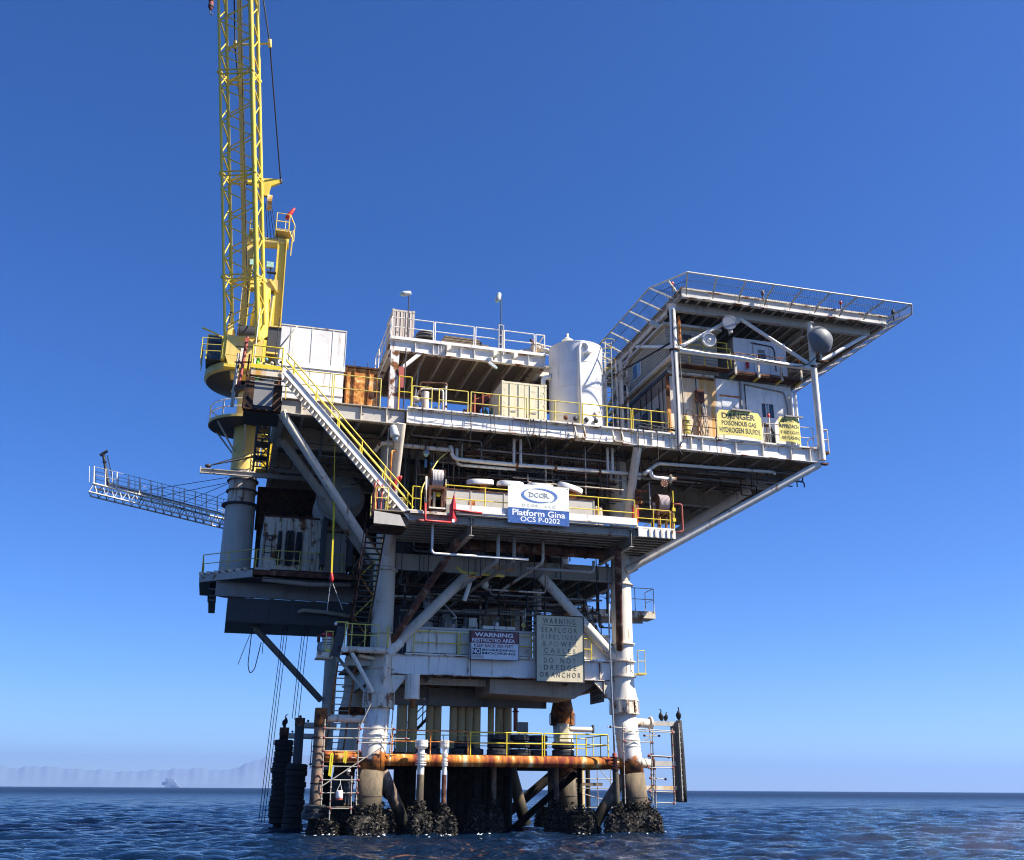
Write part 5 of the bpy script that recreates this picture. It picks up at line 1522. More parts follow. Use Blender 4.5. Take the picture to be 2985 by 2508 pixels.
# upper storey: beige siding cabin and white service cabin
uc = thing('siding_cabin', 'beige clapboard cabin tucked under the helideck on the left', 'cabin', (19, 3, 27.4))
box(uc, 'core', (HX0 + .04, HY + .06, 27.4), (20.75, 8.6, 30.35), 'siding')
z = 27.42
while z < 30.2:
    mb = MB(); mb.prism([(HX0 + .035, z), (HX0 - .02, z), (HX0 + .02, z + .185), (HX0 + .035, z + .185)], 1, HY + .02, 8.6); mb.done(uc, 'side_board', 'siding')
    mb = MB(); mb.prism([(HY + .055, z), (HY, z), (HY + .04, z + .185), (HY + .055, z + .185)], 0, HX0, 20.75); mb.done(uc, 'front_board', 'siding')
    z += .19
box(uc, 'eave', (HX0 - .25, HY - .3, 30.36), (21.0, 8.8, 30.52), 'lgrey')
w = box(uc, 'window', (HX0 - .06, 3.0, 28.65), (HX0 - .03, 4.35, 29.75), 'white')
box(w, 'pane', (HX0 - .085, 3.08, 28.72), (HX0 - .065, 3.64, 29.68), 'glass2'); box(w, 'pane', (HX0 - .085, 3.70, 28.72), (HX0 - .065, 4.27, 29.68), 'glass')
box(uc, 'vent_grille', (18.4, HY - .03, 29.6), (19.0, HY - .003, 29.95), 'dark')
box(uc, 'vent_grille', (18.5, HY - .03, 27.7), (18.8, HY - .003, 28.0), 'dark')
t = wac = thing('window_air_conditioner', 'small white window air conditioner on the siding cabin wall', 'air conditioner', (17, 5.4, 28))
box(t, 'case', (HX0 - .55, 5.0, 28.1), (HX0 - .03, 5.75, 28.7), 'white2', True); box(t, 'grille', (HX0 - .50, 4.975, 28.18), (HX0 - .12, 4.998, 28.62), 'dark')
sc_ = thing('service_cabin', 'white service cabin with a door above the deckhouse walkway', 'cabin', (24, 0.5, 27.4))
SX0, SX1, SY = 21.95, 25.7, -.9
for a, b in ((SX0, 23.0), (23.0, 24.6), (24.6, SX1)):
    box(sc_, 'wall_panel', (a + .006, SY, 27.4), (b - .006, SY + .08, 30.25), 'door')
box(sc_, 'core', (SX0 + .02, SY + .09, 27.4), (SX1 - .02, 3.0, 30.2), 'lgrey')
d = box(sc_, 'door', (23.35, SY - .03, 27.75), (24.45, SY - .003, 29.85), 'door')
box(d, 'window_pane', (23.65, SY - .05, 28.75), (24.2, SY - .032, 29.3), 'glass'); box(d, 'name_plate', (23.65, SY - .045, 29.36), (24.15, SY - .032, 29.58), 'grey')
for x in (23.33, 24.46):
    box(d, 'frame', (x - .02, SY - .045, 27.75), (x + .02, SY - .031, 29.9), 'lgrey')
pipe(sc_, 'conduit', [(23.2, SY - .06, 30.0), (24.7, SY - .06, 29.9), (24.85, SY - .06, 29.6), (24.85, SY - .06, 28.2)], 0.035, 'dark', 8, 0.15)
t = fex = thing('fire_extinguisher', 'red fire extinguisher beside the service cabin door', 'fire extinguisher', (22.8, -1.05, 28))
lathe(t, 'bottle', [(.1, 28.15), (.1, 28.6), (.05, 28.68), (.03, 28.75)], 'red', (22.8, -1.05, 0), n=14)
tube(t, 'nozzle', (22.8, -1.05, 28.72), (22.95, -1.05, 28.6), 0.025, 'dark', 6)
# walkway in front of the cabins
wk2 = thing('upper_walkway', 'narrow rusty bracketed walkway in front of the service cabin', 'walkway', (23, -1.6, 27.4))
box(wk2, 'floor', (21.4, -1.75, 27.32), (26.2, -1.02, 27.4), 'darkrust')
box(wk2, 'floor', (17.4, -1.7, 27.60), (21.38, -1.06, 27.66), 'darkrust')
for x in (21.5, 23.1, 24.7, 26.1):
    bar(wk2, 'bracket', (x, -1.77, 27.25), (x, -1.05, 27.25), 0.09, 0.12, 'yellow2', up=(0, 0, 1))
    box(wk2, 'stanchion', (x - .07, -1.87, 27.2), (x + .07, -1.77, 28.05), 'white3')
for a, b in ((21.6, 23.0), (23.2, 24.6), (24.8, 26.0)):
    box(wk2, 'kick_plate', (a, -1.77, 27.405), (b, -1.73, 27.55), 'brown')
gr1 = rail('guard_rail', 'yellow railing with rusty stretch along the upper walkway of the deckhouse', [[(17.6, -1.65, 27.66), (19.5, -1.65, 27.66), (21.3, -1.65, 27.66)]], 'yellow', 0.03, 1.35, 0.05, 1.6)
gr2 = rail('guard_rail', 'rusty top rail of the walkway before the service cabin door', [[(21.5, -1.75, 27.42), (23.1, -1.75, 27.42), (24.7, -1.75, 27.42), (26.1, -1.75, 27.42)]], 'flake', 0.026, 1.35, 0.05, 1.7, mid=False)
gr3 = rail('guard_rail', 'short inner yellow railing behind the small white dish', [[(18.6, -1.4, 28.0), (21.2, -1.4, 28.0)]], 'yellow', 0.03, 1.5, 0.3, 2.6, mid=False)

for o_ in (dh, brk, uc, wac, sc_, fex, wk2, gr1, gr2, gr3):
    shift(o_, (-.62, -1.2, -.52))

# ---------------------------------------------------------------- helideck
hd = thing('helideck', 'helideck platform with wire safety net fringe on the upper right', 'helideck', (24, 4, 31))
DX0, DX1, DY0, DY1 = 16.9, 31.6, -4.0, 10.6
box(hd, 'deck_plate', (DX0, DY0 + .05, 31.42), (DX1, DY1, 31.55), 'soffit')
ibeam(hd, 'edge_beam', (DX0 + .1, DY0, 31.32), (DX1 - .1, DY0, 31.32), 0.56, 0.26, 'white')
box(hd, 'edge_curb', (DX0, DY0 - .12, 31.601), (DX1, DY0 + .1, 31.68), 'white3')
ibeam(hd, 'edge_beam', (DX0 + .1, DY0 + .15, 31.32), (DX0 + .1, DY1, 31.32), 0.56, 0.24, 'lgrey')
ibeam(hd, 'edge_beam', (DX1 - .1, DY0 + .15, 31.32), (DX1 - .1, DY1, 31.32), 0.56, 0.24, 'joist')
x = DX0 + .75
while x < DX1 - .4:
    ibeam(hd, 'joist', (x, DY0 + .15, 31.27), (x, DY1 - .1, 31.27), 0.30, 0.12, 'joist')
    x += .75
for y in (-3.0, 3.6, 10.0):
    ibeam(hd, 'main_beam', (16.4, y, 30.83), (30.9, y, 30.83), 0.55, 0.28, 'joist' if y > 0 else 'legup')
ibeam(hd, 'side_beam', (16.5, -2.8, 30.5), (16.5, 10, 30.5), 0.5, 0.24, 'legup')
ibeam(hd, 'side_beam', (26.0, -2.8, 30.3), (26.0, 10, 30.3), 0.45, 0.24, 'joist')
# columns and bracing
for x, m_ in ((16.5, 'white'), (26.0, 'white2')):
    lathe(hd, 'column', [(.2, 21.4), (.2, 27.4), (.21, 27.5), (.19, 30.55), (.3, 30.57), (.3, 30.6)], m_, (x, -3.62 if x < 20 else -3.66, 0), n=22)
    lathe(hd, 'column_cap', [(.26, 27.5), (.3, 27.52), (.3, 27.62), (.26, 27.64)], 'darkrust', (x, -3.62, 0), n=18, smooth=False)
for y in (10.0,):
    for x in (16.5, 26.0):
        tube(hd, 'column', (x, y, 22.1), (x, y, 30.5), 0.2, 'legup', 16)
tube(hd, 'level_tube', (16.7, -3.62, 27.62), (25.8, -3.62, 27.5), 0.155, 'white', 16)
tube(hd, 'v_brace', (16.75, -3.6, 27.75), (21.0, -3.1, 30.6), 0.12, 'white', 14)
tube(hd, 'v_brace', (25.8, -3.6, 27.75), (21.35, -3.1, 30.6), 0.12, 'white', 14)
tube(hd, 'v_brace', (26.15, -3.6, 27.8), (30.6, -3.0, 30.65), 0.12, 'white', 14)
tube(hd, 'v_brace', (16.5, -3.4, 27.9), (16.5, 2.2, 30.3), 0.12, 'white', 14)
tube(hd, 'v_brace', (16.5, 9.8, 26.9), (16.5, 2.8, 30.3), 0.14, 'legup', 14)
tube(hd, 'level_tube', (16.5, -3.4, 27.35), (16.5, 9.9, 27.35), 0.16, 'legup', 16)
tube(hd, 'apex_gusset', (21.17, -3.2, 30.4), (21.17, -2.8, 30.4), 0.2, 'legup', 12)
# safety net: outer rail, outriggers, wire mesh panels
NO = 1.5
OZ = 31.98
outer = [(15.35, 10.8, OZ), (15.35, -2.9, OZ), (16.75, -5.5, OZ), (32.45, -5.5, OZ), (33.35, -4.3, OZ), (33.35, 10.8, OZ)]
inner = [(DX0 - .05, 10.8, 31.55), (DX0 - .05, -3.2, 31.55), (DX0 + .35, DY0 - .1, 31.55), (DX1 - .3, DY0 - .1, 31.55), (DX1 + .05, DY0 + .4, 31.55), (DX1 + .05, 10.8, 31.55)]
for i in range(5):
    tube(hd, 'net_rail', outer[i], outer[i + 1], 0.05, 'white2' if i != 0 else 'lgrey', 10)
def lerp(a, b, t):
    return Vector(a).lerp(Vector(b), t)
segs = [(0, 8), (1, 2), (2, 8), (3, 1), (4, 9)]
net_stations = []
for i, k in segs:
    for j in range(k + (1 if i == 4 else 0)):
        net_stations.append((lerp(inner[i], inner[i + 1], j / k), lerp(outer[i], outer[i + 1], j / k)))
for a, b in net_stations:
    bar(hd, 'outrigger', a + Vector((0, 0, -.25)), b, 0.07, 0.09, 'white2')
    bar(hd, 'outrigger_stay', a + (b - a) * 0.45 + Vector((0, 0, -.02)), a + (b - a) * 0.1 + Vector((0, 0, -.5)), 0.05, 0.05, 'joist')
for i in range(5):
    tube(hd, 'net_cable', lerp(inner[i], outer[i], .55) + Vector((0, 0, .0)), lerp(inner[i + 1], outer[i + 1], .55), 0.018, 'dark', 6)
for s_ in range(len(net_stations) - 1):
    a0, b0 = net_stations[s_]; a1, b1 = net_stations[s_ + 1]
    mb = MB()
    L = max((b1 - b0).length, (a1 - a0).length)
    W = (b0 - a0).length
    n = int((L + W) / 0.17)
    def Q(u, v):
        return a0.lerp(a1, u).lerp(b0.lerp(b1, u), v)
    for k in range(1, n):
        c = k / n * (L + W)
        for sgn in (0, 1):
            u0, v0 = (c / L, 0) if c <= L else (1, (c - L) / W)
            u1, v1 = (0, c / W) if c <= W else ((c - W) / L, 1)
            if sgn:
                u0, u1 = 1 - u0, 1 - u1
            p, q = Q(u0, v0), Q(u1, v1)
            if (p - q).length < .05:
                continue
            mb.tube(p, q, 0.008, 3)
    o = mb.done(hd, 'safety_net', 'cable')
def beacon(x, y, z, label):
    t = thing('perimeter_light', label, 'light', (x, y, z), 'red perimeter lights on the helideck edge')
    tube(t, 'stem', (x, y, z - .2), (x, y, z + .25), 0.05, 'grey', 10)
    lathe(t, 'lens', [(.08, .25), (.1, .3), (.1, .42), (.06, .5), (.01, .52)], 'redlens', (x, y, z), n=12)
beacon(16.6, -3.6, 31.75, 'red perimeter light at the front left corner of the helideck')
beacon(28.0, -4.35, 31.65, 'red perimeter light two thirds along the front helideck edge')
t = thing('perimeter_light', 'grey cowled perimeter light on the front helideck edge', 'light', (22.4, -4.3, 31.6))
tube(t, 'stem', (22.4, -4.4, 31.4), (22.4, -4.4, 31.75), 0.05, 'grey', 10); ball(t, 'cowl', (22.4, -4.4, 31.9), (.12, .12, .22), 'grey')
t = thing('perimeter_light', 'dark cowled perimeter light at the right corner of the helideck', 'light', (31.8, -4.3, 31.5))
tube(t, 'stem', (31.75, -4.5, 31.2), (31.75, -4.5, 31.7), 0.05, 'dark', 10); ball(t, 'cowl', (31.75, -4.5, 31.75), (.12, .12, .22), 'dark')
t = thing('floodlight', 'grey floodlight tucked under the left edge of the helideck', 'lamp', (16.3, 0.3, 30))
bar(t, 'body', (15.9, -1.5, 30.35), (16.5, -1.7, 30.0), 0.3, 0.25, 'lamp'); ball(t, 'lens', (16.55, -1.72, 29.97), .12, 'glass2')

# antenna dishes
def dish(x, y, z, r, depth, mat, label, facing=(0, -1, -.05), hub=False):
    t = thing('dish_antenna', label, 'antenna', (x, y, z), 'dish antennas on the helideck columns')
    f = Vector(facing).normalized()
    if depth > .2:      # domed radome over the front
        lathe(t, 'dish', [(r, 0), (r * 1.02, .04), (r * .98, .07), (r * .8, .07 + depth * .5), (r * .45, .07 + depth * .9), (0.02, .07 + depth)], mat, (x, y, z), f, 32)
    else:               # flat drum with a rim
        lathe(t, 'dish', [(r * .96, -.1), (r, -.08), (r, .05), (r * .95, .06), (r * .94, .045), (.01, .045)], mat, (x, y, z), f, 36, False)
    lathe(t, 'mount', [(r * .5, .11), (.09, .3), (.09, .4)], 'grey', (x, y, z), -f, 16, False)
    tube(t, 'mast', (x + .12, y + .3, z - r - .25), (x + .12, y + .3, z + .1), 0.05, 'grey', 8)
    return t
t = dish(20.2, -3.85, 29.8, 0.46, 0.05, 'dish', 'flat grey dish antenna high under the middle of the helideck', (-.12, -1, -.1))
box(t, 'bracket', (20.25, -3.8, 29.2), (20.45, -3.6, 29.4), 'white2')
t = thing('dish_antenna', 'small white dish antenna with grey feed cup on the yellow rail', 'antenna', (18.75, -3.8, 28.45), 'dish antennas on the helideck columns')
lathe(t, 'rim', [(.43, -.12), (.44, .1), (.40, .1), (.38, .0), (.2, -.1), (.02, -.12)], 'white', (18.75, -3.85, 28.45), (-.1, -1, -.05), 32)
lathe(t, 'feed_cup', [(.1, -.08), (.1, .12), (.06, .14), (.01, .14)], 'white', (18.75, -3.85, 28.45), (-.1, -1, -.05), 16)
tube(t, 'mast', (18.85, -3.6, 27.5), (18.85, -3.6, 28.4), 0.05, 'grey', 8)
t = dish(26.35, -4.15, 29.3, 0.90, 0.55, 'dishdark', 'large charcoal domed dish antenna on the right helideck column', (.1, -1, -.02))
box(t, 'bracket', (26.1, -4.0, 27.9), (26.9, -3.75, 28.0), 'darkrust'); tube(t, 'mast', (26.5, -3.85, 28.0), (26.5, -3.85, 28.6), 0.08, 'white2', 10)
t = thing('cable_run', 'dark cables sagging along the white tube of the helideck frame', 'cable', (21, -3.8, 27.5))
pipe(t, 'cable', [(16.6, -3.85, 28.0), (17.0, -3.85, 27.75), (19, -3.83, 27.62), (20.5, -3.83, 27.72), (22.5, -3.83, 27.5), (24.2, -3.83, 27.38), (25.4, -3.83, 27.5), (26.2, -3.95, 28.3)], 0.028, 'cable', 6, 0.6)
pipe(t, 'cable', [(16.4, -3.85, 30.2), (16.35, -3.85, 28), (16.4, -3.86, 24), (16.3, -3.88, 21.2), (16.55, -3.9, 20.8)], 0.04, 'cable', 6, 0.3)
pipe(t, 'cable', [(16.72, -3.85, 28), (16.8, -3.85, 24), (16.75, -3.88, 21.9), (16.4, -3.9, 21.3)], 0.03, 'cable', 6, 0.3)
pipe(t, 'cable', [(16.2, -3.6, 28.0), (15.2, 0, 27.9), (14.6, 3, 28.1), (14.2, 6, 28)], 0.06, 'cable', 6, 1.0)
t = thing('girder_cables', 'thin dark cables sagging along the face of the main deck girder', 'cable', (8, -3.75, 21.8))
rg = random.Random(19)
for x0, x1 in ((0.6, 5.2), (4.0, 9.6), (8.8, 13.4), (13.2, 17.2), (0.4, 2.4), (6.8, 10.2), (17.5, 21.0)):
    n = 9
    zz = rg.uniform(21.75, 22.25)
    pipe(t, 'cable', [(x0 + (x1 - x0) * j / n, -3.74 - .02 * rg.random(), zz - .16 * math.sin(PI * j / n) + rg.uniform(-.03, .03)) for j in range(n + 1)], .014, 'cable', 5, .2)
for k in range(16):
    x = rg.uniform(0.5, 13.2)
    pipe(t, 'drop_cable', [(x, -3.72, 22.2), (x + rg.uniform(-.05, .05), -3.74, 21.6), (x + rg.uniform(-.15, .15), -3.7, 21.15), (x + rg.uniform(-.6, .6), -2.8, rg.uniform(20.2, 20.9))], .018, rg.choice(['cable', 'cable', 'grey', 'darkrust']), 5, .2)
t = thing('loose_cables', 'heap of black cable coils lying on the deck edge by the yellow rail', 'cable', (14.8, -3.5, 22.3))
rg = random.Random(9)
for k in range(7):
    pts = [(13.8 + j * .42, -3.6 + rg.uniform(-.06, .06), 22.35 + 0.1 * math.sin(j * 1.3 + k) + k * .03) for j in range(7)]
    pipe(t, 'cable', pts, 0.02, 'cable', 5, 0.2)
for x, z1 in ((13.9, 20.9), (14.25, 21.3), (15.1, 20.4), (17.0, 21.6), (18.9, 21.0)):
    tube(t, 'drop_cable', (x, -3.72, 22.3), (x, -3.72, z1), 0.022, 'cable', 6)
t = thing('rusty_hook_post', 'rusty pipe post with bracket left of the deckhouse V brace', 'post', (16.9, -3.4, 27.5))
tube(t, 'post', (17.0, -3.45, 27.7), (17.0, -3.45, 30.0), 0.08, 'flake', 10); bar(t, 'foot', (16.3, -3.45, 27.7), (17.3, -3.45, 27.7), 0.12, 0.1, 'darkrust')
t = thing('breathing_set', 'yellow gas cylinder with hose loop strapped to the rusty rail', 'gas cylinder', (17.35, -3.0, 22.1))
lathe(t, 'cylinder', [(.2, 22.1), (.22, 22.2), (.22, 23.3), (.15, 23.55), (.05, 23.6), (.05, 23.7)], 'yellow2', (17.3, -3.1, 0), n=18)
pipe(t, 'hose', [(17.3, -3.1, 23.6), (17.3, -3.15, 24.0), (17.75, -3.15, 24.0), (17.8, -3.15, 23.2), (17.55, -3.15, 22.5)], 0.03, 'cable', 6, 0.3)
for z in (22.6, 23.2):
    lathe(t, 'strap', [(.22, z), (.235, z), (.235, z + .06), (.22, z + .06)], 'dark', (17.3, -3.1, 0), n=18, smooth=False)
t = thing('warning_beacon', 'small red beacon lamp on a white stand between the yellow boards', 'light', (22.75, -3.3, 22.2))
tube(t, 'stand', (22.75, -3.3, 22.2), (22.75, -3.3, 24.0), 0.05, 'white2', 10); lathe(t, 'lens', [(.08, 0), (.09, .05), (.09, .18), (.03, .25)], 'redlens', (22.75, -3.3, 24.0), n=12)
pipe(t, 'bent_hose', [(22.35, -3.2, 23.45), (22.9, -3.2, 23.5), (23.05, -3.2, 23.0), (23.05, -3.2, 22.4)], 0.09, 'dark', 10, 0.3)
for x in (22.55, 22.7, 22.9):
    tube(t, 'small_pipe', (x, -3.25, 22.2), (x, -3.25, 22.9), 0.03, 'cable', 6)
# ---------------------------------------------------------------- left wing of the production deck
lw = thing('wing_deck', 'shaded left wing deck hanging out over the sea beneath the crane', 'deck', (-5.5, 8, 14))
def slab(parent, name, poly, z0, z1, mat):
    mb = MB(); mb.prism(poly, 2, z0, z1); return mb.done(parent, name, mat)
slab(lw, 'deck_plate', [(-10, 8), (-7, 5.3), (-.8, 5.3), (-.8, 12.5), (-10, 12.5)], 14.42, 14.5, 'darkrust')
slab(lw, 'edge_channel', [(-10.02, 7.98), (-7.02, 5.28), (-6.95, 5.36), (-9.95, 8.06)], 13.98, 14.41, 'edgeg')
box(lw, 'edge_channel', (-6.94, 5.24, 14.12), (-.8, 5.32, 14.41), 'brown')
for k in range(7):
    a_ = Vector((-9.9 + k * .42, 7.86 - k * .38, 14.5)); box(lw, 'scalloped_lip', a_ + Vector((-.16, -.06, -.12)), a_ + Vector((.16, .02, .06)), 'white3')
pipe(lw, 'lagged_pipe', [(-6.4, 5.6, 13.95), (-3.5, 5.6, 13.75), (-1.2, 5.6, 13.9)], .16, 'joist', 10)
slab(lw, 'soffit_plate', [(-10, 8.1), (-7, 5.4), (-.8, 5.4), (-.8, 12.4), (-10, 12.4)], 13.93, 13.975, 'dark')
box(lw, 'cap_plate', (-6.9, 5.2, 14.42), (-6.0, 5.5, 14.52), 'lgrey')
ibeam(lw, 'wing_beam', (-9.0, 7.2, 13.5), (-.8, 7.2, 13.5), 0.86, 0.3, 'grey')
for x in (-6.6, -4.9, -3.6):
    box(lw, 'web_stiffener', (x - .015, 7.05, 13.11), (x + .015, 7.18, 13.9), 'grey')
for i in range(7):
    x = -9.4 + i * 1.3
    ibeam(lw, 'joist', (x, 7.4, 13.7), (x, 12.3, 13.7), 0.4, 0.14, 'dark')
for z in (13.5, 13.1, 12.85):
    box(lw, 'edge_ledge', (-9.35, 7.3, z - .08), (-8.95, 12, z + .05), 'dark')
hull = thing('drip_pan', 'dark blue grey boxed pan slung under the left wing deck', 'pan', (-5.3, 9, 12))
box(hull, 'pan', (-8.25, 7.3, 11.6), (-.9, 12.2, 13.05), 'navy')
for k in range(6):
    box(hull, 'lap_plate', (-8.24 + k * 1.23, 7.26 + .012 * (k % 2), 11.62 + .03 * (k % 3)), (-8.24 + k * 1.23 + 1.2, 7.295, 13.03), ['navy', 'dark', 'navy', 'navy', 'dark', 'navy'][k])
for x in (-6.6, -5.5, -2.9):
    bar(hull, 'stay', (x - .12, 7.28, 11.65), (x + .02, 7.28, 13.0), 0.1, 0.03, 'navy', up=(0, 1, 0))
pipe(hull, 'drain_pipe', [(-4.1, 7.0, 12.3), (-3.8, 7.0, 12.45), (-2.5, 7.0, 12.38), (-.9, 7.0, 12.2)], 0.13, 'joist', 10, 0.15)
tube(lw, 'raking_strut', (-6.7, 8.6, 11.7), (-1.95, 11.8, 7.6), 0.2, 'grey', 14)
rail('guard_rail', 'drab yellow railing round the left wing deck beside the crane pedestal', [[(-9.9, 8.0, 14.5), (-6.95, 5.4, 14.5)], [(-9.9, 8.05, 14.5), (-9.9, 12, 14.5)]], 'yellow2', 0.03, 1.15, 0.1, 1.6)
rail('guard_rail', 'drab yellow railing in front of the shaded grey equipment house', [[(-6.85, 5.4, 14.5), (-1.8, 5.4, 14.5), (-1.1, 5.4, 14.5)]], 'yellow2', 0.028, 1.15, 0.1, 1.2)
t = thing('equipment_house', 'grey white windowless equipment house in shade on the left wing deck', 'equipment house', (-4, 8, 14.5))
HXa, HXb, HYa = -6.55, -1.45, 6.1
k = 0
x = HXa
while x < HXb - .1:
    b = min(x + 1.02, HXb)
    box(t, 'wall_panel', (x + .004, HYa, 14.5), (b - .004, HYa + .06, 17.85), 'white3'); x = b
box(t, 'core', (HXa + .02, HYa + .07, 14.5), (HXb - .02, 11.5, 17.8), 'lgrey')
box(t, 'eave', (HXa - .06, HYa - .05, 17.86), (HXb + .05, 11.6, 17.96), 'brown')
d = box(t, 'door', (-2.75, HYa - .03, 14.55), (-1.6, HYa - .003, 17.1), 'lgrey'); bar(d, 'header', (-2.85, HYa - .04, 17.15), (-1.5, HYa - .04, 17.15), 0.05, 0.08, 'dark')
box(t, 'door_edge', (-1.9, HYa - .04, 14.6), (-1.87, HYa - .031, 17.0), 'dark')
def hosecoil(x, z0, z1, label, w=.12):
    t = thing('hose_coil', label, 'hose', (x, 5.95, z0), 'black hoses hung on the equipment house wall')
    for k in range(3):
        e = w * (k - 1) * .7
        pts = [(x + e + w * .6 * math.cos(a), 5.98 - .03 * k, (z0 + z1) / 2 + (z1 - z0) / 2 * math.sin(a)) for a in [2 * PI * j / 18 for j in range(19)]]
        pipe(t, 'loop', pts, 0.05, 'rubber', 8, 0)
    box(t, 'hook', (x - .05, 5.85, z1 - .15), (x + .05, 6.09, z1 - .05), 'dark')
hosecoil(-5.55, 14.9, 17.0, 'thin black hose coil hung leftmost on the grey house wall', .06)
hosecoil(-4.95, 14.9, 17.05, 'fat black hose coil in the middle of the grey house wall', .17)
hosecoil(-4.4, 15.0, 17.0, 'black hose coil hung nearest the door of the grey house', .11)
t = thing('wall_ladder', 'short black ladder fixed to the left corner of the grey house', 'ladder', (-6.3, 5.8, 15.5))
for x in (-6.4, -6.0):
    tube(t, 'stile', (x, 5.9, 15.3), (x, 5.9, 16.7), 0.03, 'cable', 6)
for z in (15.6, 16.0, 16.4, 16.65):
    tube(t, 'rung', (-6.4, 5.9, z), (-6.0, 5.9, z), 0.025, 'cable', 6)
# round vessel in the gloom
t = thing('pressure_vessel', 'grey pressure vessel head with round manway in the gloom behind the stair', 'pressure vessel', (-2.2, 4, 18.8))
lathe(t, 'shell', [(1.36, 0), (1.36, 3.5)], 'lgrey', (-2.25, 4.3, 18.85), (0, 1, 0), 40)
lathe(t, 'head', [(1.36, 0), (1.3, .2), (1.1, .4), (.75, .55), (.3, .62), (.02, .63)], 'joist', (-2.2, 4.3, 18.85), (0, -1, 0), 40)
lathe(t, 'rim_flange', [(1.36, -.08), (1.46, -.08), (1.46, .08), (1.36, .08)], 'grey', (-2.25, 4.35, 18.85), (0, 1, 0), 36, False)
lathe(t, 'manway', [(.62, 0), (.62, .22), (.68, .23), (.68, .34), (.3, .42), (.02, .43)], 'grey', (-1.75, 3.85, 18.75), (0, -1, 0), 28)
bar(t, 'davit', (-1.75, 3.45, 19.5), (-1.2, 3.6, 19.7), 0.06, 0.06, 'dark'); tube(t, 'davit_arm', (-2.3, 3.5, 19.35), (-1.6, 3.42, 19.4), 0.05, 'lgrey', 8)
for x in (-3.0, -1.4):
    box(t, 'saddle', (x - .12, 4.6, 14.8), (x + .12, 7.5, 17.9), 'dark')
# long pale beam with winch cables at mid height
hb = thing('outrigger_beam', 'long pale outrigger beam poking out left past the crane pedestal', 'beam', (-7, 8, 20.9))
ibeam(hb, 'beam', (-10.6, 8, 20.95), (-2.5, 8, 20.95), 0.3, 0.2, 'lgrey')
box(hb, 'end_plate', (-10.66, 7.85, 20.75), (-10.605, 8.15, 21.2), 'lgrey')
ball(hb, 'shackle', (-10.2, 8, 21.3), (.2, .12, .14), 'dark')
for e in ((-6.0, 10.0, 23.3), (-7.2, 8.5, 22.7), (-5.5, 6, 22.1)):
    tube(hb, 'guy_wire', (-10.2, 8, 21.3), e, 0.03, 'cable', 6)
t = thing('underdeck_shelf', 'dark rusted trusswork behind the pedestal under the main deck', 'steelwork', (-5, 10, 19))
for k in range(6):
    bar(t, 'member', (-6.8 + k * .3, 9.6 + .2 * k, 18.2), (-5.6 + k * .5, 9.8, 20.3), 0.14, 0.1, 'darkrust')
box(t, 'plate', (-7.0, 10.8, 18.1), (-1, 11.0, 21), 'darkrust')
t = thing('dark_backing', 'black backing sheets added behind the grey equipment house on the left wing', 'wall', (-4, 12, 14.5))  # added dark sheets standing in for the black gloom behind the house
for k in range(5):
    box(t, 'sheet', (-6.8 + k * 1.22, 12.0, 14.52), (-6.8 + k * 1.22 + 1.2, 12.06, 20.9), 'dark')
    box(t, 'sheet_post', (-6.84 + k * 1.22, 11.9, 14.52), (-6.76 + k * 1.22, 11.99, 20.9), 'darkrust')
# white caisson column
t = thing('caisson_column', 'tall white caisson column left of the rusty stair', 'column', (-1.45, 12, 0))
lathe(t, 'column', [(.42, 3.4), (.42, 13.9)], 'lgrey', (-1.42, 12, 0), n=24); lathe(t, 'submerged_column', [(.44, -2), (.44, 3.39)], 'growth', (-1.42, 12, 0), n=24)
# ropes hanging to the sea
for i, (x0, x1, zb_) in enumerate(((-6.55, -7.3, 9.2), (-5.9, -5.95, 9.9), (-4.85, -5.35, 0.5), (-4.72, -5.2, 0.4), (-4.55, -5.05, 0.4), (-3.65, -3.9, 6.2), (-3.5, -3.75, 6.1), (-3.3, -3.55, 6.1))):
    nm = ['outermost slack', 'second', 'long first of three', 'long middle of three', 'long last of three', 'short first of three', 'short middle of three', 'short last of three'][i]
    o = pipe(None, 'mooring_rope', [(x0, 8, 11.6), ((x0 + x1) / 2 - .02, 8, (11.6 + zb_) / 2), (x1, 8, zb_)], 0.022, 'cable', 6, 0.5)
    tag(o, 'thin dark rope hanging under the drip pan, %s from the left' % nm, 'rope', 'ropes hanging under the left wing')
o = pipe(None, 'rubber_hose', [(-6.65, 8.2, 11.4), (-6.72, 8.2, 9.2), (-6.55, 8.2, 8.7), (-6.3, 8.2, 9.0), (-6.05, 8.2, 10.6)], 0.03, 'cable', 6, 0.4)
tag(o, 'black hose hanging in a loop below the wing deck brace', 'hose')

# ---------------------------------------------------------------- flare boom
fb = thing('flare_boom', 'white lattice gangway boom reaching out left over the sea with a flare tip', 'boom', (-9, 11, 18.7))
A0, A1 = Vector((-8.7, 11, 18.3)), Vector((-17.3, 11, 19.85))
Hh, Ww = 0.62, 1.1
dv = (A1 - A0).normalized()
ch = []
for y in (0, Ww):
    for h in (0, Hh):
        a, b = A0 + Vector((0, y, h)), A1 + Vector((0.15 * (h > 0), y, h * .9))
        tube(fb, 'chord', a, b, 0.055 if h == 0 else 0.07, 'white2', 8)
n = 17
for y in (0, Ww):
    for k in range(n):
        a = A0.lerp(A1, k / n) + Vector((0, y, 0)); b = A0.lerp(A1, (k + .5) / n) + Vector((0, y, Hh)); c = A0.lerp(A1, (k + 1) / n) + Vector((0, y, 0))
        tube(fb, 'lacing', a, b, 0.028, 'white', 6)
        tube(fb, 'lacing', b, c, 0.028, 'white' if k % 5 else 'brown', 6)
for k in range(n + 1):
    a = A0.lerp(A1, k / n)
    tube(fb, 'cross_tie', a, a + Vector((0, Ww, 0)), 0.025, 'dark', 6)
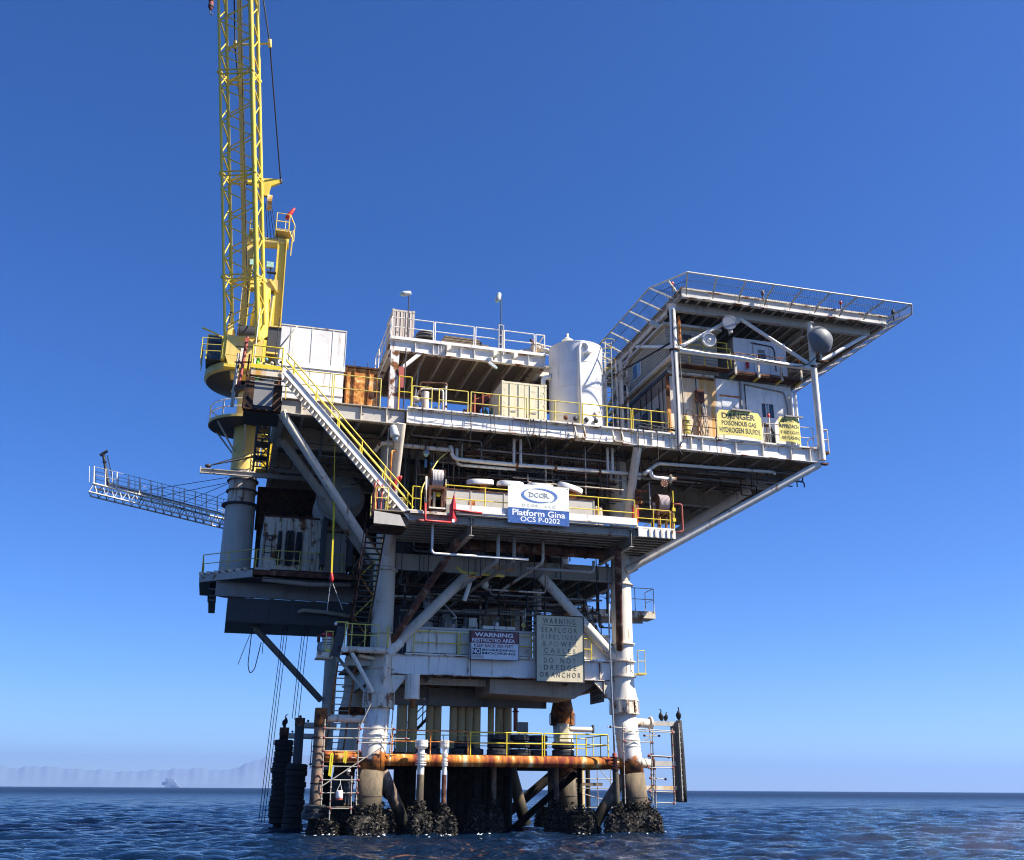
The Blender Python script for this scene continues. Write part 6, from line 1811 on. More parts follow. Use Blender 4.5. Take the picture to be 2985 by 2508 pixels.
tube(fb, 'flare_line', A0 + Vector((0, .5, Hh + .12)), A1 + Vector((1.0, .5, Hh + .12)), 0.09, 'lgrey', 10)
for y in (0.02, Ww):
    for k in range(13):
        p = A0.lerp(A1, k / 12.3) + Vector((0, y, Hh))
        tube(fb, 'railing_post', p, p + Vector((-.12, 0, 1.12)), 0.042, 'white', 6)
        tube(fb, 'railing_post', p + Vector((-.28, 0, .05)), p + Vector((-.4, 0, 1.09)), 0.02, 'white', 6) if k % 2 == 0 else None
    for h in (0.55, 1.05):
        tube(fb, 'hand_rail', A0 + Vector((-.1, y, Hh + h)), A1 + Vector((0.1, y, Hh + h)), 0.018, 'lgrey', 6)
tube(fb, 'flare_pole', (-16.2, 11.4, 20.3), (-16.85, 11.4, 22.6), 0.09, 'dark', 8)
tube(fb, 'flare_pole', (-15.9, 11.6, 20.4), (-16.6, 11.6, 22.5), 0.035, 'lgrey', 6)
bar(fb, 'flare_tip', (-17.0, 11.4, 22.4), (-16.6, 11.4, 22.75), 0.2, 0.14, 'dark')
for z in (20.9, 21.5, 22.0):
    ball(fb, 'clamp', (-16.2 - (z - 20.3) * .28, 11.4, z), (.14, .12, .08), 'dark')
for a, b in (((-14.3, 11.1, 20.15), (-9.0, 11, 21.5)), ((-13.6, 12, 20.0), (-9.0, 11.6, 21.3)), ((-11.6, 11, 19.6), (-8.8, 10.5, 21.0)), ((-10.9, 12, 19.5), (-8.8, 10.8, 20.6)), ((-15.5, 11, 20.3), (-9.2, 11, 19.1)), ((-14.9, 12, 20.2), (-9.2, 12, 18.95))):
    tube(fb, 'stay_wire', a, b, 0.02, 'cable', 6)

# ---------------------------------------------------------------- crane pedestal
pe = thing('crane_pedestal', 'round crane pedestal, white below and yellow above, with a ring gallery', 'crane pedestal', (-8, 10, 14))
PX, PY = -8.0, 10.0
lathe(pe, 'base_column', [(.98, 13.6), (.98, 14.9), (.93, 19.3)], 'lgrey', (PX, PY, 0), n=40)
lathe(pe, 'flange', [(.95, 19.3), (1.2, 19.32), (1.2, 19.42), (.9, 19.44)], 'dark', (PX, PY, 0), n=36, smooth=False)
lathe(pe, 'middle_column', [(.86, 19.45), (.86, 21.6)], 'white3', (PX, PY, 0), n=36)
for z in (20.3, 21.0):
    lathe(pe, 'pipe_ring', [(.95, z), (1.0, z - .04), (1.0, z + .04), (.95, z + .04)], 'dark', (PX, PY, 0), n=28, smooth=False)
lathe(pe, 'yellow_column', [(.88, 21.62), (.86, 22), (.86, 27.4)], 'crane2', (PX, PY, 0), n=36)
lathe(pe, 'gallery_floor', [(.87, 24.62), (2.55, 24.62), (2.55, 24.80), (.87, 24.80)], 'crane2', (PX, PY, 0), n=40, smooth=False)
lathe(pe, 'gallery_soffit', [(.87, 24.60), (2.5, 24.60), (2.5, 24.615), (.87, 24.615)], 'dark', (PX, PY, 0), n=40, smooth=False)
ring = lambda r, z, a0=0, a1=2 * PI, n=36: [(PX + r * math.cos(a0 + (a1 - a0) * k / n), PY + r * math.sin(a0 + (a1 - a0) * k / n), z) for k in range(n + 1)]
for z in (25.35, 25.85):
    pipe(pe, 'gallery_rail', ring(2.5, z), 0.035, 'white2', 6, 0)
for k in range(9):
    a = k * 2 * PI / 9 + .5
    tube(pe, 'gallery_post', (PX + 2.5 * math.cos(a), PY + 2.5 * math.sin(a), 24.8), (PX + 2.5 * math.cos(a), PY + 2.5 * math.sin(a), 25.85), 0.045, 'white2', 8)
for a in (2.6, 3.7, 4.6, 5.6):
    tube(pe, 'gallery_bracket', (PX + 2.3 * math.cos(a), PY + 2.3 * math.sin(a), 24.6), (PX + .88 * math.cos(a), PY + .88 * math.sin(a), 22.9), 0.06, 'lgrey', 8)
t = thing('pedestal_ladder', 'caged yellow ladder and pipes on the sunlit right side of the pedestal', 'ladder', (-6.9, 9, 21.6))
for x in (-7.15, -6.75):
    tube(t, 'stile', (x, 8.95, 21.6), (x, 8.95, 24.6), 0.035, 'yellow', 6)
for k in range(10):
    tube(t, 'rung', (-7.15, 8.95, 21.7 + k * .3), (-6.75, 8.95, 21.7 + k * .3), 0.025, 'yellow', 6)
for z in (22.2, 23.0, 23.8):
    pipe(t, 'cage_hoop', [(-6.95 + .38 * math.cos(a), 8.9 - .6 * math.sin(a), z) for a in [PI * k / 8 for k in range(9)]], 0.028, 'yellow', 6, 0)
box(t, 'landing', (-7.3, 8.2, 21.45), (-5.8, 9.3, 21.55), 'yellow2')
box(t, 'back_plate', (-7.0, 9.6, 21.6), (-6.0, 9.7, 24.3), 'yellow')
for x in (-6.6, -6.35):
    tube(t, 'pipe', (x, 9.2, 21.6), (x, 9.2, 24.4), 0.07, 'crane', 8)
# dark scaffolding-like lattice beside the pedestal
t = thing('access_tower', 'dark lattice access tower between the pedestal and the main deck corner', 'tower', (-6.6, 4, 21))
for x, y in ((-7.5, 4.5), (-6.7, 4.5), (-7.5, 5.6), (-6.7, 5.6)):
    tube(t, 'leg', (x, y, 20.5), (x, y, 25.0), 0.07, 'dark', 6)
for k in range(5):
    z = 20.8 + k * .9
    for a, b in (((-7.5, 4.5, z), (-6.7, 4.5, z)), ((-7.5, 4.5, z), (-6.7, 4.5, z + .9)), ((-7.5, 5.6, z), (-6.7, 5.6, z)), ((-6.7, 5.6, z), (-7.5, 5.6, z + .8))):
        tube(t, 'lacing', a, b, 0.04, 'dark', 6)
    box(t, 'tread', (-7.45, 4.6, z + .35), (-6.75, 5.5, z + .4), 'dark')

# ---------------------------------------------------------------- crane
cr = thing('pedestal_crane', 'tall yellow lattice boom crane with cab and A frame on the left corner', 'crane', (-8, 10, 27.4))
lathe(cr, 'turntable', [(1.0, 27.3), (1.3, 27.5), (2.9, 27.95), (3.05, 28.1), (3.05, 28.55), (2.6, 28.6), (.1, 28.62)], 'crane2', (-8.1, 10.8, 0), n=48, smooth=False)
lathe(cr, 'slew_bearing', [(1.15, 27.0), (1.15, 27.35), (1.0, 27.4)], 'dark', (PX, PY, 0), n=32, smooth=False)
lathe(cr, 'underside', [(1.3, 27.47), (2.88, 27.92), (2.9, 27.94), (1.3, 27.49)], 'dark', (-8.1, 10.8, 0), n=48, smooth=False)
# revolving frame and boom foot plates
box(cr, 'side_plate', (-10.1, 8.0, 28.6), (-9.9, 10.8, 30.25), 'crane'); box(cr, 'side_plate', (-7.55, 8.0, 28.6), (-7.35, 10.8, 30.25), 'crane')
box(cr, 'front_plate', (-9.88, 7.9, 28.9), (-7.57, 8.0, 30.3), 'crane2')
mb = MB(); mb.prism([(-9.9, 28.85), (-7.6, 28.85), (-7.9, 27.6), (-9.4, 27.6)], 1, 7.85, 9.0); mb.done(cr, 'hopper', 'crane2')
box(cr, 'lower_step', (-9.9, 7.4, 27.85), (-8.1, 7.9, 28.05), 'crane')
box(cr, 'counter_deck', (-9.9, 8.2, 30.26), (-7.5, 11.6, 30.36), 'crane2')
# cab
cb = box(cr, 'cab', (-11.1, 8.4, 28.62), (-10.12, 10.2, 30.3), 'dark')
for lo, hi in (((-11.12, 8.36, 28.62), (-11.04, 8.4, 30.3)), ((-10.2, 8.36, 28.62), (-10.12, 8.4, 30.3)), ((-11.12, 8.36, 30.3), (-10.1, 10.22, 30.36))):
    box(cb, 'frame', lo, hi, 'crane')
for a, z in (((-11.03), 28.7), ((-11.03), 29.28), ((-11.03), 29.84)):
    box(cb, 'window_pane', (a, 8.37, z), (-10.22, 8.395, z + .46), 'glass')
rr_ = [(-11.35, 8.2), (-11.35, 10.4)]
for z in (29.1, 29.55, 30.0):
    tube(cr, 'cab_rail', (-11.4, 8.2, z), (-11.4, 10.4, z), 0.03, 'yellow2', 6); tube(cr, 'cab_rail', (-11.4, 8.2, z), (-10.2, 8.0, z), 0.03, 'yellow2', 6)
for y in (8.2, 9.3, 10.4):
    tube(cr, 'cab_rail_post', (-11.4, y, 28.55), (-11.4, y, 30.05), 0.035, 'yellow2', 6)
bar(cr, 'cab_visor', (-11.5, 8.3, 30.75), (-10.4, 8.3, 30.35), 0.08, 0.1, 'crane')
box(cr, 'engine_house', (-7.3, 8.6, 29.6), (-5.9, 11.6, 31.5), 'dark')
box(cr, 'engine_frame', (-7.3, 8.5, 29.55), (-5.9, 8.59, 29.65), 'crane2'); box(cr, 'engine_frame', (-7.3, 8.5, 31.5), (-5.9, 8.59, 31.58), 'crane2')
# winches
for z, y in ((31.1, 9.4),):
    w = lathe(cr, 'winch_drum', [(.7, 0), (.7, .1), (.5, .12), (.5, 1.5), (.7, 1.52), (.7, 1.62)], 'dark', (-9.3, y, z), (1, 0, 0), 24, False)
    lathe(w, 'rope_wrap', [(.5, .13), (.6, .14), (.6, 1.48), (.5, 1.49)], 'cable', (-9.3, y, z), (1, 0, 0), 24, False)
ball(cr, 'winch_motor', (-9.7, 9.2, 31.0), (.3, .25, .4), 'crane2'); box(cr, 'winch_bracket', (-9.9, 8.6, 30.36), (-9.6, 9.8, 31.4), 'crane2')
tube(cr, 'hydraulic_pipe', (-9.9, 8.7, 30.4), (-9.8, 8.7, 32.3), 0.07, 'dark', 8)
# A frame
GY = 10.9
for (bx0, tx0, w0) in ((-6.78, -6.88, .6), (-9.05, -9.02, .5)):
    mb = MB()
    b0, t0 = Vector((bx0, GY, 30.4)), Vector((tx0, GY, 39.3 if bx0 > -8 else 38.5))
    mb.bar(b0, t0, w0, 0.7, up=(0, 1, 0)); leg_ = mb.done(cr, 'gantry_leg', 'crane2' if bx0 < -8 else 'crane')
    bar(leg_, 'flange_plate', b0 + Vector((w0 / 2 + .02, -.2, 0)), t0 + Vector((w0 / 2 + .02, -.2, 0)), 0.06, 0.8, 'crane', up=(0, 1, 0))
lathe(cr, 'head_tube', [(.38, 0), (.38, 2.9)], 'crane2', (-9.3, GY, 38.9), (1, 0, 0.08), 24)
box(cr, 'cross_beam', (-9.2, GY - .4, 35.2), (-6.6, GY + .4, 36.0), 'crane2')
for s_ in (-1, 1):
    bar(cr, 'cross_gusset', (-8 + s_ * .5, GY - .42, 35.9), (-8 + s_ * 1.1, GY - .42, 35.0), 0.2, 0.06, 'crane2')
lathe(cr, 'mast_housing', [(.75, 30.4), (.70, 32.8), (.55, 34.0), (.55, 35.2)], 'crane', (-7.85, GY - .2, 0), n=24, smooth=False)
tube(cr, 'mast_pipe', (-7.3, GY - .6, 30.4), (-7.15, GY - .6, 34.6), 0.09, 'crane2', 8)
# A frame head platform with rails
box(cr, 'head_platform', (-9.2, GY - .7, 39.45), (-8.5, GY + .4, 39.52), 'crane2'); box(cr, 'head_platform', (-7.4, GY - .7, 39.75), (-6.3, GY + .4, 39.82), 'crane2')
for x0, x1, z in ((-9.2, -8.6, 39.5), (-7.4, -6.5, 39.8)):
    for x in (x0, x1):
        for y in (GY - .7, GY + .4):
            tube(cr, 'head_rail', (x, y, z), (x, y, z + 1.35), 0.035, 'crane', 6)
    for h in (.7, 1.35):
        for y in (GY - .7, GY + .4):
            tube(cr, 'head_rail', (x0, y, z + h), (x1, y, z + h), 0.03, 'crane', 6)
for a, b in (((-6.45, GY - .7, 39.8), (-6.1, GY - .7, 39.0)), ((-6.1, GY - .7, 39.0), (-6.1, GY - .7, 40.3)), ((-6.45, GY - .7, 41.1), (-6.1, GY - .7, 40.3)), ((-6.2, GY - .7, 38.3), (-6.2, GY - .7, 39.9)), ((-6.2, GY + .1, 38.3), (-6.2, GY + .1, 39.9)), ((-6.2, GY - .7, 39.9), (-6.2, GY + .1, 39.9))):
    tube(cr, 'head_rail', a, b, 0.035, 'crane', 6)
# lamps on the A frame
box(cr, 'lamp_shelf', (-7.75, GY - .6, 36.45), (-7.1, GY - .3, 36.52), 'dark')
for x in (-8.75, -7.6):
    l_ = box(cr, 'work_light', (x - .22, GY - .6, 36.8), (x + .28, GY - .35, 37.25), 'lamp'); box(l_, 'lens', (x - .2, GY - .63, 36.83), (x + .26, GY - .605, 37.22), 'glasslamp')
tube(cr, 'lamp_post', (-7.5, GY - .45, 36.0), (-7.5, GY - .45, 36.8), 0.04, 'dark', 6); tube(cr, 'lamp_post', (-7.2, GY - .45, 36.0), (-7.2, GY - .45, 36.8), 0.04, 'dark', 6)
t = thing('wind_sock', 'small red wind sock fluttering above the crane A frame', 'wind sock', (-6.7, 10.6, 40.9))
tube(t, 'pole', (-6.75, 10.6, 40.2), (-6.75, 10.6, 41.3), 0.03, 'white2', 6)
vs, fs = sweep([(-6.72, 10.6, 41.0), (-6.6, 10.6, 41.25), (-6.45, 10.6, 41.5), (-6.32, 10.6, 41.75), (-6.2, 10.6, 41.95)], [.13, .17, .16, .12, .07], 10)
mesh_obj(t, 'sock', vs, fs, 'red', True); ball(t, 'tassel', (-6.3, 10.6, 40.9), (.07, .07, .1), 'redlens')
# boom
BO = Vector((-8.72, 8.75, 30.2)); BT = Vector((-11.38, 3.15, 52.9))
ax = (BT - BO).normalized()
W_ = Vector((0.955, -0.28, 0)); W_ = (W_ - ax * W_.dot(ax)).normalized()
D_ = ax.cross(W_).normalized()
if D_.y < 0: D_ = -D_
bw, bd = 2.16, 1.75
def BP(s_, u, v):
    return BO + ax * s_ + W_ * (u * bw / 2) + D_ * (v * bd / 2)
LEN = 33.0
boom = tube(cr, 'boom_foot_shaft', BP(0.2, -1, -1), BP(0.2, 1, -1), 0.12, 'crane2', 12)
boom.name = 'boom'
CR_ = {(-1, -1): .095, (1, -1): .17, (-1, 1): .12, (1, 1): .14}
for (u, v), r in CR_.items():
    a, b = BP(0.0 if v < 0 else 1.2, u, v), BP(LEN - 4, u, v)
    tube(boom, 'chord', a, b, r, 'crane', 10)
    tube(boom, 'chord', b, BP(LEN, u * .45, v * .45), r * .8, 'crane', 10)
    if v > 0:
        tube(boom, 'chord', BP(0, u, -1), a, r, 'crane', 10)
frames = [4.3, 11.25, 18.2, 25.1]
for s0 in frames:
    for u0, v0, u1, v1 in ((-1, -1, 1, -1), (-1, 1, 1, 1), (-1, -1, -1, 1), (1, -1, 1, 1)):
        for e in (-.14, .14):
            tube(boom, 'section_frame', BP(s0 + e, u0, v0), BP(s0 + e, u1, v1), 0.06, 'crane', 6)
    tube(boom, 'section_frame', BP(s0, -1, 1), BP(s0, 1, -1), 0.05, 'crane', 6)
    for u, v in CR_:
        ball(boom, 'splice_lug', BP(s0, u * 1.04, v * 1.04), .16, 'crane')
P_ = 6.95 / 3
s0 = 0.9
k = 0
while s0 < LEN - 5:
    for v in (-1, 1):
        m_ = 'crane' if v < 0 else 'crane2'
        q = 0.0 if v < 0 else P_ * .5
        tube(boom, 'lacing', BP(s0 + q, -1, v), BP(s0 + q + P_ * .47, 1, v), 0.05, m_, 6)
        tube(boom, 'lacing', BP(s0 + q + P_ * .53, 1, v), BP(s0 + q + P_, -1, v), 0.05, m_, 6)
    for u in (-1, 1):
        q = 0.2
        tube(boom, 'lacing', BP(s0 + q, u, -1), BP(s0 + q + P_ * .6, u, 1), 0.045, 'crane', 6)
        tube(boom, 'lacing', BP(s0 + q + P_ * .66, u, 1), BP(s0 + q + P_, u, -1), 0.06, 'crane', 6)
    s0 += P_
bar(boom, 'ladder_beam', BP(4.4, -.12, .95), BP(LEN - 6, -.12, .95), 0.34, 0.1, 'crane2', up=D_)
tube(boom, 'hoist_rope', BP(2.5, 0.08, .6), BP(LEN - 2, 0.02, .6), 0.03, 'cable', 6)
tube(boom, 'head_sheave', BP(LEN, -.5, 0), BP(LEN, .5, 0), 0.4, 'crane2', 16)
# pendant spreader on the boom
sp_s = 20.9
SL, SR = BP(sp_s, -.5, 1.15), BP(sp_s, 1.72, 1.15)
tube(boom, 'pendant_spreader', SL, SR, 0.07, 'crane', 8)
for p in (SL, SR):
    tube(boom, 'spreader_roller', p - ax * .28, p + ax * .28, 0.13, 'crane2', 10)
# floating bail, pendants, reeving
by = thing('floating_bail', 'yellow wing shaped pendant bail with sheave block behind the boom', 'hoist block', (-8.4, 9.5, 42.5))
mb = MB()
mb.prism([(-9.75, 42.72), (-9.75, 42.95), (-8.4, 43.3), (-7.4, 43.42), (-7.3, 43.2), (-8.0, 42.75), (-8.1, 42.3), (-8.05, 41.9), (-8.6, 41.9), (-8.75, 42.3), (-9.0, 42.6)], 1, 9.35, 9.6); mb.done(by, 'yoke', 'crane')
for x, z in ((-9.7, 42.8), (-7.38, 43.3)):
    ball(by, 'shackle', (x, 9.47, z), (.14, .16, .2), 'dark')
lathe(by, 'sheave', [(.5, -.1), (.55, -.1), (.55, .25), (.5, .25)], 'stain', (-8.1, 9.5, 41.45), (1, 0, 0), 20, False)
lathe(by, 'sheave', [(.5, -.12), (.52, -.1), (.52, .1), (.5, .12)], 'cable', (-8.55, 9.5, 41.45), (1, 0, 0), 20, False)
for a, b, c in (((-9.7, 9.47, 42.8), SL, BP(LEN, -.3, .3)), ((-7.38, 9.47, 43.3), SR, BP(LEN, .5, .3))):
    tube(by, 'pendant_wire', a, b, 0.05, 'cable', 6); tube(by, 'pendant_wire', b, c, 0.05, 'cable', 6)
for k in range(6):
    x = -8.55 + k * .13
    tube(by, 'reeving_wire', (x, 9.5, 41.4), (-8.35 + k * .24, GY - .2, 39.1), 0.022, 'cable', 6)
# whip line and ball
tip = BP(LEN, -.45, 0)
wb = thing('overhaul_ball', 'small red and black overhaul ball hanging on its line left of the boom top', 'hook block', (tip.x, tip.y, 50))
tube(wb, 'whip_line', (tip.x, tip.y, 50.9), (tip.x, tip.y, tip.z), 0.02, 'galv', 6)
vs, fs = sweep([(tip.x, tip.y, z) for z in (49.9, 50.05, 50.3, 50.6, 50.75, 50.95)], [.04, .12, .17, .15, .08, .03], 12)
mesh_obj(wb, 'ball', vs, fs, 'clamp', True)
for z in (50.2, 50.62):
    lathe(wb, 'band', [(.17, z), (.185, z), (.185, z + .07), (.17, z + .07)], 'dark', (tip.x, tip.y, 0), n=12, smooth=False)
pipe(wb, 'hook', [(tip.x, tip.y, 49.95), (tip.x, tip.y, 49.7), (tip.x + .1, tip.y, 49.58), (tip.x + .15, tip.y, 49.7)], 0.035, 'dark', 6, .08)
# ---------------------------------------------------------------- corner access platform at the left front of the main deck
cp = thing('corner_platform', 'rusty edged corner platform with bright yellow toe board at the stair head', 'platform', (-7.4, -2.5, 21.2))
box(cp, 'fascia', (-7.95, -3.82, 21.35), (-6.95, -3.75, 22.75), 'grey')
box(cp, 'fascia_end', (-8.45, -3.84, 21.15), (-7.96, -3.6, 22.9), 'darkrust'); box(cp, 'fascia_end', (-6.94, -3.84, 21.15), (-6.5, -3.6, 22.6), 'darkrust')
box(cp, 'core', (-8.4, -3.74, 21.2), (-6.5, -1.0, 22.5), 'dark')
box(cp, 'bottom_lip', (-8.45, -3.9, 21.08), (-6.5, -3.5, 21.14), 'darkrust')
box(cp, 'floor_beam', (-8.2, -3.85, 23.05), (-6.6, -3.6, 23.42), 'stain'); box(cp, 'floor', (-8.2, -3.58, 23.3), (-6.6, -1.2, 23.4), 'darkrust')
box(cp, 'toe_board', (-8.25, -3.9, 23.43), (-6.6, -3.86, 23.66), 'yellow')
for x in (-8.2, -6.65):
    box(cp, 'leg', (x - .08, -3.7, 22.5), (x + .08, -3.55, 23.1), 'rust')
bar(cp, 'diagonal', (-7.9, -3.6, 22.5), (-6.8, -3.6, 23.1), 0.2, 0.2, 'grey')
for z in (22.62, 22.86):
    tube(cp, 'cross_wire', (-8.2, -3.95, z), (-5.6, -3.9, z - .12), 0.03, 'grey', 6)
rail('guard_rail', 'bright yellow railing round the corner platform at the stair head', [[(-8.2, -3.85, 23.45), (-6.62, -3.85, 23.45)], [(-8.2, -3.8, 23.45), (-8.2, -1.4, 23.45)]], 'yellow', 0.04, 1.28, 0.05, 1.6)
t = thing('lime_hose', 'lime green hose or bag standing on the corner platform', 'hose', (-7.9, -3.4, 22.6))
pipe(t, 'hose', [(-7.95, -3.45, 22.55), (-7.85, -3.45, 23.0), (-7.9, -3.45, 23.6), (-7.88, -3.45, 24.15)], 0.11, 'lime', 10, 0.3)
t = thing('jib_post', 'faded red jib post with clamps left of the corner platform', 'post', (-8.6, -3.4, 21.5))
tube(t, 'post', (-8.75, -3.3, 22.5), (-8.55, -3.3, 25.4), 0.09, 'redrust', 8); box(t, 'head', (-8.68, -3.42, 25.05), (-8.48, -3.2, 25.3), 'redrust')
for x, m_ in ((-8.95, 'white3'), (-9.05, 'lgrey'), (-8.45, 'brown')):
    tube(t, 'pipe', (x, -3.3, 21.3), (x + .1, -3.3, 24.4), 0.05, m_, 8)
for z in (23.8, 24.7):
    bar(t, 'clamp_bar', (-9.1, -3.45, z), (-8.2, -3.45, z + .1), 0.06, 0.06, 'darkrust')
t = thing('tall_whip_antenna', 'thin tall whip aerial rising from the corner platform', 'antenna', (-7.1, -3.5, 23))
tube(t, 'rod', (-7.05, -3.7, 22.6), (-6.95, -3.7, 26.6), 0.028, 'cable', 6); tube(t, 'insulator', (-8.1, -3.5, 24.0), (-8.05, -3.5, 27.1), 0.035, 'white2', 6)
t = thing('instrument_cluster', 'cluster of white and silver valves on the corner platform', 'valve', (-7.3, -3.0, 23.4))
for k in range(12):
    x = -7.75 + .1 * k
    ball(t, 'valve', (x, -3.2 + .1 * (k % 3), 23.7 + .18 * ((k * 5) % 4)), 0.1, ['white2', 'dark', 'galv', 'bluecap', 'white2', 'dark'][k % 6])
tube(t, 'bottle', (-8.1, -2.9, 23.4), (-8.1, -2.9, 24.3), 0.16, 'white2', 12)
bar(t, 'fin', (-8.75, -2.8, 24.0), (-8.7, -2.8, 24.9), 0.25, 0.1, 'white2')

# ---------------------------------------------------------------- white stair from main deck to porch
def stair(name, label, top, bot, width_vec, n, mat, tread, str_h=.3, str_w=.06, railing=None, rail_mat='yellow'):
    t = thing(name, label, 'stair', bot)
    top, bot, wv = Vector(top), Vector(bot), Vector(width_vec)
    d = top - bot
    for s_ in (-.5, .5):
        st = bar(t, 'stringer', bot + wv * s_, top + wv * s_, str_h, str_w, mat, up=wv)
        if str_h > .25:
            for e in (-1, 1):
                nrm = d.normalized().cross(wv.normalized()).normalized() * (str_h / 2)
                bar(st, 'stringer_flange', bot + wv * s_ * 1.06 + nrm * e, top + wv * s_ * 1.06 + nrm * e, .035, .12, mat, up=wv)
    run = Vector((d.x, d.y, 0)).normalized()
    for k in range(n):
        p = bot + d * ((k + .5) / n)
        m = Matrix((run, wv.normalized(), Vector((0, 0, 1)))).transposed().to_4x4(); m.translation = p
        raw(t, 'tread', unit('box', tread), m @ Matrix.Diagonal((min(.27, (d.xy.length / n) * 1.15), wv.length * .96, .045, 1)))
    if railing:
        for s_ in railing:
            up_ = Vector((0, 0, 1.05))
            tube(t, 'hand_rail', bot + wv * s_ + up_, top + wv * s_ + up_, .036, rail_mat, 8)
            tube(t, 'mid_rail', bot + wv * s_ + up_ * .58, top + wv * s_ + up_ * .58, .033, rail_mat, 8)
            for k in range(6):
                p = bot.lerp(top, (k + .25) / 5.6) + wv * s_
                tube(t, 'rail_post', p, p + up_, .033, rail_mat, 8)
    return t
stair('deck_stair', 'long white stair with yellow handrails slanting from main deck to porch', (-6.45, -4.45, 23.0), (0.62, -4.45, 15.55), (0, .85, 0), 34, 'white', 'lgrey', .34, .05, (-.5, .5))
stair('tower_stair', 'steep dirty stair hanging from the porch down beside the left front leg', (-1.12, -3.9, 15.1), (-1.15, 1.6, 9.25), (.95, 0, 0), 24, 'brown', 'dark', .2, .06, None)
t = thing('stair_bracing', 'rusty zigzag bracing hung behind the steep dirty stair', 'bracing', (-1.1, -1, 9.3))
top, bot = Vector((-1.12, -3.7, 15.0)), Vector((-1.15, 1.5, 9.3))
for k in range(6):
    a, b = bot.lerp(top, k / 6), bot.lerp(top, (k + 1) / 6)
    s_ = .47 if k % 2 else -.47
    bar(t, 'lacing', a + Vector((s_, .1, -.12)), b + Vector((-s_, .1, -.12)), .06, .06, 'flake' if k % 2 else 'yellow2')
for s_ in (-.5, .5):
    tube(t, 'rail', bot + Vector((s_, 0, 1.0)), top + Vector((s_, 0, 1.0)), .03, 'yellow2' if s_ > 0 else 'brown', 6)
stair('landing_stair', 'rusty lower stair descending to the boat landing left of the leg', (-1.56, 1.9, 8.9), (-1.66, 5.2, 3.9), (1.0, 0, 0), 15, 'flake', 'lgrey', .22, .07, None)
stair('rear_stair', 'thin dark stair seen behind the well pipes', (5.3, 8.6, 7.4), (2.2, 8.6, 4.2), (0, .6, 0), 12, 'dark', 'dark', .12, .05, (-.5,), 'dark')

# ---------------------------------------------------------------- small left platform around the leg at the cellar deck
lp = thing('leg_platform', 'small white tube framed platform wrapped round the left front leg', 'platform', (-1, -1, 9.2))
tube(lp, 'frame_tube', (-2.1, -1.25, 9.2), (0.3, -1.25, 9.2), .165, 'white3', 16)
tube(lp, 'frame_tube', (-2.1, -1.25, 9.2), (-2.45, 1.9, 9.2), .15, 'white3', 14); tube(lp, 'frame_tube', (0.28, -1.25, 9.2), (0.1, -.1, 9.2), .17, 'white3', 14)
for x, y in ((-2.12, -1.42), (0.3, -1.42)):
    lathe(lp, 'end_cap', [(.17, 0), (.18, .03), (.02, .04)], 'white2', (x, y + .02, 9.2), (0, -1, 0), 18, False)
tube(lp, 'strut', (-1.72, -1.2, 9.05), (-.45, -.75, 7.1), .115, 'white2', 12); tube(lp, 'strut', (-2.3, 0.4, 9.0), (-.75, -.3, 7.1), .09, 'lgrey', 12)
tube(lp, 'strut', (0.15, -1.2, 9.05), (0.1, -.65, 7.5), .115, 'white2', 12); tube(lp, 'strut', (-1.3, -.9, 8.95), (-.2, -.3, 8.85), .10, 'stain', 12)
box(lp, 'grating', (-2.4, -1.1, 9.3), (-.62, 2.2, 9.36), 'darkrust')
box(lp, 'grating', (-.6, -1.1, 9.3), (.2, -.75, 9.36), 'darkrust')
box(lp, 'cable_tray', (-1.9, -.2, 8.5), (-.4, 0.2, 8.9), 'lgrey')
rail('guard_rail', 'dull yellow railing of the small platform round the left front leg', [[(-2.1, -1.1, 9.36), (-1.75, -1.1, 9.36), (-.35, -1.1, 9.36)], [(0.2, -1.1, 9.36), (.2, -.75, 9.36)]], 'yellow2', .03, 1.2, .05, .9)
t = thing('notice_board', 'dark slanted notice board on the left edge of the leg platform', 'sign', (-2.45, -.6, 9))
bar(t, 'board', (-2.55, -.95, 8.85), (-2.25, -.95, 10.4), .5, .05, 'navy', up=(0, 1, 0)); bar(t, 'edge', (-2.29, -.98, 8.85), (-2.0, -.98, 10.4), .05, .06, 'white2', up=(0, 1, 0))
tube(t, 'lamp_arm', (-2.6, -.9, 10.65), (-1.95, -.9, 10.65), .04, 'yellow2', 8); tube(t, 'lamp_arm', (-1.97, -.9, 10.65), (-1.97, -.9, 10.3), .04, 'yellow2', 8); ball(t, 'lamp', (-2.6, -.9, 10.55), (.08, .08, .1), 'white')
lr = thing('life_raft', 'white life raft canister with red cover on a side cradle', 'life raft', (-3, -.4, 9))
lathe(lr, 'canister', [(.05, 0), (.25, .02), (.30, .08), (.31, .4), (.31, .7), (.28, .78), (.05, .8)], 'white2', (-2.92, -.4, 9.12), n=22)
lathe(lr, 'cover', [(.3, .72), (.34, .78), (.3, .95), (.1, 1.0)], 'red', (-2.95, -.38, 9.15), n=20)
for z in (.35, .45, .6):
    lathe(lr, 'strap', [(.31, z), (.32, z), (.32, z + .03), (.31, z + .03)], 'dark', (-2.92, -.4, 9.12), n=20, smooth=False)
ball(lr, 'drum', (-3.15, -.1, 9.35), (.3, .25, .35), 'galv')
box(lr, 'cradle', (-3.5, -.8, 8.75), (-2.65, .3, 8.82), 'white2'); box(lr, 'cradle_edge', (-3.5, -.86, 8.8), (-2.65, -.81, 9.05), 'white3')
for x in (-3.45, -3.05, -2.7):
    tube(lr, 'frame', (x, -.8, 8.8), (x, -.8, 10.1 if x > -3.2 else 9.9), .03, 'cable' if x < -3.2 else 'yellow2', 6)
tube(lr, 'frame', (-3.45, -.8, 9.9), (-3.05, -.8, 9.95), .03, 'cable', 6); tube(lr, 'frame', (-3.1, -.8, 10.15), (-2.65, -.8, 10.15), .03, 'yellow2', 6)
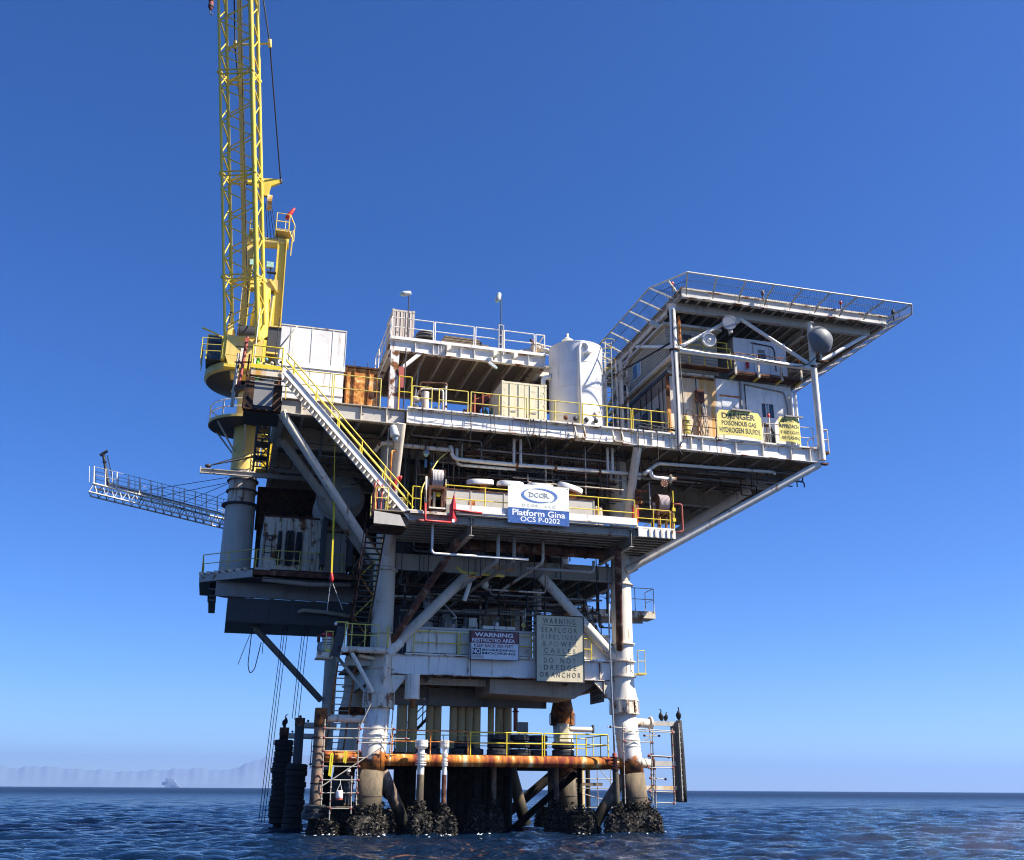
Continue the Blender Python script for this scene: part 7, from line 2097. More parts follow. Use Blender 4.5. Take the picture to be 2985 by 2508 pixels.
box(lr, 'hydrostatic_box', (-3.52, -.86, 9.55), (-3.36, -.74, 9.95), 'brown'); box(lr, 'toe_board', (-3.05, -.86, 9.06), (-2.66, -.82, 9.22), 'yellow2')

# ---------------------------------------------------------------- hose reels
def hose_reel(x, y, z0, zc, w, label, hose, mirror=1, hang=True):
    t = thing('hose_reel', label, 'hose reel', (x, y, z0), 'fire hose reels on the porch')
    d = .8
    for sx in (-1, 1):
        for yy in (y, y + d):
            bar(t, 'frame_post', (x + sx * w / 2, yy, z0), (x + sx * w / 2, yy, zc - .55), .12, .12, 'brown')
    for zz in (z0 + .06, zc - .55):
        for yy in (y, y + d):
            bar(t, 'frame_bar', (x - w / 2 - .06, yy, zz), (x + w / 2 + .06, yy, zz), .12, .12, 'brown')
        for sx in (-1, 1):
            bar(t, 'frame_bar', (x + sx * w / 2, y + .05, zz), (x + sx * w / 2, y + d, zz), .12, .1, 'brown')
    for sx in (-1, 1):
        bar(t, 'drum_bracket', (x + sx * (w / 2 + .02), y + d / 2, zc - .6), (x + sx * (w / 2 + .02), y + d / 2, zc + .05), .05, .22, 'white3', up=(1, 0, 0))
        lathe(t, 'drum_disc', [(.55, 0), (.57, .02), (.57, .05), (.02, .05)], 'darkrust', (x + sx * (w / 2 - .07), y + d / 2, zc), (sx, 0, 0), 28, False)
    dr = lathe(t, 'drum', [(.3, 0), (.3, w - .2)], 'dark', (x - w / 2 + .1, y + d / 2, zc), (1, 0, 0), 24)
    nl = 8
    for k in range(nl):
        xx = x - w / 2 + .14 + k * (w - .28) / (nl - 1)
        pts = [(xx, y + d / 2 + .48 * math.cos(a), zc + .48 * math.sin(a)) for a in [2 * PI * j / 20 for j in range(21)]]
        pipe(dr, 'hose_wrap', pts, .05, hose, 8, 0)
    return t
t = hose_reel(1.85, -5.05, 16.05, 17.85, .82, 'fire hose reel on rusty stand at the left end of the porch', 'hose')
tube(t, 'swivel_pipe', (1.75, -4.7, 16.1), (1.75, -4.7, 17.1), .07, 'stain', 10); ball(t, 'valve', (1.95, -4.75, 17.0), .12, 'yellow'); ball(t, 'valve', (1.55, -4.75, 16.8), .1, 'galv')
box(t, 'base_plate', (1.4, -5.15, 16.12), (2.3, -4.3, 16.2), 'white2'); ball(t, 'drip_lamp', (1.8, -4.9, 15.98), (.25, .12, .1), 'white')
pipe(t, 'supply_pipe', [(1.16, -5.36, 17.75), (1.16, -5.36, 16.3)], .055, 'white3', 10); pipe(t, 'supply_pipe', [(1.16, -5.36, 16.3), (1.18, -5.36, 15.38), (2.55, -5.36, 15.38)], .06, 'red', 10, .08)
pipe(t, 'supply_pipe', [(.72, -5.1, 15.42), (1.2, -5.1, 15.45)], .05, 'redrust', 8)
t = hose_reel(14.9, -4.75, 15.95, 17.6, .82, 'fire hose reel on rusty stand at the right end of the porch', 'hosep')
pipe(t, 'supply_pipe', [(15.35, -4.75, 17.55), (15.95, -4.75, 17.55), (15.95, -4.75, 16.0), (15.5, -4.75, 15.9)], .05, 'redrust', 8, .12)
t = thing('fire_cover', 'folded red canvas cover hung at the porch edge beside the left hose reel', 'cover', (2.65, -5.3, 15.8))
mb = MB(); mb.add([(2.68, -5.32, 17.0), (2.82, -5.25, 16.35), (2.86, -5.25, 15.5), (2.62, -5.35, 15.35), (2.42, -5.28, 15.5), (2.5, -5.3, 16.3), (2.62, -5.44, 16.0)], [(0, 6, 1), (1, 6, 2), (2, 6, 3), (3, 6, 4), (4, 6, 5), (5, 6, 0), (5, 0, 1, 2, 3, 4)]); mb.done(t, 'canvas', 'red')
box(t, 'tag', (2.58, -5.42, 15.38), (2.72, -5.37, 15.55), 'whiteink'); tube(t, 'cord', (2.7, -5.3, 16.95), (2.75, -5.0, 17.5), .014, 'cable', 5)
pipe(t, 'monitor_pipe', [(2.6, -5.38, 16.05), (4.2, -5.38, 16.0)], .06, 'red', 8)
t = thing('red_bundle', 'bundle of red webbing tied to the left slanting column above the porch', 'webbing', (-.1, -2.4, 18))
vs, fs = sweep([(-.15, -2.3, 17.55), (-.05, -2.35, 17.9), (-.02, -2.4, 18.2), (.12, -2.4, 18.45), (.28, -2.4, 18.5), (.25, -2.4, 18.25)], [.07, .12, .13, .13, .12, .05], 9)
mesh_obj(t, 'webbing', vs, fs, 'red', True)
t = thing('red_bag', 'red bag hung on the rail at the foot of the right slanting strut', 'bag', (13.3, -4.8, 17))
box(t, 'bag', (13.0, -4.7, 16.35), (13.35, -4.5, 17.3), 'red', True); box(t, 'flap', (13.02, -4.72, 17.15), (13.33, -4.48, 17.33), 'signmaroon')
t = thing('yellow_hose', 'thin yellow hose curving down to the porch gate left of the hose reel', 'hose', (1.1, -3.6, 17))
pipe(t, 'hose', [(2.9, -2.3, 20.2), (2.3, -2.8, 19.6), (1.7, -3.3, 18.5), (1.25, -3.7, 17.6), (1.18, -3.9, 16.9), (1.15, -4.0, 16.0)], .035, 'yellow2', 8, .5)
t = thing('rusty_standpipe', 'mottled yellow and rust standpipe left of the slanting column', 'pipe', (-.5, -3, 18))
pipe(t, 'pipe', [(-.45, -3.2, 15.95), (-.4, -3.2, 19.7), (.1, -3.0, 19.75)], .055, 'flake', 8, .12)
t = thing('blue_gauge', 'pale blue valve with round gauge in the shadows above the left hose reel', 'valve', (2.5, -1.5, 19))
ball(t, 'gauge', (2.2, -1.5, 19.7), (.13, .08, .13), 'bluecap'); box(t, 'handle', (1.75, -1.55, 19.45), (1.88, -1.4, 19.9), 'bluecap'); pipe(t, 'pipe', [(2.2, -1.5, 19.6), (2.2, -1.5, 18.9), (2.9, -1.5, 18.7)], .06, 'bluecap', 8, .3)
t = thing('cargo_sling', 'yellow webbing sling with red hook block hanging in front of the left wing', 'sling', (-3, -1, 13))
bar(t, 'strap', (-3.3, -1, 21.0), (-3.08, -1, 15.4), .05, .02, 'strap', up=(0, 1, 0)); bar(t, 'doubled_strap', (-3.1, -1, 17.3), (-3.0, -1, 13.2), .09, .025, 'strap', up=(0, 1, 0))
vs, fs = sweep([(-3.0, -1, 13.25), (-3.0, -1, 13.1), (-2.98, -1, 12.9), (-2.98, -1, 12.7)], [.06, .09, .12, .06], 10); mesh_obj(t, 'hook_block', vs, fs, 'red', True)
tube(t, 'tail_rope', (-3.03, -1, 12.75), (-3.12, -1, 11.2), .022, 'galv', 6); tube(t, 'tail_rope', (-2.95, -1, 12.75), (-2.3, -1, 11.3), .022, 'galv', 6); tube(t, 'tail_rope', (-2.98, -1, 13.2), (-3.1, -1, 12.9), .02, 'galv', 6)

# ---------------------------------------------------------------- signs
def sign(name, label, x0, x1, z0, z1, y, mat, cat='sign', th=.04):
    t = thing(name, label, cat, ((x0 + x1) / 2, y, z0))
    return t, box(t, 'panel', (x0, y, z0), (x1, y + th, z1), mat)
# company banner
t, p = sign('company_banner', 'white and blue company banner naming the platform on the porch rail', 5.60, 9.03, 15.62, 17.78, -5.36, 'banner', 'banner', .02)
YB = -5.366
box(t, 'blue_panel', (5.60, YB, 15.62), (9.03, YB + .004, 16.45), 'bannerblue')
text(t, 'lettering', 'Platform Gina', 5.85, 8.80, 16.04, 16.38, YB - .004, 'whiteink', .018)
text(t, 'lettering', 'OCS P-0202', 6.3, 8.5, 15.72, 16.0, YB - .004, 'whiteink', .012)
text(t, 'lettering', 'DCOR', 6.80, 7.84, 17.10, 17.34, YB - .004, 'logogrey', .0)
# small serifs on the logo letters
for x, z in ((6.80, 17.10), (6.80, 17.345), (7.63, 17.10), (7.63, 17.345), (7.86, 17.10)):
    box(t, 'serif', (x - .055, YB - .006, z), (x + .055, YB - .003, z + .02), 'logogrey')
text(t, 'lettering', 'D C O R .', 6.42, 7.38, 16.56, 16.70, YB - .004, 'palegrey', .002)
text(t, 'lettering', 'L L C', 7.68, 8.26, 16.56, 16.70, YB - .004, 'palegrey', .002)
def crescent(cx, cz, a, b, a0, a1, w):
    n = 26
    o_, i_ = [], []
    for k in range(n + 1):
        t_ = k / n
        an = math.radians(a0 + (a1 - a0) * t_)
        th = w * math.sin(PI * t_) ** 0.8
        o_.append((cx + a * math.cos(an), cz + b * math.sin(an)))
        i_.append((cx + (a - th * 1.5) * math.cos(an), cz + (b - th * .8) * math.sin(an)))
    vs = [(x, YB - .004, z) for x, z in o_ + i_]
    fs = [(k, k + 1, n + 2 + k, n + 1 + k) for k in range(n)]
    return mesh_obj(t, 'logo_swoosh', vs, fs, 'logoblue')
crescent(7.27, 17.20, 0.93, .40, 122, 318, .12)
crescent(7.42, 17.20, 0.95, .41, 122, -58, .12)
for x in (5.68, 8.95):
    for z in (15.7, 17.7):
        lathe(t, 'eyelet', [(.03, 0), (.03, .006), (.01, .006)], 'galv', (x, YB, z), (0, -1, 0), 10, False)
# restricted area sign
t, p = sign('restricted_area_sign', 'maroon and white warning restricted area board on the cellar deck rail', 4.80, 7.60, 9.05, 10.56, -.52, 'signwhite')
Y_ = -.526
box(t, 'maroon_panel', (4.80, Y_, 9.93), (7.60, Y_ + .004, 10.56), 'signmaroon')
text(t, 'lettering', 'WARNING', 5.08, 7.28, 10.27, 10.50, Y_ - .004, 'whiteink', .03)
text(t, 'lettering', 'RESTRICTED AREA', 4.94, 7.40, 9.99, 10.19, Y_ - .004, 'whiteink', .02)
text(t, 'lettering', 'KEEP BACK 300 FEET', 5.06, 7.30, 9.70, 9.88, Y_ - .002, 'maroonink', .012)
box(t, 'ink_box', (4.93, Y_, 9.30), (5.44, Y_ + .004, 9.65), 'ink')
text(t, 'lettering', 'NO', 4.96, 5.41, 9.34, 9.62, Y_ - .004, 'whiteink', .03)
text(t, 'lettering', 'BOARDING', 5.52, 7.42, 9.50, 9.625, Y_ - .002, 'ink', .02)
text(t, 'lettering', 'MOORING', 5.52, 7.42, 9.32, 9.445, Y_ - .002, 'ink', .02)
box(t, 'patch', (4.88, Y_, 9.12), (5.6, Y_ + .003, 9.26), 'lgrey')
for lo, hi in (((4.77, -.54, 9.03), (4.80, -.47, 10.6)), ((7.60, -.54, 9.03), (7.63, -.47, 10.6)), ((4.80, -.54, 10.56), (7.60, -.47, 10.59)), ((4.80, -.54, 9.02), (7.60, -.47, 9.05))):
    box(t, 'frame', lo, hi, 'navy')
tube(t, 'hang_rod', (6.2, -.5, 10.59), (6.2, -.45, 11.0), .025, 'dark', 6); tube(t, 'drop_cord', (4.86, -.56, 10.6), (4.86, -.56, 8.1), .02, 'cable', 6)
# big pipeline warning board
t, p = sign('pipeline_warning_board', 'tall cream warning board about seafloor pipelines beside the right leg', 8.62, 11.39, 7.98, 11.60, -.62, 'signcream', 'sign', .05)
Y_ = -.628
L_ = [('WARNING:', 9.0, 11.08, 11.15, 11.46), ('SEAFLOOR', 8.9, 11.02, 10.66, 10.94), ('PIPELINES', 8.92, 11.0, 10.27, 10.55), ('& POWER', 8.95, 11.0, 9.90, 10.17), ('CABLES', 9.04, 10.92, 9.52, 9.79), ('DO', 9.04, 9.58, 8.98, 9.26), ('NOT', 10.02, 10.92, 8.98, 9.26), ('DREDGE', 9.04, 10.95, 8.59, 8.87), ('OR ANCHOR', 8.80, 11.2, 8.20, 8.48)]
for s_, a, b, c, d in L_:
    text(t, 'lettering', ' '.join(s_) if s_ not in ('OR ANCHOR', '& POWER') else {'OR ANCHOR': 'O R  A N C H O R', '& POWER': '&  P O W E R'}[s_], a, b, c, d, Y_ - .002, 'inkwarn', .006)
for z in (11.05, 9.40):
    box(t, 'rule_line', (9.0, Y_ - .002, z), (11.0, Y_ + .003, z + .035), 'inkwarn')
for lo, hi in (((8.58, -.65, 7.95), (8.62, -.56, 11.64)), ((11.39, -.65, 7.95), (11.43, -.56, 11.64)), ((8.62, -.65, 11.60), (11.39, -.56, 11.65)), ((8.62, -.65, 7.93), (11.39, -.56, 7.98))):
    box(t, 'frame', lo, hi, 'navy' if lo[2] < 11 else 'darkrust')
for x in (9.2, 10.8):
    tube(t, 'stay', (x, -.55, 8.6), (x, -.12, 8.6), .03, 'dark', 6)
# small hanging sign
t = thing('hanging_sign', 'small dark grey hanging sign reading safe briefing area beneath the beam', 'sign', (12.9, 1.3, 7.3))
box(t, 'panel', (12.66, .45, 7.2), (12.70, 2.5, 8.06), 'safesign') if False else None
YA, YZ = 2.05, -.05
box(t, 'panel', (12.72, YZ, 7.02), (12.75, YA, 8.14), 'safesign')
for lo, hi in (((12.70, YZ - .03, 7.0), (12.77, YZ, 8.16)), ((12.70, YA, 7.0), (12.77, YA + .03, 8.16)), ((12.70, YZ, 7.0), (12.77, YA, 7.02)), ((12.70, YZ, 8.14), (12.77, YA, 8.16))):
    box(t, 'frame', lo, hi, 'dark')
for s_, z0, z1 in (('SAFE', 7.78, 8.02), ('BRIEFING', 7.45, 7.69), ('AREA', 7.12, 7.36)):
    text(t, 'lettering', s_, -YA + .25, -YZ - .25, z0, z1, 0, 'ink', .02, right=(0, -1, 0), up=(0, 0, 1), org=(12.716, 0, 0))
tube(t, 'stay', (12.75, 0.2, 7.4), (13.1, 0.2, 7.9), .025, 'dark', 6)
# yellow hazard boards on the main deck rail
def hazard(name, label, x0, x1, z0, z1, lines, cut):
    t = thing(name, label, 'sign', ((x0 + x1) / 2, -3.75, z0))
    mb = MB()
    n = 14
    prof = []
    vs, fs = [], []
    for k in range(n + 1):
        u = k / n
        x = x0 + (x1 - x0) * u
        bow = -.05 * math.sin(PI * u) + .03 * math.sin(7 * u)
        zt = z1 - (cut if u < .06 or u > .94 else 0)
        zb_ = z0 + .05 * math.sin(PI * u * 1.3) - .04 * u
        vs += [(x, -3.80 + bow, zb_), (x, -3.80 + bow, zt), (x, -3.77 + bow, zb_), (x, -3.77 + bow, zt)]
    for k in range(n):
        a, b = 4 * k, 4 * k + 4
        fs += [(a, b, b + 1, a + 1), (a + 2, a + 3, b + 3, b + 2), (a + 1, b + 1, b + 3, a + 3), (a, a + 2, b + 2, b)]
    fs += [(0, 1, 3, 2), (4 * n, 4 * n + 2, 4 * n + 3, 4 * n + 1)]
    mesh_obj(t, 'board', vs, fs, 'signyel')
    for s_, a, b, c, d, bo in lines:
        o = text(t, 'lettering', s_, a, b, c, d, 0, 'inkdanger', bo)
        for v in o.data.vertices:      # the paint follows the bow of the board
            u = (v.co.x - x0) / (x1 - x0)
            v.co.y = -3.806 - .05 * math.sin(PI * u) + .03 * math.sin(7 * u)
    return t
t = hazard('hazard_board', 'faded yellow danger poisonous gas board on the rail under the helideck', 18.98, 21.95, 22.36, 23.96, [('DANGER', 19.3, 21.5, 23.42, 23.80, .03), ('POISONOUS GAS', 19.28, 21.55, 23.0, 23.30, .02), ('HYDROGEN SULFIDE', 19.12, 21.82, 22.55, 22.88, .02)], .3)
box(t, 'shade_lamp', (19.9, -3.98, 23.95), (21.2, -3.85, 24.06), 'grey'); tube(t, 'lamp_arm', (20.5, -3.8, 24.06), (20.2, -3.6, 24.35), .03, 'dark', 6); tube(t, 'lamp_arm', (20.2, -4.0, 23.95), (20.0, -3.9, 23.55), .025, 'dark', 6)
t = hazard('hazard_board', 'smaller faded yellow do not approach board near the right deck corner', 23.1, 24.55, 22.32, 23.92, [('DO NOT', 23.35, 24.3, 23.6, 23.8, .015), ('APPROACH', 23.15, 24.45, 23.2, 23.46, .035), ('IF RED LIGHTS', 23.2, 24.48, 22.82, 23.04, .015), ('ARE FLASHING', 23.22, 24.48, 22.48, 22.70, .015)], .25)
box(t, 'shade_lamp', (23.5, -3.96, 23.92), (24.75, -3.85, 24.02), 'grey'); tube(t, 'lamp_arm', (24.0, -3.8, 24.02), (24.2, -3.7, 24.3), .03, 'dark', 6); tube(t, 'lamp_arm', (23.5, -3.98, 23.95), (23.35, -3.9, 23.5), .025, 'dark', 6)

# ---------------------------------------------------------------- mooring piles and tyre fenders on the left
mp = thing('mooring_pile', 'weathered brown mooring pile with rusty cap left of the front leg', 'pile', (-3.0, -.3, 0), 'mooring piles left of the platform')
lathe(mp, 'shaft', [(.30, 1.2), (.30, 5.3)], 'pile', (-3.02, -.3, 0), n=24); lathe(mp, 'cap_sleeve', [(.33, 5.3), (.33, 6.0), (.31, 6.25), (.02, 6.26)], 'rust', (-3.02, -.3, 0), n=24)
lathe(mp, 'lower_shaft', [(.3, -2), (.3, 1.19)], 'growth', (-3.02, -.3, 0), n=24)
for z in (2.5, 3.3, 4.3, 4.75):
    lathe(mp, 'band', [(.30, z), (.325, z), (.325, z + .06), (.30, z + .06)], 'darkrust', (-3.02, -.3, 0), n=22, smooth=False)
tube(mp, 'tie_arm', (-2.7, -.3, 5.75), (-.6, -.1, 5.75), .2, 'white3', 16); tube(mp, 'lower_tie_arm', (-2.7, -.3, 3.85), (-.8, -.15, 3.85), .28, 'orange', 16)
mussels(mp, -2.45, -.35, .78, 0.95, n=620, seed=31)
g = 'tyre fenders on the mooring piles'
for z, s_, nm in ((1.35, .92, 'grey rubber tyre ringing the foot of the brown mooring pile'), (1.0, 1.1, 'wide worn tyre just above the waterline on the brown mooring pile')):
    tyre(-3.02, -.3, z, nm, s_, TY, 0, g)
for (x, y, zt, lab, zs) in ((-3.66, 5, 6.05, 'dark mooring pile standing behind the brown one', (0.3, 3.7)), (-4.24, 9, 5.72, 'outermost dark mooring pile with a bird on its cap', (0.5, 4.95))):
    q = thing('mooring_pile', lab, 'pile', (x, y, 0), 'mooring piles left of the platform')
    lathe(q, 'shaft', [(.26, -2), (.26, zt - .45)], 'dark' if y < 7 else 'growth', (x, y, 0), n=20); lathe(q, 'cap_sleeve', [(.28, zt - .45), (.28, zt), (.02, zt + .01)], 'brown', (x, y, 0), n=20)
    ball(q, 'lug', (x, y, zt + .06), (.08, .08, .1), 'dark')
    z = zs[0]
    k = 0
    nn = int((zs[1] - zs[0]) / .36)
    while z < zs[1]:
        k += 1
        tyre(x + rnd.uniform(-.06, .06), y + rnd.uniform(-.05, .05), z, ('lowest black fender tyre at the waterline on the %s pile' if k == 1 else 'topmost black fender tyre on the %s pile' if z + .31 >= zs[1] else 'black fender tyre in the middle of the stack on the %s pile') % ('outermost' if y > 7 else 'middle'), rnd.uniform(.86, 1.0), TYB, rnd.uniform(-.05, .05), g)
        z += .31
tb = thing('pile_tie_beam', 'long grey tie beam joining the outer mooring piles to the platform', 'beam', (-2, 8, 5.2))
tube(tb, 'beam', (-4.2, 9, 5.25), (-1.4, 9.5, 5.25), .16, 'lgrey', 12); tube(tb, 'beam', (-3.6, 5, 5.65), (-1.6, 5.2, 5.65), .17, 'lgrey', 12)
ball(tb, 'lug', (-3.2, 5.1, 5.9), .07, 'dark'); ball(tb, 'lug', (-3.75, 9.1, 5.5), .07, 'dark')
rail('guard_rail', 'thin dark railing behind the brown mooring pile', [[(-3.1, 3.0, 3.4), (-2.0, 3.0, 3.4)]], 'dark', .025, 1.5, .1, .6)

# ---------------------------------------------------------------- rubber boat fender on the right
bf = thing('boat_fender', 'tall black rubber fender panel held off the right leg by pale arms', 'fender', (17.8, 1, 1.6))
mb = MB(); mb.add([(17.46, .8, 1.72), (17.72, .7, 1.66), (17.72, 1.5, 1.66), (17.46, 1.5, 1.72), (17.44, .8, 6.0), (17.68, .7, 6.1), (17.68, 1.5, 6.1), (17.44, 1.5, 6.0)], [(3, 2, 1, 0), (4, 5, 6, 7), (0, 1, 5, 4), (1, 2, 6, 5), (2, 3, 7, 6), (3, 0, 4, 7)]); mb.done(bf, 'panel', 'dark')
vs, fs = sweep([(17.88, 1.05, 1.66), (17.9, 1.05, 2.5), (17.86, 1.05, 4.5), (17.80, 1.05, 6.16)], [.19, .19, .18, .17], 14); mesh_obj(bf, 'rubber_roll', vs, fs, 'rubber', True)
for k in range(14):
    z = 1.9 + k * .3
    ball(bf, 'bolt', (17.70 - (z - 1.7) * .008, .69, z), .035, 'galv'); ball(bf, 'bolt', (17.44, .8, z), .03, 'dark') if k % 2 else None
bar(bf, 'edge_strip', (17.66, .68, 1.75), (17.62, .68, 6.0), .04, .03, 'lgrey')
for z, xa in ((5.95, 14.6), (3.75, 15.0)):
    tube(bf, 'arm_tube', (xa, .6, z), (15.95, 1, z), .25 if z > 5 else .27, 'white3', 18)
    lathe(bf, 'arm_flange', [(.25, 0), (.38, 0), (.38, .09), (.25, .09)], 'white3' if z > 5 else 'brown', (15.95, 1, z), (1, 0, 0), 22, False)
    bar(bf, 'arm_beam', (16.05, 1, z), (17.45, 1, z), .26, .2, 'lgrey', up=(0, 1, 0))
bar(bf, 'arm_beam', (15.2, 1, 2.43), (17.45, 1, 2.43), .22, .2, 'stain', up=(0, 1, 0))

# ---------------------------------------------------------------- scaffolds
def scaffold(name, label, verts, horiz, diag=(), boards=()):
    t = thing(name, label, 'scaffold', verts[0][0])
    for a, b in verts:
        tube(t, 'standard', a, b, .03, 'tube', 8)
        n = max(1, int((Vector(b) - Vector(a)).length / .55))
        for k in range(n):
            p = Vector(a).lerp(Vector(b), (k + .5) / n)
            tube(t, 'coupler', p - Vector((0, 0, .04)), p + Vector((0, 0, .04)), .05, 'clamp' if k % 2 else 'tube', 8)
    for a, b in horiz:
        tube(t, 'ledger', a, b, .028, 'tube', 8)
        for p in (Vector(a).lerp(Vector(b), .04), Vector(a).lerp(Vector(b), .96)):
            ball(t, 'clamp', p, (.08, .06, .07), 'clamp')
    for a, b in diag:
        tube(t, 'brace', a, b, .03, 'tube', 8)
    for lo, hi in boards:
        box(t, 'board', lo, hi, 'plank')
    return t
y0, y1 = -1.15, -.1
H_ = [((-2.95, y0, z), (-.95, y0, z)) for z in (5.2, 4.1, 3.35, 2.7, 2.08)]
scaffold('tube_scaffold', 'rusty tube scaffold around the worker at the foot of the left leg',
    [((-2.80, y0, 1.5), (-2.88, y0, 5.65)), ((-1.06, y0, 1.5), (-1.12, y0, 5.45)), ((-2.38, -1.3, .8), (-2.40, -1.3, 2.65)), ((-1.32, -1.3, 1.1), (-1.38, -1.3, 2.9)), ((-2.80, y1, 1.5), (-2.85, y1, 5.4)), ((0.62, -.55, 3.9), (0.72, -.55, 6.6)), ((0.55, -1.0, 3.8), (0.6, -1.0, 5.2))],
    H_ + [((-3.05, y0, 4.72), (1.6, -.8, 4.78)), ((-1.2, -1.1, 4.52), (.6, -1.1, 4.52)), ((-2.95, y1, 4.0), (-.95, y1, 4.0)), ((-2.4, -1.3, 1.35), (-1.3, -1.3, 1.35)), ((-1.2, -1.0, 5.25), (.8, -.9, 5.25)), ((-1.5, -1.1, 3.78), (-.6, -1.1, 3.78))],
    [((-2.9, -1.2, 2.35), (0.15, -1.1, 4.35)), ((-1.08, -1.2, 5.3), (-.55, -1.2, 6.5))],
    [((-2.7, -1.2, 1.40), (-1.2, -.95, 1.44)), ((-2.7, -.93, 1.40), (-1.2, -.68, 1.44)), ((-2.7, -.66, 1.40), (-1.2, -.4, 1.44))])
scaffold('tube_scaffold', 'rusty tube scaffold between the right leg and the black fender',
    [((13.52, -.95, 1.6), (13.5, -.95, 5.75)), ((15.3, -.6, 3.3), (15.25, -.6, 5.7)), ((17.0, .3, 1.55), (17.02, .3, 5.65)), ((15.72, .0, 1.25), (15.75, .0, 3.75)), ((16.3, 1.6, 1.7), (16.35, 1.6, 5.75)), ((16.05, 1.4, 1.7), (16.1, 1.4, 4.0)), ((15.35, -.5, 1.6), (15.32, -.5, 3.5))],
    [((12.6, -.95, 5.6), (17.15, .3, 5.5)), ((13.4, -.95, 5.42), (17.1, .2, 5.42)), ((13.5, -.95, 4.85), (15.4, -.6, 4.82)), ((15.2, -.3, 4.15), (17.0, .3, 4.1)), ((15.2, -.2, 3.5), (17.0, .3, 3.5)), ((15.3, -.2, 2.95), (17.0, 1.4, 2.9)), ((15.3, 0, 2.24), (17.0, .2, 2.2)), ((15.2, 0, 1.68), (16.95, .2, 1.62)), ((15.8, 1.6, 5.3), (16.8, 1.6, 5.3)), ((16.0, 1.6, 4.15), (17.2, 1.2, 4.1))],
    [((15.0, -.4, 4.9), (15.7, -.4, 5.35)), ((15.2, .2, 4.0), (15.5, .2, 3.4))])
scaffold('tube_scaffold', 'pale distant scaffold seen under the rusty pipe by the rear right leg',
    [((x, 12.3 + .4 * (i % 2), 1.0), (x, 12.3 + .4 * (i % 2), 3.9)) for i, x in enumerate((15.2, 15.7, 16.8, 17.9, 18.1))],
    [((15.1, 12.3, z), (18.2, 12.3, z)) for z in (3.6, 3.0, 2.4, 1.2)], [((16.9, 12.3, 3.7), (18.0, 12.3, 2.5)), ((15.2, 12.4, 2.2), (17.2, 12.4, 1.7))], [((14.9, 12.4, 2.55), (17.2, 12.6, 2.75))])
for k in range(5):
    tube(jk, 'rear_pile', (15.4 + k * .42, 15, -2), (15.4 + k * .42, 15, 3.9), .16, 'conductor' if k % 2 else 'growth', 10)
t = thing('work_bag', 'white canvas tool bag hanging inside the left scaffold', 'bag', (-1.95, -1.25, 1.8))
vs, fs = sweep([(-1.93, -1.25, 1.75), (-1.93, -1.25, 1.8), (-1.94, -1.25, 1.95), (-1.94, -1.25, 2.15), (-1.94, -1.25, 2.2)], [.1, .17, .18, .17, .15], 12); mesh_obj(t, 'bag', vs, fs, 'hat', True)
lathe(t, 'red_base', [(.12, 0), (.175, .02), (.18, .1), (.17, .1)], 'redrust', (-1.93, -1.25, 1.74), n=14)
for dx in (-.12, .12):
    tube(t, 'handle', (-1.94 + dx, -1.25, 2.2), (-1.92, -1.25, 2.55), .012, 'hat', 6)
tube(t, 'handle', (-1.92, -1.25, 2.55), (-1.92, -1.2, 2.70), .012, 'hat', 6)
for x, z1, z0, lab in ((-2.42, 3.95, 2.85, 'yellow webbing strap looped over the left scaffold rail'), (-1.72, 4.05, 3.5, 'short yellow strap hung beside the helmeted worker')):
    t = thing('webbing_strap', lab, 'strap', (x, y0, z0), 'yellow straps on the left scaffold')
    bar(t, 'strap', (x - .05, y0 - .06, z1), (x - .09, y0 - .06, z0 + .05), .075, .02, 'strap', up=(0, 1, 0)); bar(t, 'strap_tail', (x + .05, y0 - .05, z1), (x, y0 - .05, z0), .07, .02, 'strap', up=(0, 1, 0)); bar(t, 'loop', (x - .07, y0 - .02, z1 + .02), (x + .07, y0 - .02, z1 + .02), .05, .08, 'strap', up=(0, 1, 0))

# ---------------------------------------------------------------- worker
def skinned(name, joints, edges, root_i, levels=2):
    me = bpy.data.meshes.new(name)
    me.from_pydata([j[0] for j in joints], edges, [])
    ob = bpy.data.objects.new(name, me); COL.objects.link(ob)
    sk = ob.modifiers.new('skin', 'SKIN')
    ss = ob.modifiers.new('sub', 'SUBSURF'); ss.levels = levels; ss.render_levels = levels
    for i, j in enumerate(joints):
        v = me.skin_vertices[0].data[i]
        r = j[1] if isinstance(j[1], tuple) else (j[1], j[1])
        v.radius = r
        v.use_root = (i == root_i)
    bpy.context.view_layer.update()
    dg = bpy.context.evaluated_depsgraph_get()
    out = bpy.data.meshes.new_from_object(ob.evaluated_get(dg))
    bpy.data.objects.remove(ob)
    return out
wk_ = thing('person', 'worker in white hard hat, black shirt and jeans facing the left leg', 'person', (-1.5, -.75, 1.44))
PXx, PYy, PZ = -1.52, -.78, 1.44
J = [((0, 0, .95), (.15, .11)), ((0, .01, 1.12), (.145, .105)), ((0, .02, 1.32), (.175, .115)), ((0, .02, 1.44), (.12, .09)), ((0, .03, 1.52), (.055, .055)), ((0, .05, 1.62), (.085, .095)), ((0, .05, 1.71), (.08, .09)),
     ((.09, 0, .88), (.10, .10)), ((.10, -.03, .48), (.068, .07)), ((.11, .04, .10), (.048, .05)), ((.11, -.10, .04), (.045, .035)),
     ((-.09, 0, .88), (.10, .10)), ((-.12, .05, .48), (.068, .07)), ((-.13, .12, .10), (.048, .05)), ((-.14, -.02, .04), (.045, .035)),
     ((.20, .02, 1.40), (.062, .062)), ((.27, .10, 1.14), (.048, .048)), ((.20, .34, 1.10), (.036, .036)), ((.17, .42, 1.11), (.032, .022)),
     ((-.20, .02, 1.40), (.062, .062)), ((-.26, .14, 1.15), (.048, .048)), ((-.14, .36, 1.22), (.036, .036)), ((-.11, .44, 1.24), (.032, .022))]
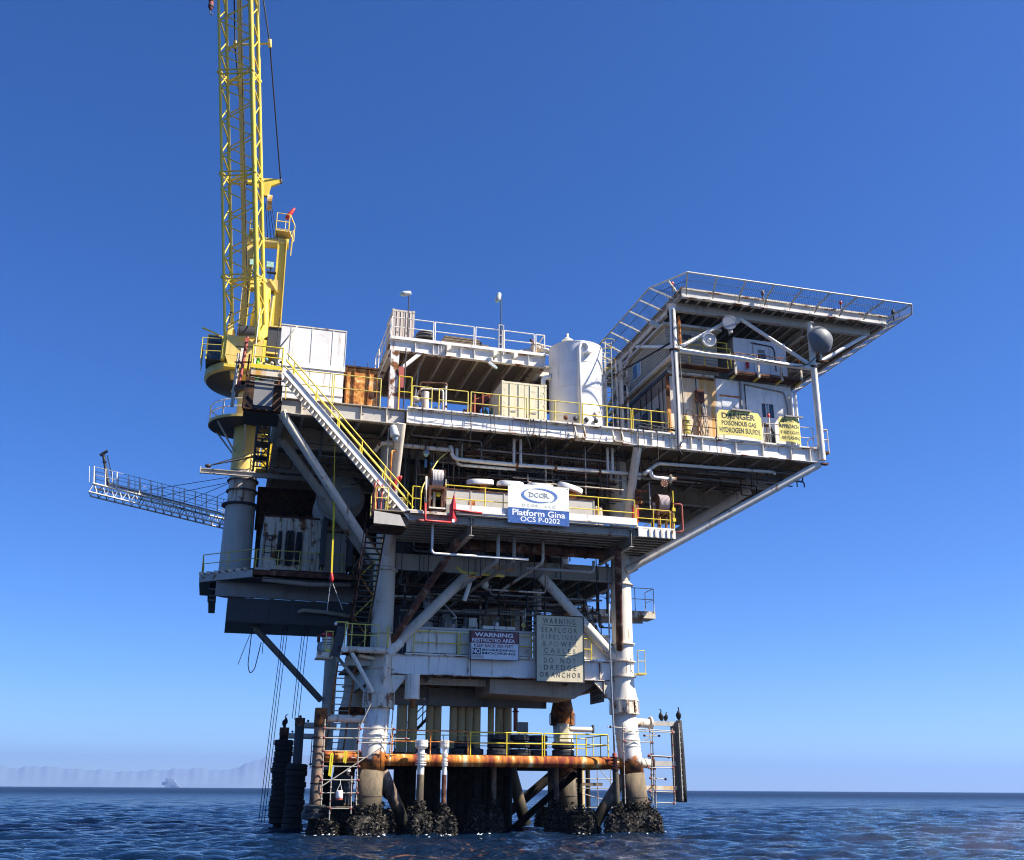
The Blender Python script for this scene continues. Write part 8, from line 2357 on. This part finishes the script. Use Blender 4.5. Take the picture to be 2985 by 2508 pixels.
E_ = [(0, 1), (1, 2), (2, 3), (3, 4), (4, 5), (5, 6), (0, 7), (7, 8), (8, 9), (9, 10), (0, 11), (11, 12), (12, 13), (13, 14), (3, 15), (15, 16), (16, 17), (17, 18), (3, 19), (19, 20), (20, 21), (21, 22)]
me = skinned('body', J, E_, 0, 2)
me.materials.clear()
for k in ('jeans', 'shirt', 'skin', 'boot'):
    me.materials.append(M[k])
for p in me.polygons:
    c = p.center
    r_ = (c.x ** 2 + (c.y) ** 2) ** .5
    p.material_index = 3 if c.z < .13 else (2 if (c.z > 1.53 or (c.y > .33 and c.z > 1.0)) else (0 if c.z < .98 and not (c.y > .2 and c.z > .8) else 1))
    p.use_smooth = True
PM = Matrix.Translation((PXx, PYy, PZ)) @ Matrix.Rotation(math.radians(-35), 4, 'Z')
body = raw(wk_, 'body', me, PM)
def pt(x, y, z):
    return PM @ Vector((x, y, z))
for sx, base in ((1, (.17, .42, 1.11)), (-1, (-.11, .44, 1.24))):
    bx0, by0, bz0 = base
    for k in range(4):
        q = [(bx0 + (k - 1.5) * .02, by0 + .01, bz0), (bx0 + (k - 1.5) * .022, by0 + .06, bz0 + .01), (bx0 + (k - 1.5) * .02, by0 + .085 - .01 * abs(k - 1.5), bz0 - .02)]
        vs, fs = sweep([pt(*p) for p in q], [.010, .009, .007], 6); mesh_obj(body, 'finger', vs, fs, 'skin', True)
    vs, fs = sweep([pt(bx0 - sx * .025, by0 - .01, bz0), pt(bx0 - sx * .05, by0 + .03, bz0 + .015), pt(bx0 - sx * .045, by0 + .055, bz0 + .01)], [.012, .010, .008], 6); mesh_obj(body, 'thumb', vs, fs, 'skin', True)
for sx in (-1, 1):
    ball(body, 'ear', pt(sx * .085, .04, 1.64), (.015, .025, .03), 'skin'); ball(body, 'eye', pt(sx * .033, .14, 1.66), .012, 'ink')
ball(body, 'nose', pt(0, .155, 1.625), (.014, .02, .022), 'skin'); ball(body, 'mouth', pt(0, .14, 1.575), (.026, .008, .006), 'redrust')
hatm = []
vs, fs = [], []
prof = [(.155, 0), (.16, .01), (.128, .015), (.125, .06), (.105, .11), (.06, .14), (.01, .148)]
for r_, h in prof:
    for k in range(20):
        a = 2 * PI * k / 20
        e = 1.25 if (math.sin(a) > .5 and h < .014) else 1.0
        vs.append(pt(r_ * .95 * math.cos(a), .045 + r_ * 1.12 * e * math.sin(a), 1.675 + h))
for i in range(len(prof) - 1):
    for k in range(20):
        a, b = i * 20 + k, i * 20 + (k + 1) % 20
        fs.append((a, b, b + 20, a + 20))
fs += [tuple(range(19, -1, -1)), tuple(range(len(vs) - 20, len(vs)))]
mesh_obj(wk_, 'hard_hat', vs, fs, 'hat', True)

# ---------------------------------------------------------------- cormorants
def bird(x, y, z, head, label, s=1.0, stretch=0.0):
    """head: +1 looks right, -1 left, 0 towards the boat"""
    t = thing('cormorant', label, 'bird', (x, y, z), 'cormorants perched on the fender and piles')
    hx = head if head else 0.25
    pts = [(-.10 * hx, .06, -.06), (-.07 * hx, .04, .06), (-.03 * hx, 0, .16), (.0, -.02, .28), (.03 * hx, -.03, .38), (.02 * hx, -.03, .44), (.0, -.03, .50), (.0, -.03, .56 + stretch), (.03 * hx, -.04, .605 + stretch), (.075 * hx, -.05, .62 + stretch), (.11 * hx, -.06, .618 + stretch)]
    rad = [.02, .055, .095, .115, .095, .06, .036, .030, .036, .026, .012]
    Mx = Matrix.Translation((x, y, z + .06)) @ Matrix.Diagonal((s, s, s, 1))
    vs, fs = sweep([Mx @ Vector(p) for p in pts], [r * s for r in rad], 12)
    b = mesh_obj(t, 'body', vs, fs, 'feather', True)
    vs, fs = sweep([Mx @ Vector((.105 * hx, -.058, .62 + stretch)), Mx @ Vector((.15 * hx, -.07, .622 + stretch)), Mx @ Vector((.195 * hx, -.085, .61 + stretch))], [.012 * s, .008 * s, .004 * s], 6); mesh_obj(t, 'beak', vs, fs, 'beak', True)
    for sx in (-1, 1):
        vs, fs = sweep([Mx @ Vector((sx * .085, -.0, .33)), Mx @ Vector((sx * .10 - .02 * hx, .02, .2)), Mx @ Vector((sx * .07 - .07 * hx, .05, .02))], [(.03 * s, .06 * s), (.035 * s, .07 * s), (.01 * s, .02 * s)], 8); mesh_obj(t, 'wing', vs, fs, 'feather', True)
        tube(t, 'leg', Mx @ Vector((sx * .05, -.01, -.06)), Mx @ Vector((sx * .05, -.01, .1)), .014 * s, 'feather', 6)
        ball(t, 'foot', Mx @ Vector((sx * .05, -.05, -.055)), (.03 * s, .05 * s, .01 * s), 'feather')
    return t
bird(16.66, 1, 6.06, -1, 'slim upright cormorant on the pale arm looking left', .98, .03)
bird(16.98, 1, 6.06, .5, 'shorter hunched cormorant standing on the pale arm beside the slim one', .82, -.05)
bird(17.8, 1.05, 6.15, -.4, 'cormorant perched on top of the black rubber fender', 1.05, .03)
bird(-4.22, 9, 5.75, 1, 'lone cormorant on the outermost dark mooring pile', 1.0, .03)

# ---------------------------------------------------------------- foam at the legs
rg = random.Random(77)
fo = MB()
for cx, cy, n, r in ((-.5, -1.55, 20, 1.1), (14.6, -1.5, 14, 1.1), (-2.4, -1.2, 12, .9), (2.3, -1.9, 9, .7), (3.5, -1.9, 9, .7), (5.2, -2.0, 7, .6), (11.5, -.6, 7, 1), (13.1, -1.8, 7, .6), (9.0, 6, 6, 1.5), (-4.6, 6, 8, 1.2), (16.4, -1.0, 5, .5)):
    for k in range(n):
        x, y = cx + rg.gauss(0, r * .5), cy + rg.gauss(0, .45)
        L_, w_ = rg.uniform(.02, .10), rg.uniform(.015, .05)
        z = .10 + rg.uniform(-.05, .08)
        m_ = 7
        pts = []
        for j in range(m_):
            t_ = 2 * PI * j / m_
            e = rg.uniform(.5, 1.3)
            pts.append((x + L_ * e * math.cos(t_), y + w_ * e * math.sin(t_), z + rg.uniform(-.02, .02)))
        pts.append((x, y, z + .03))
        fo.add(pts, [(j, (j + 1) % m_, m_) for j in range(m_)])
o = fo.done(None, 'foam', 'foam')
o['kind'] = 'stuff'; o['label'] = 'small white flecks of foam where the swell breaks on the legs'
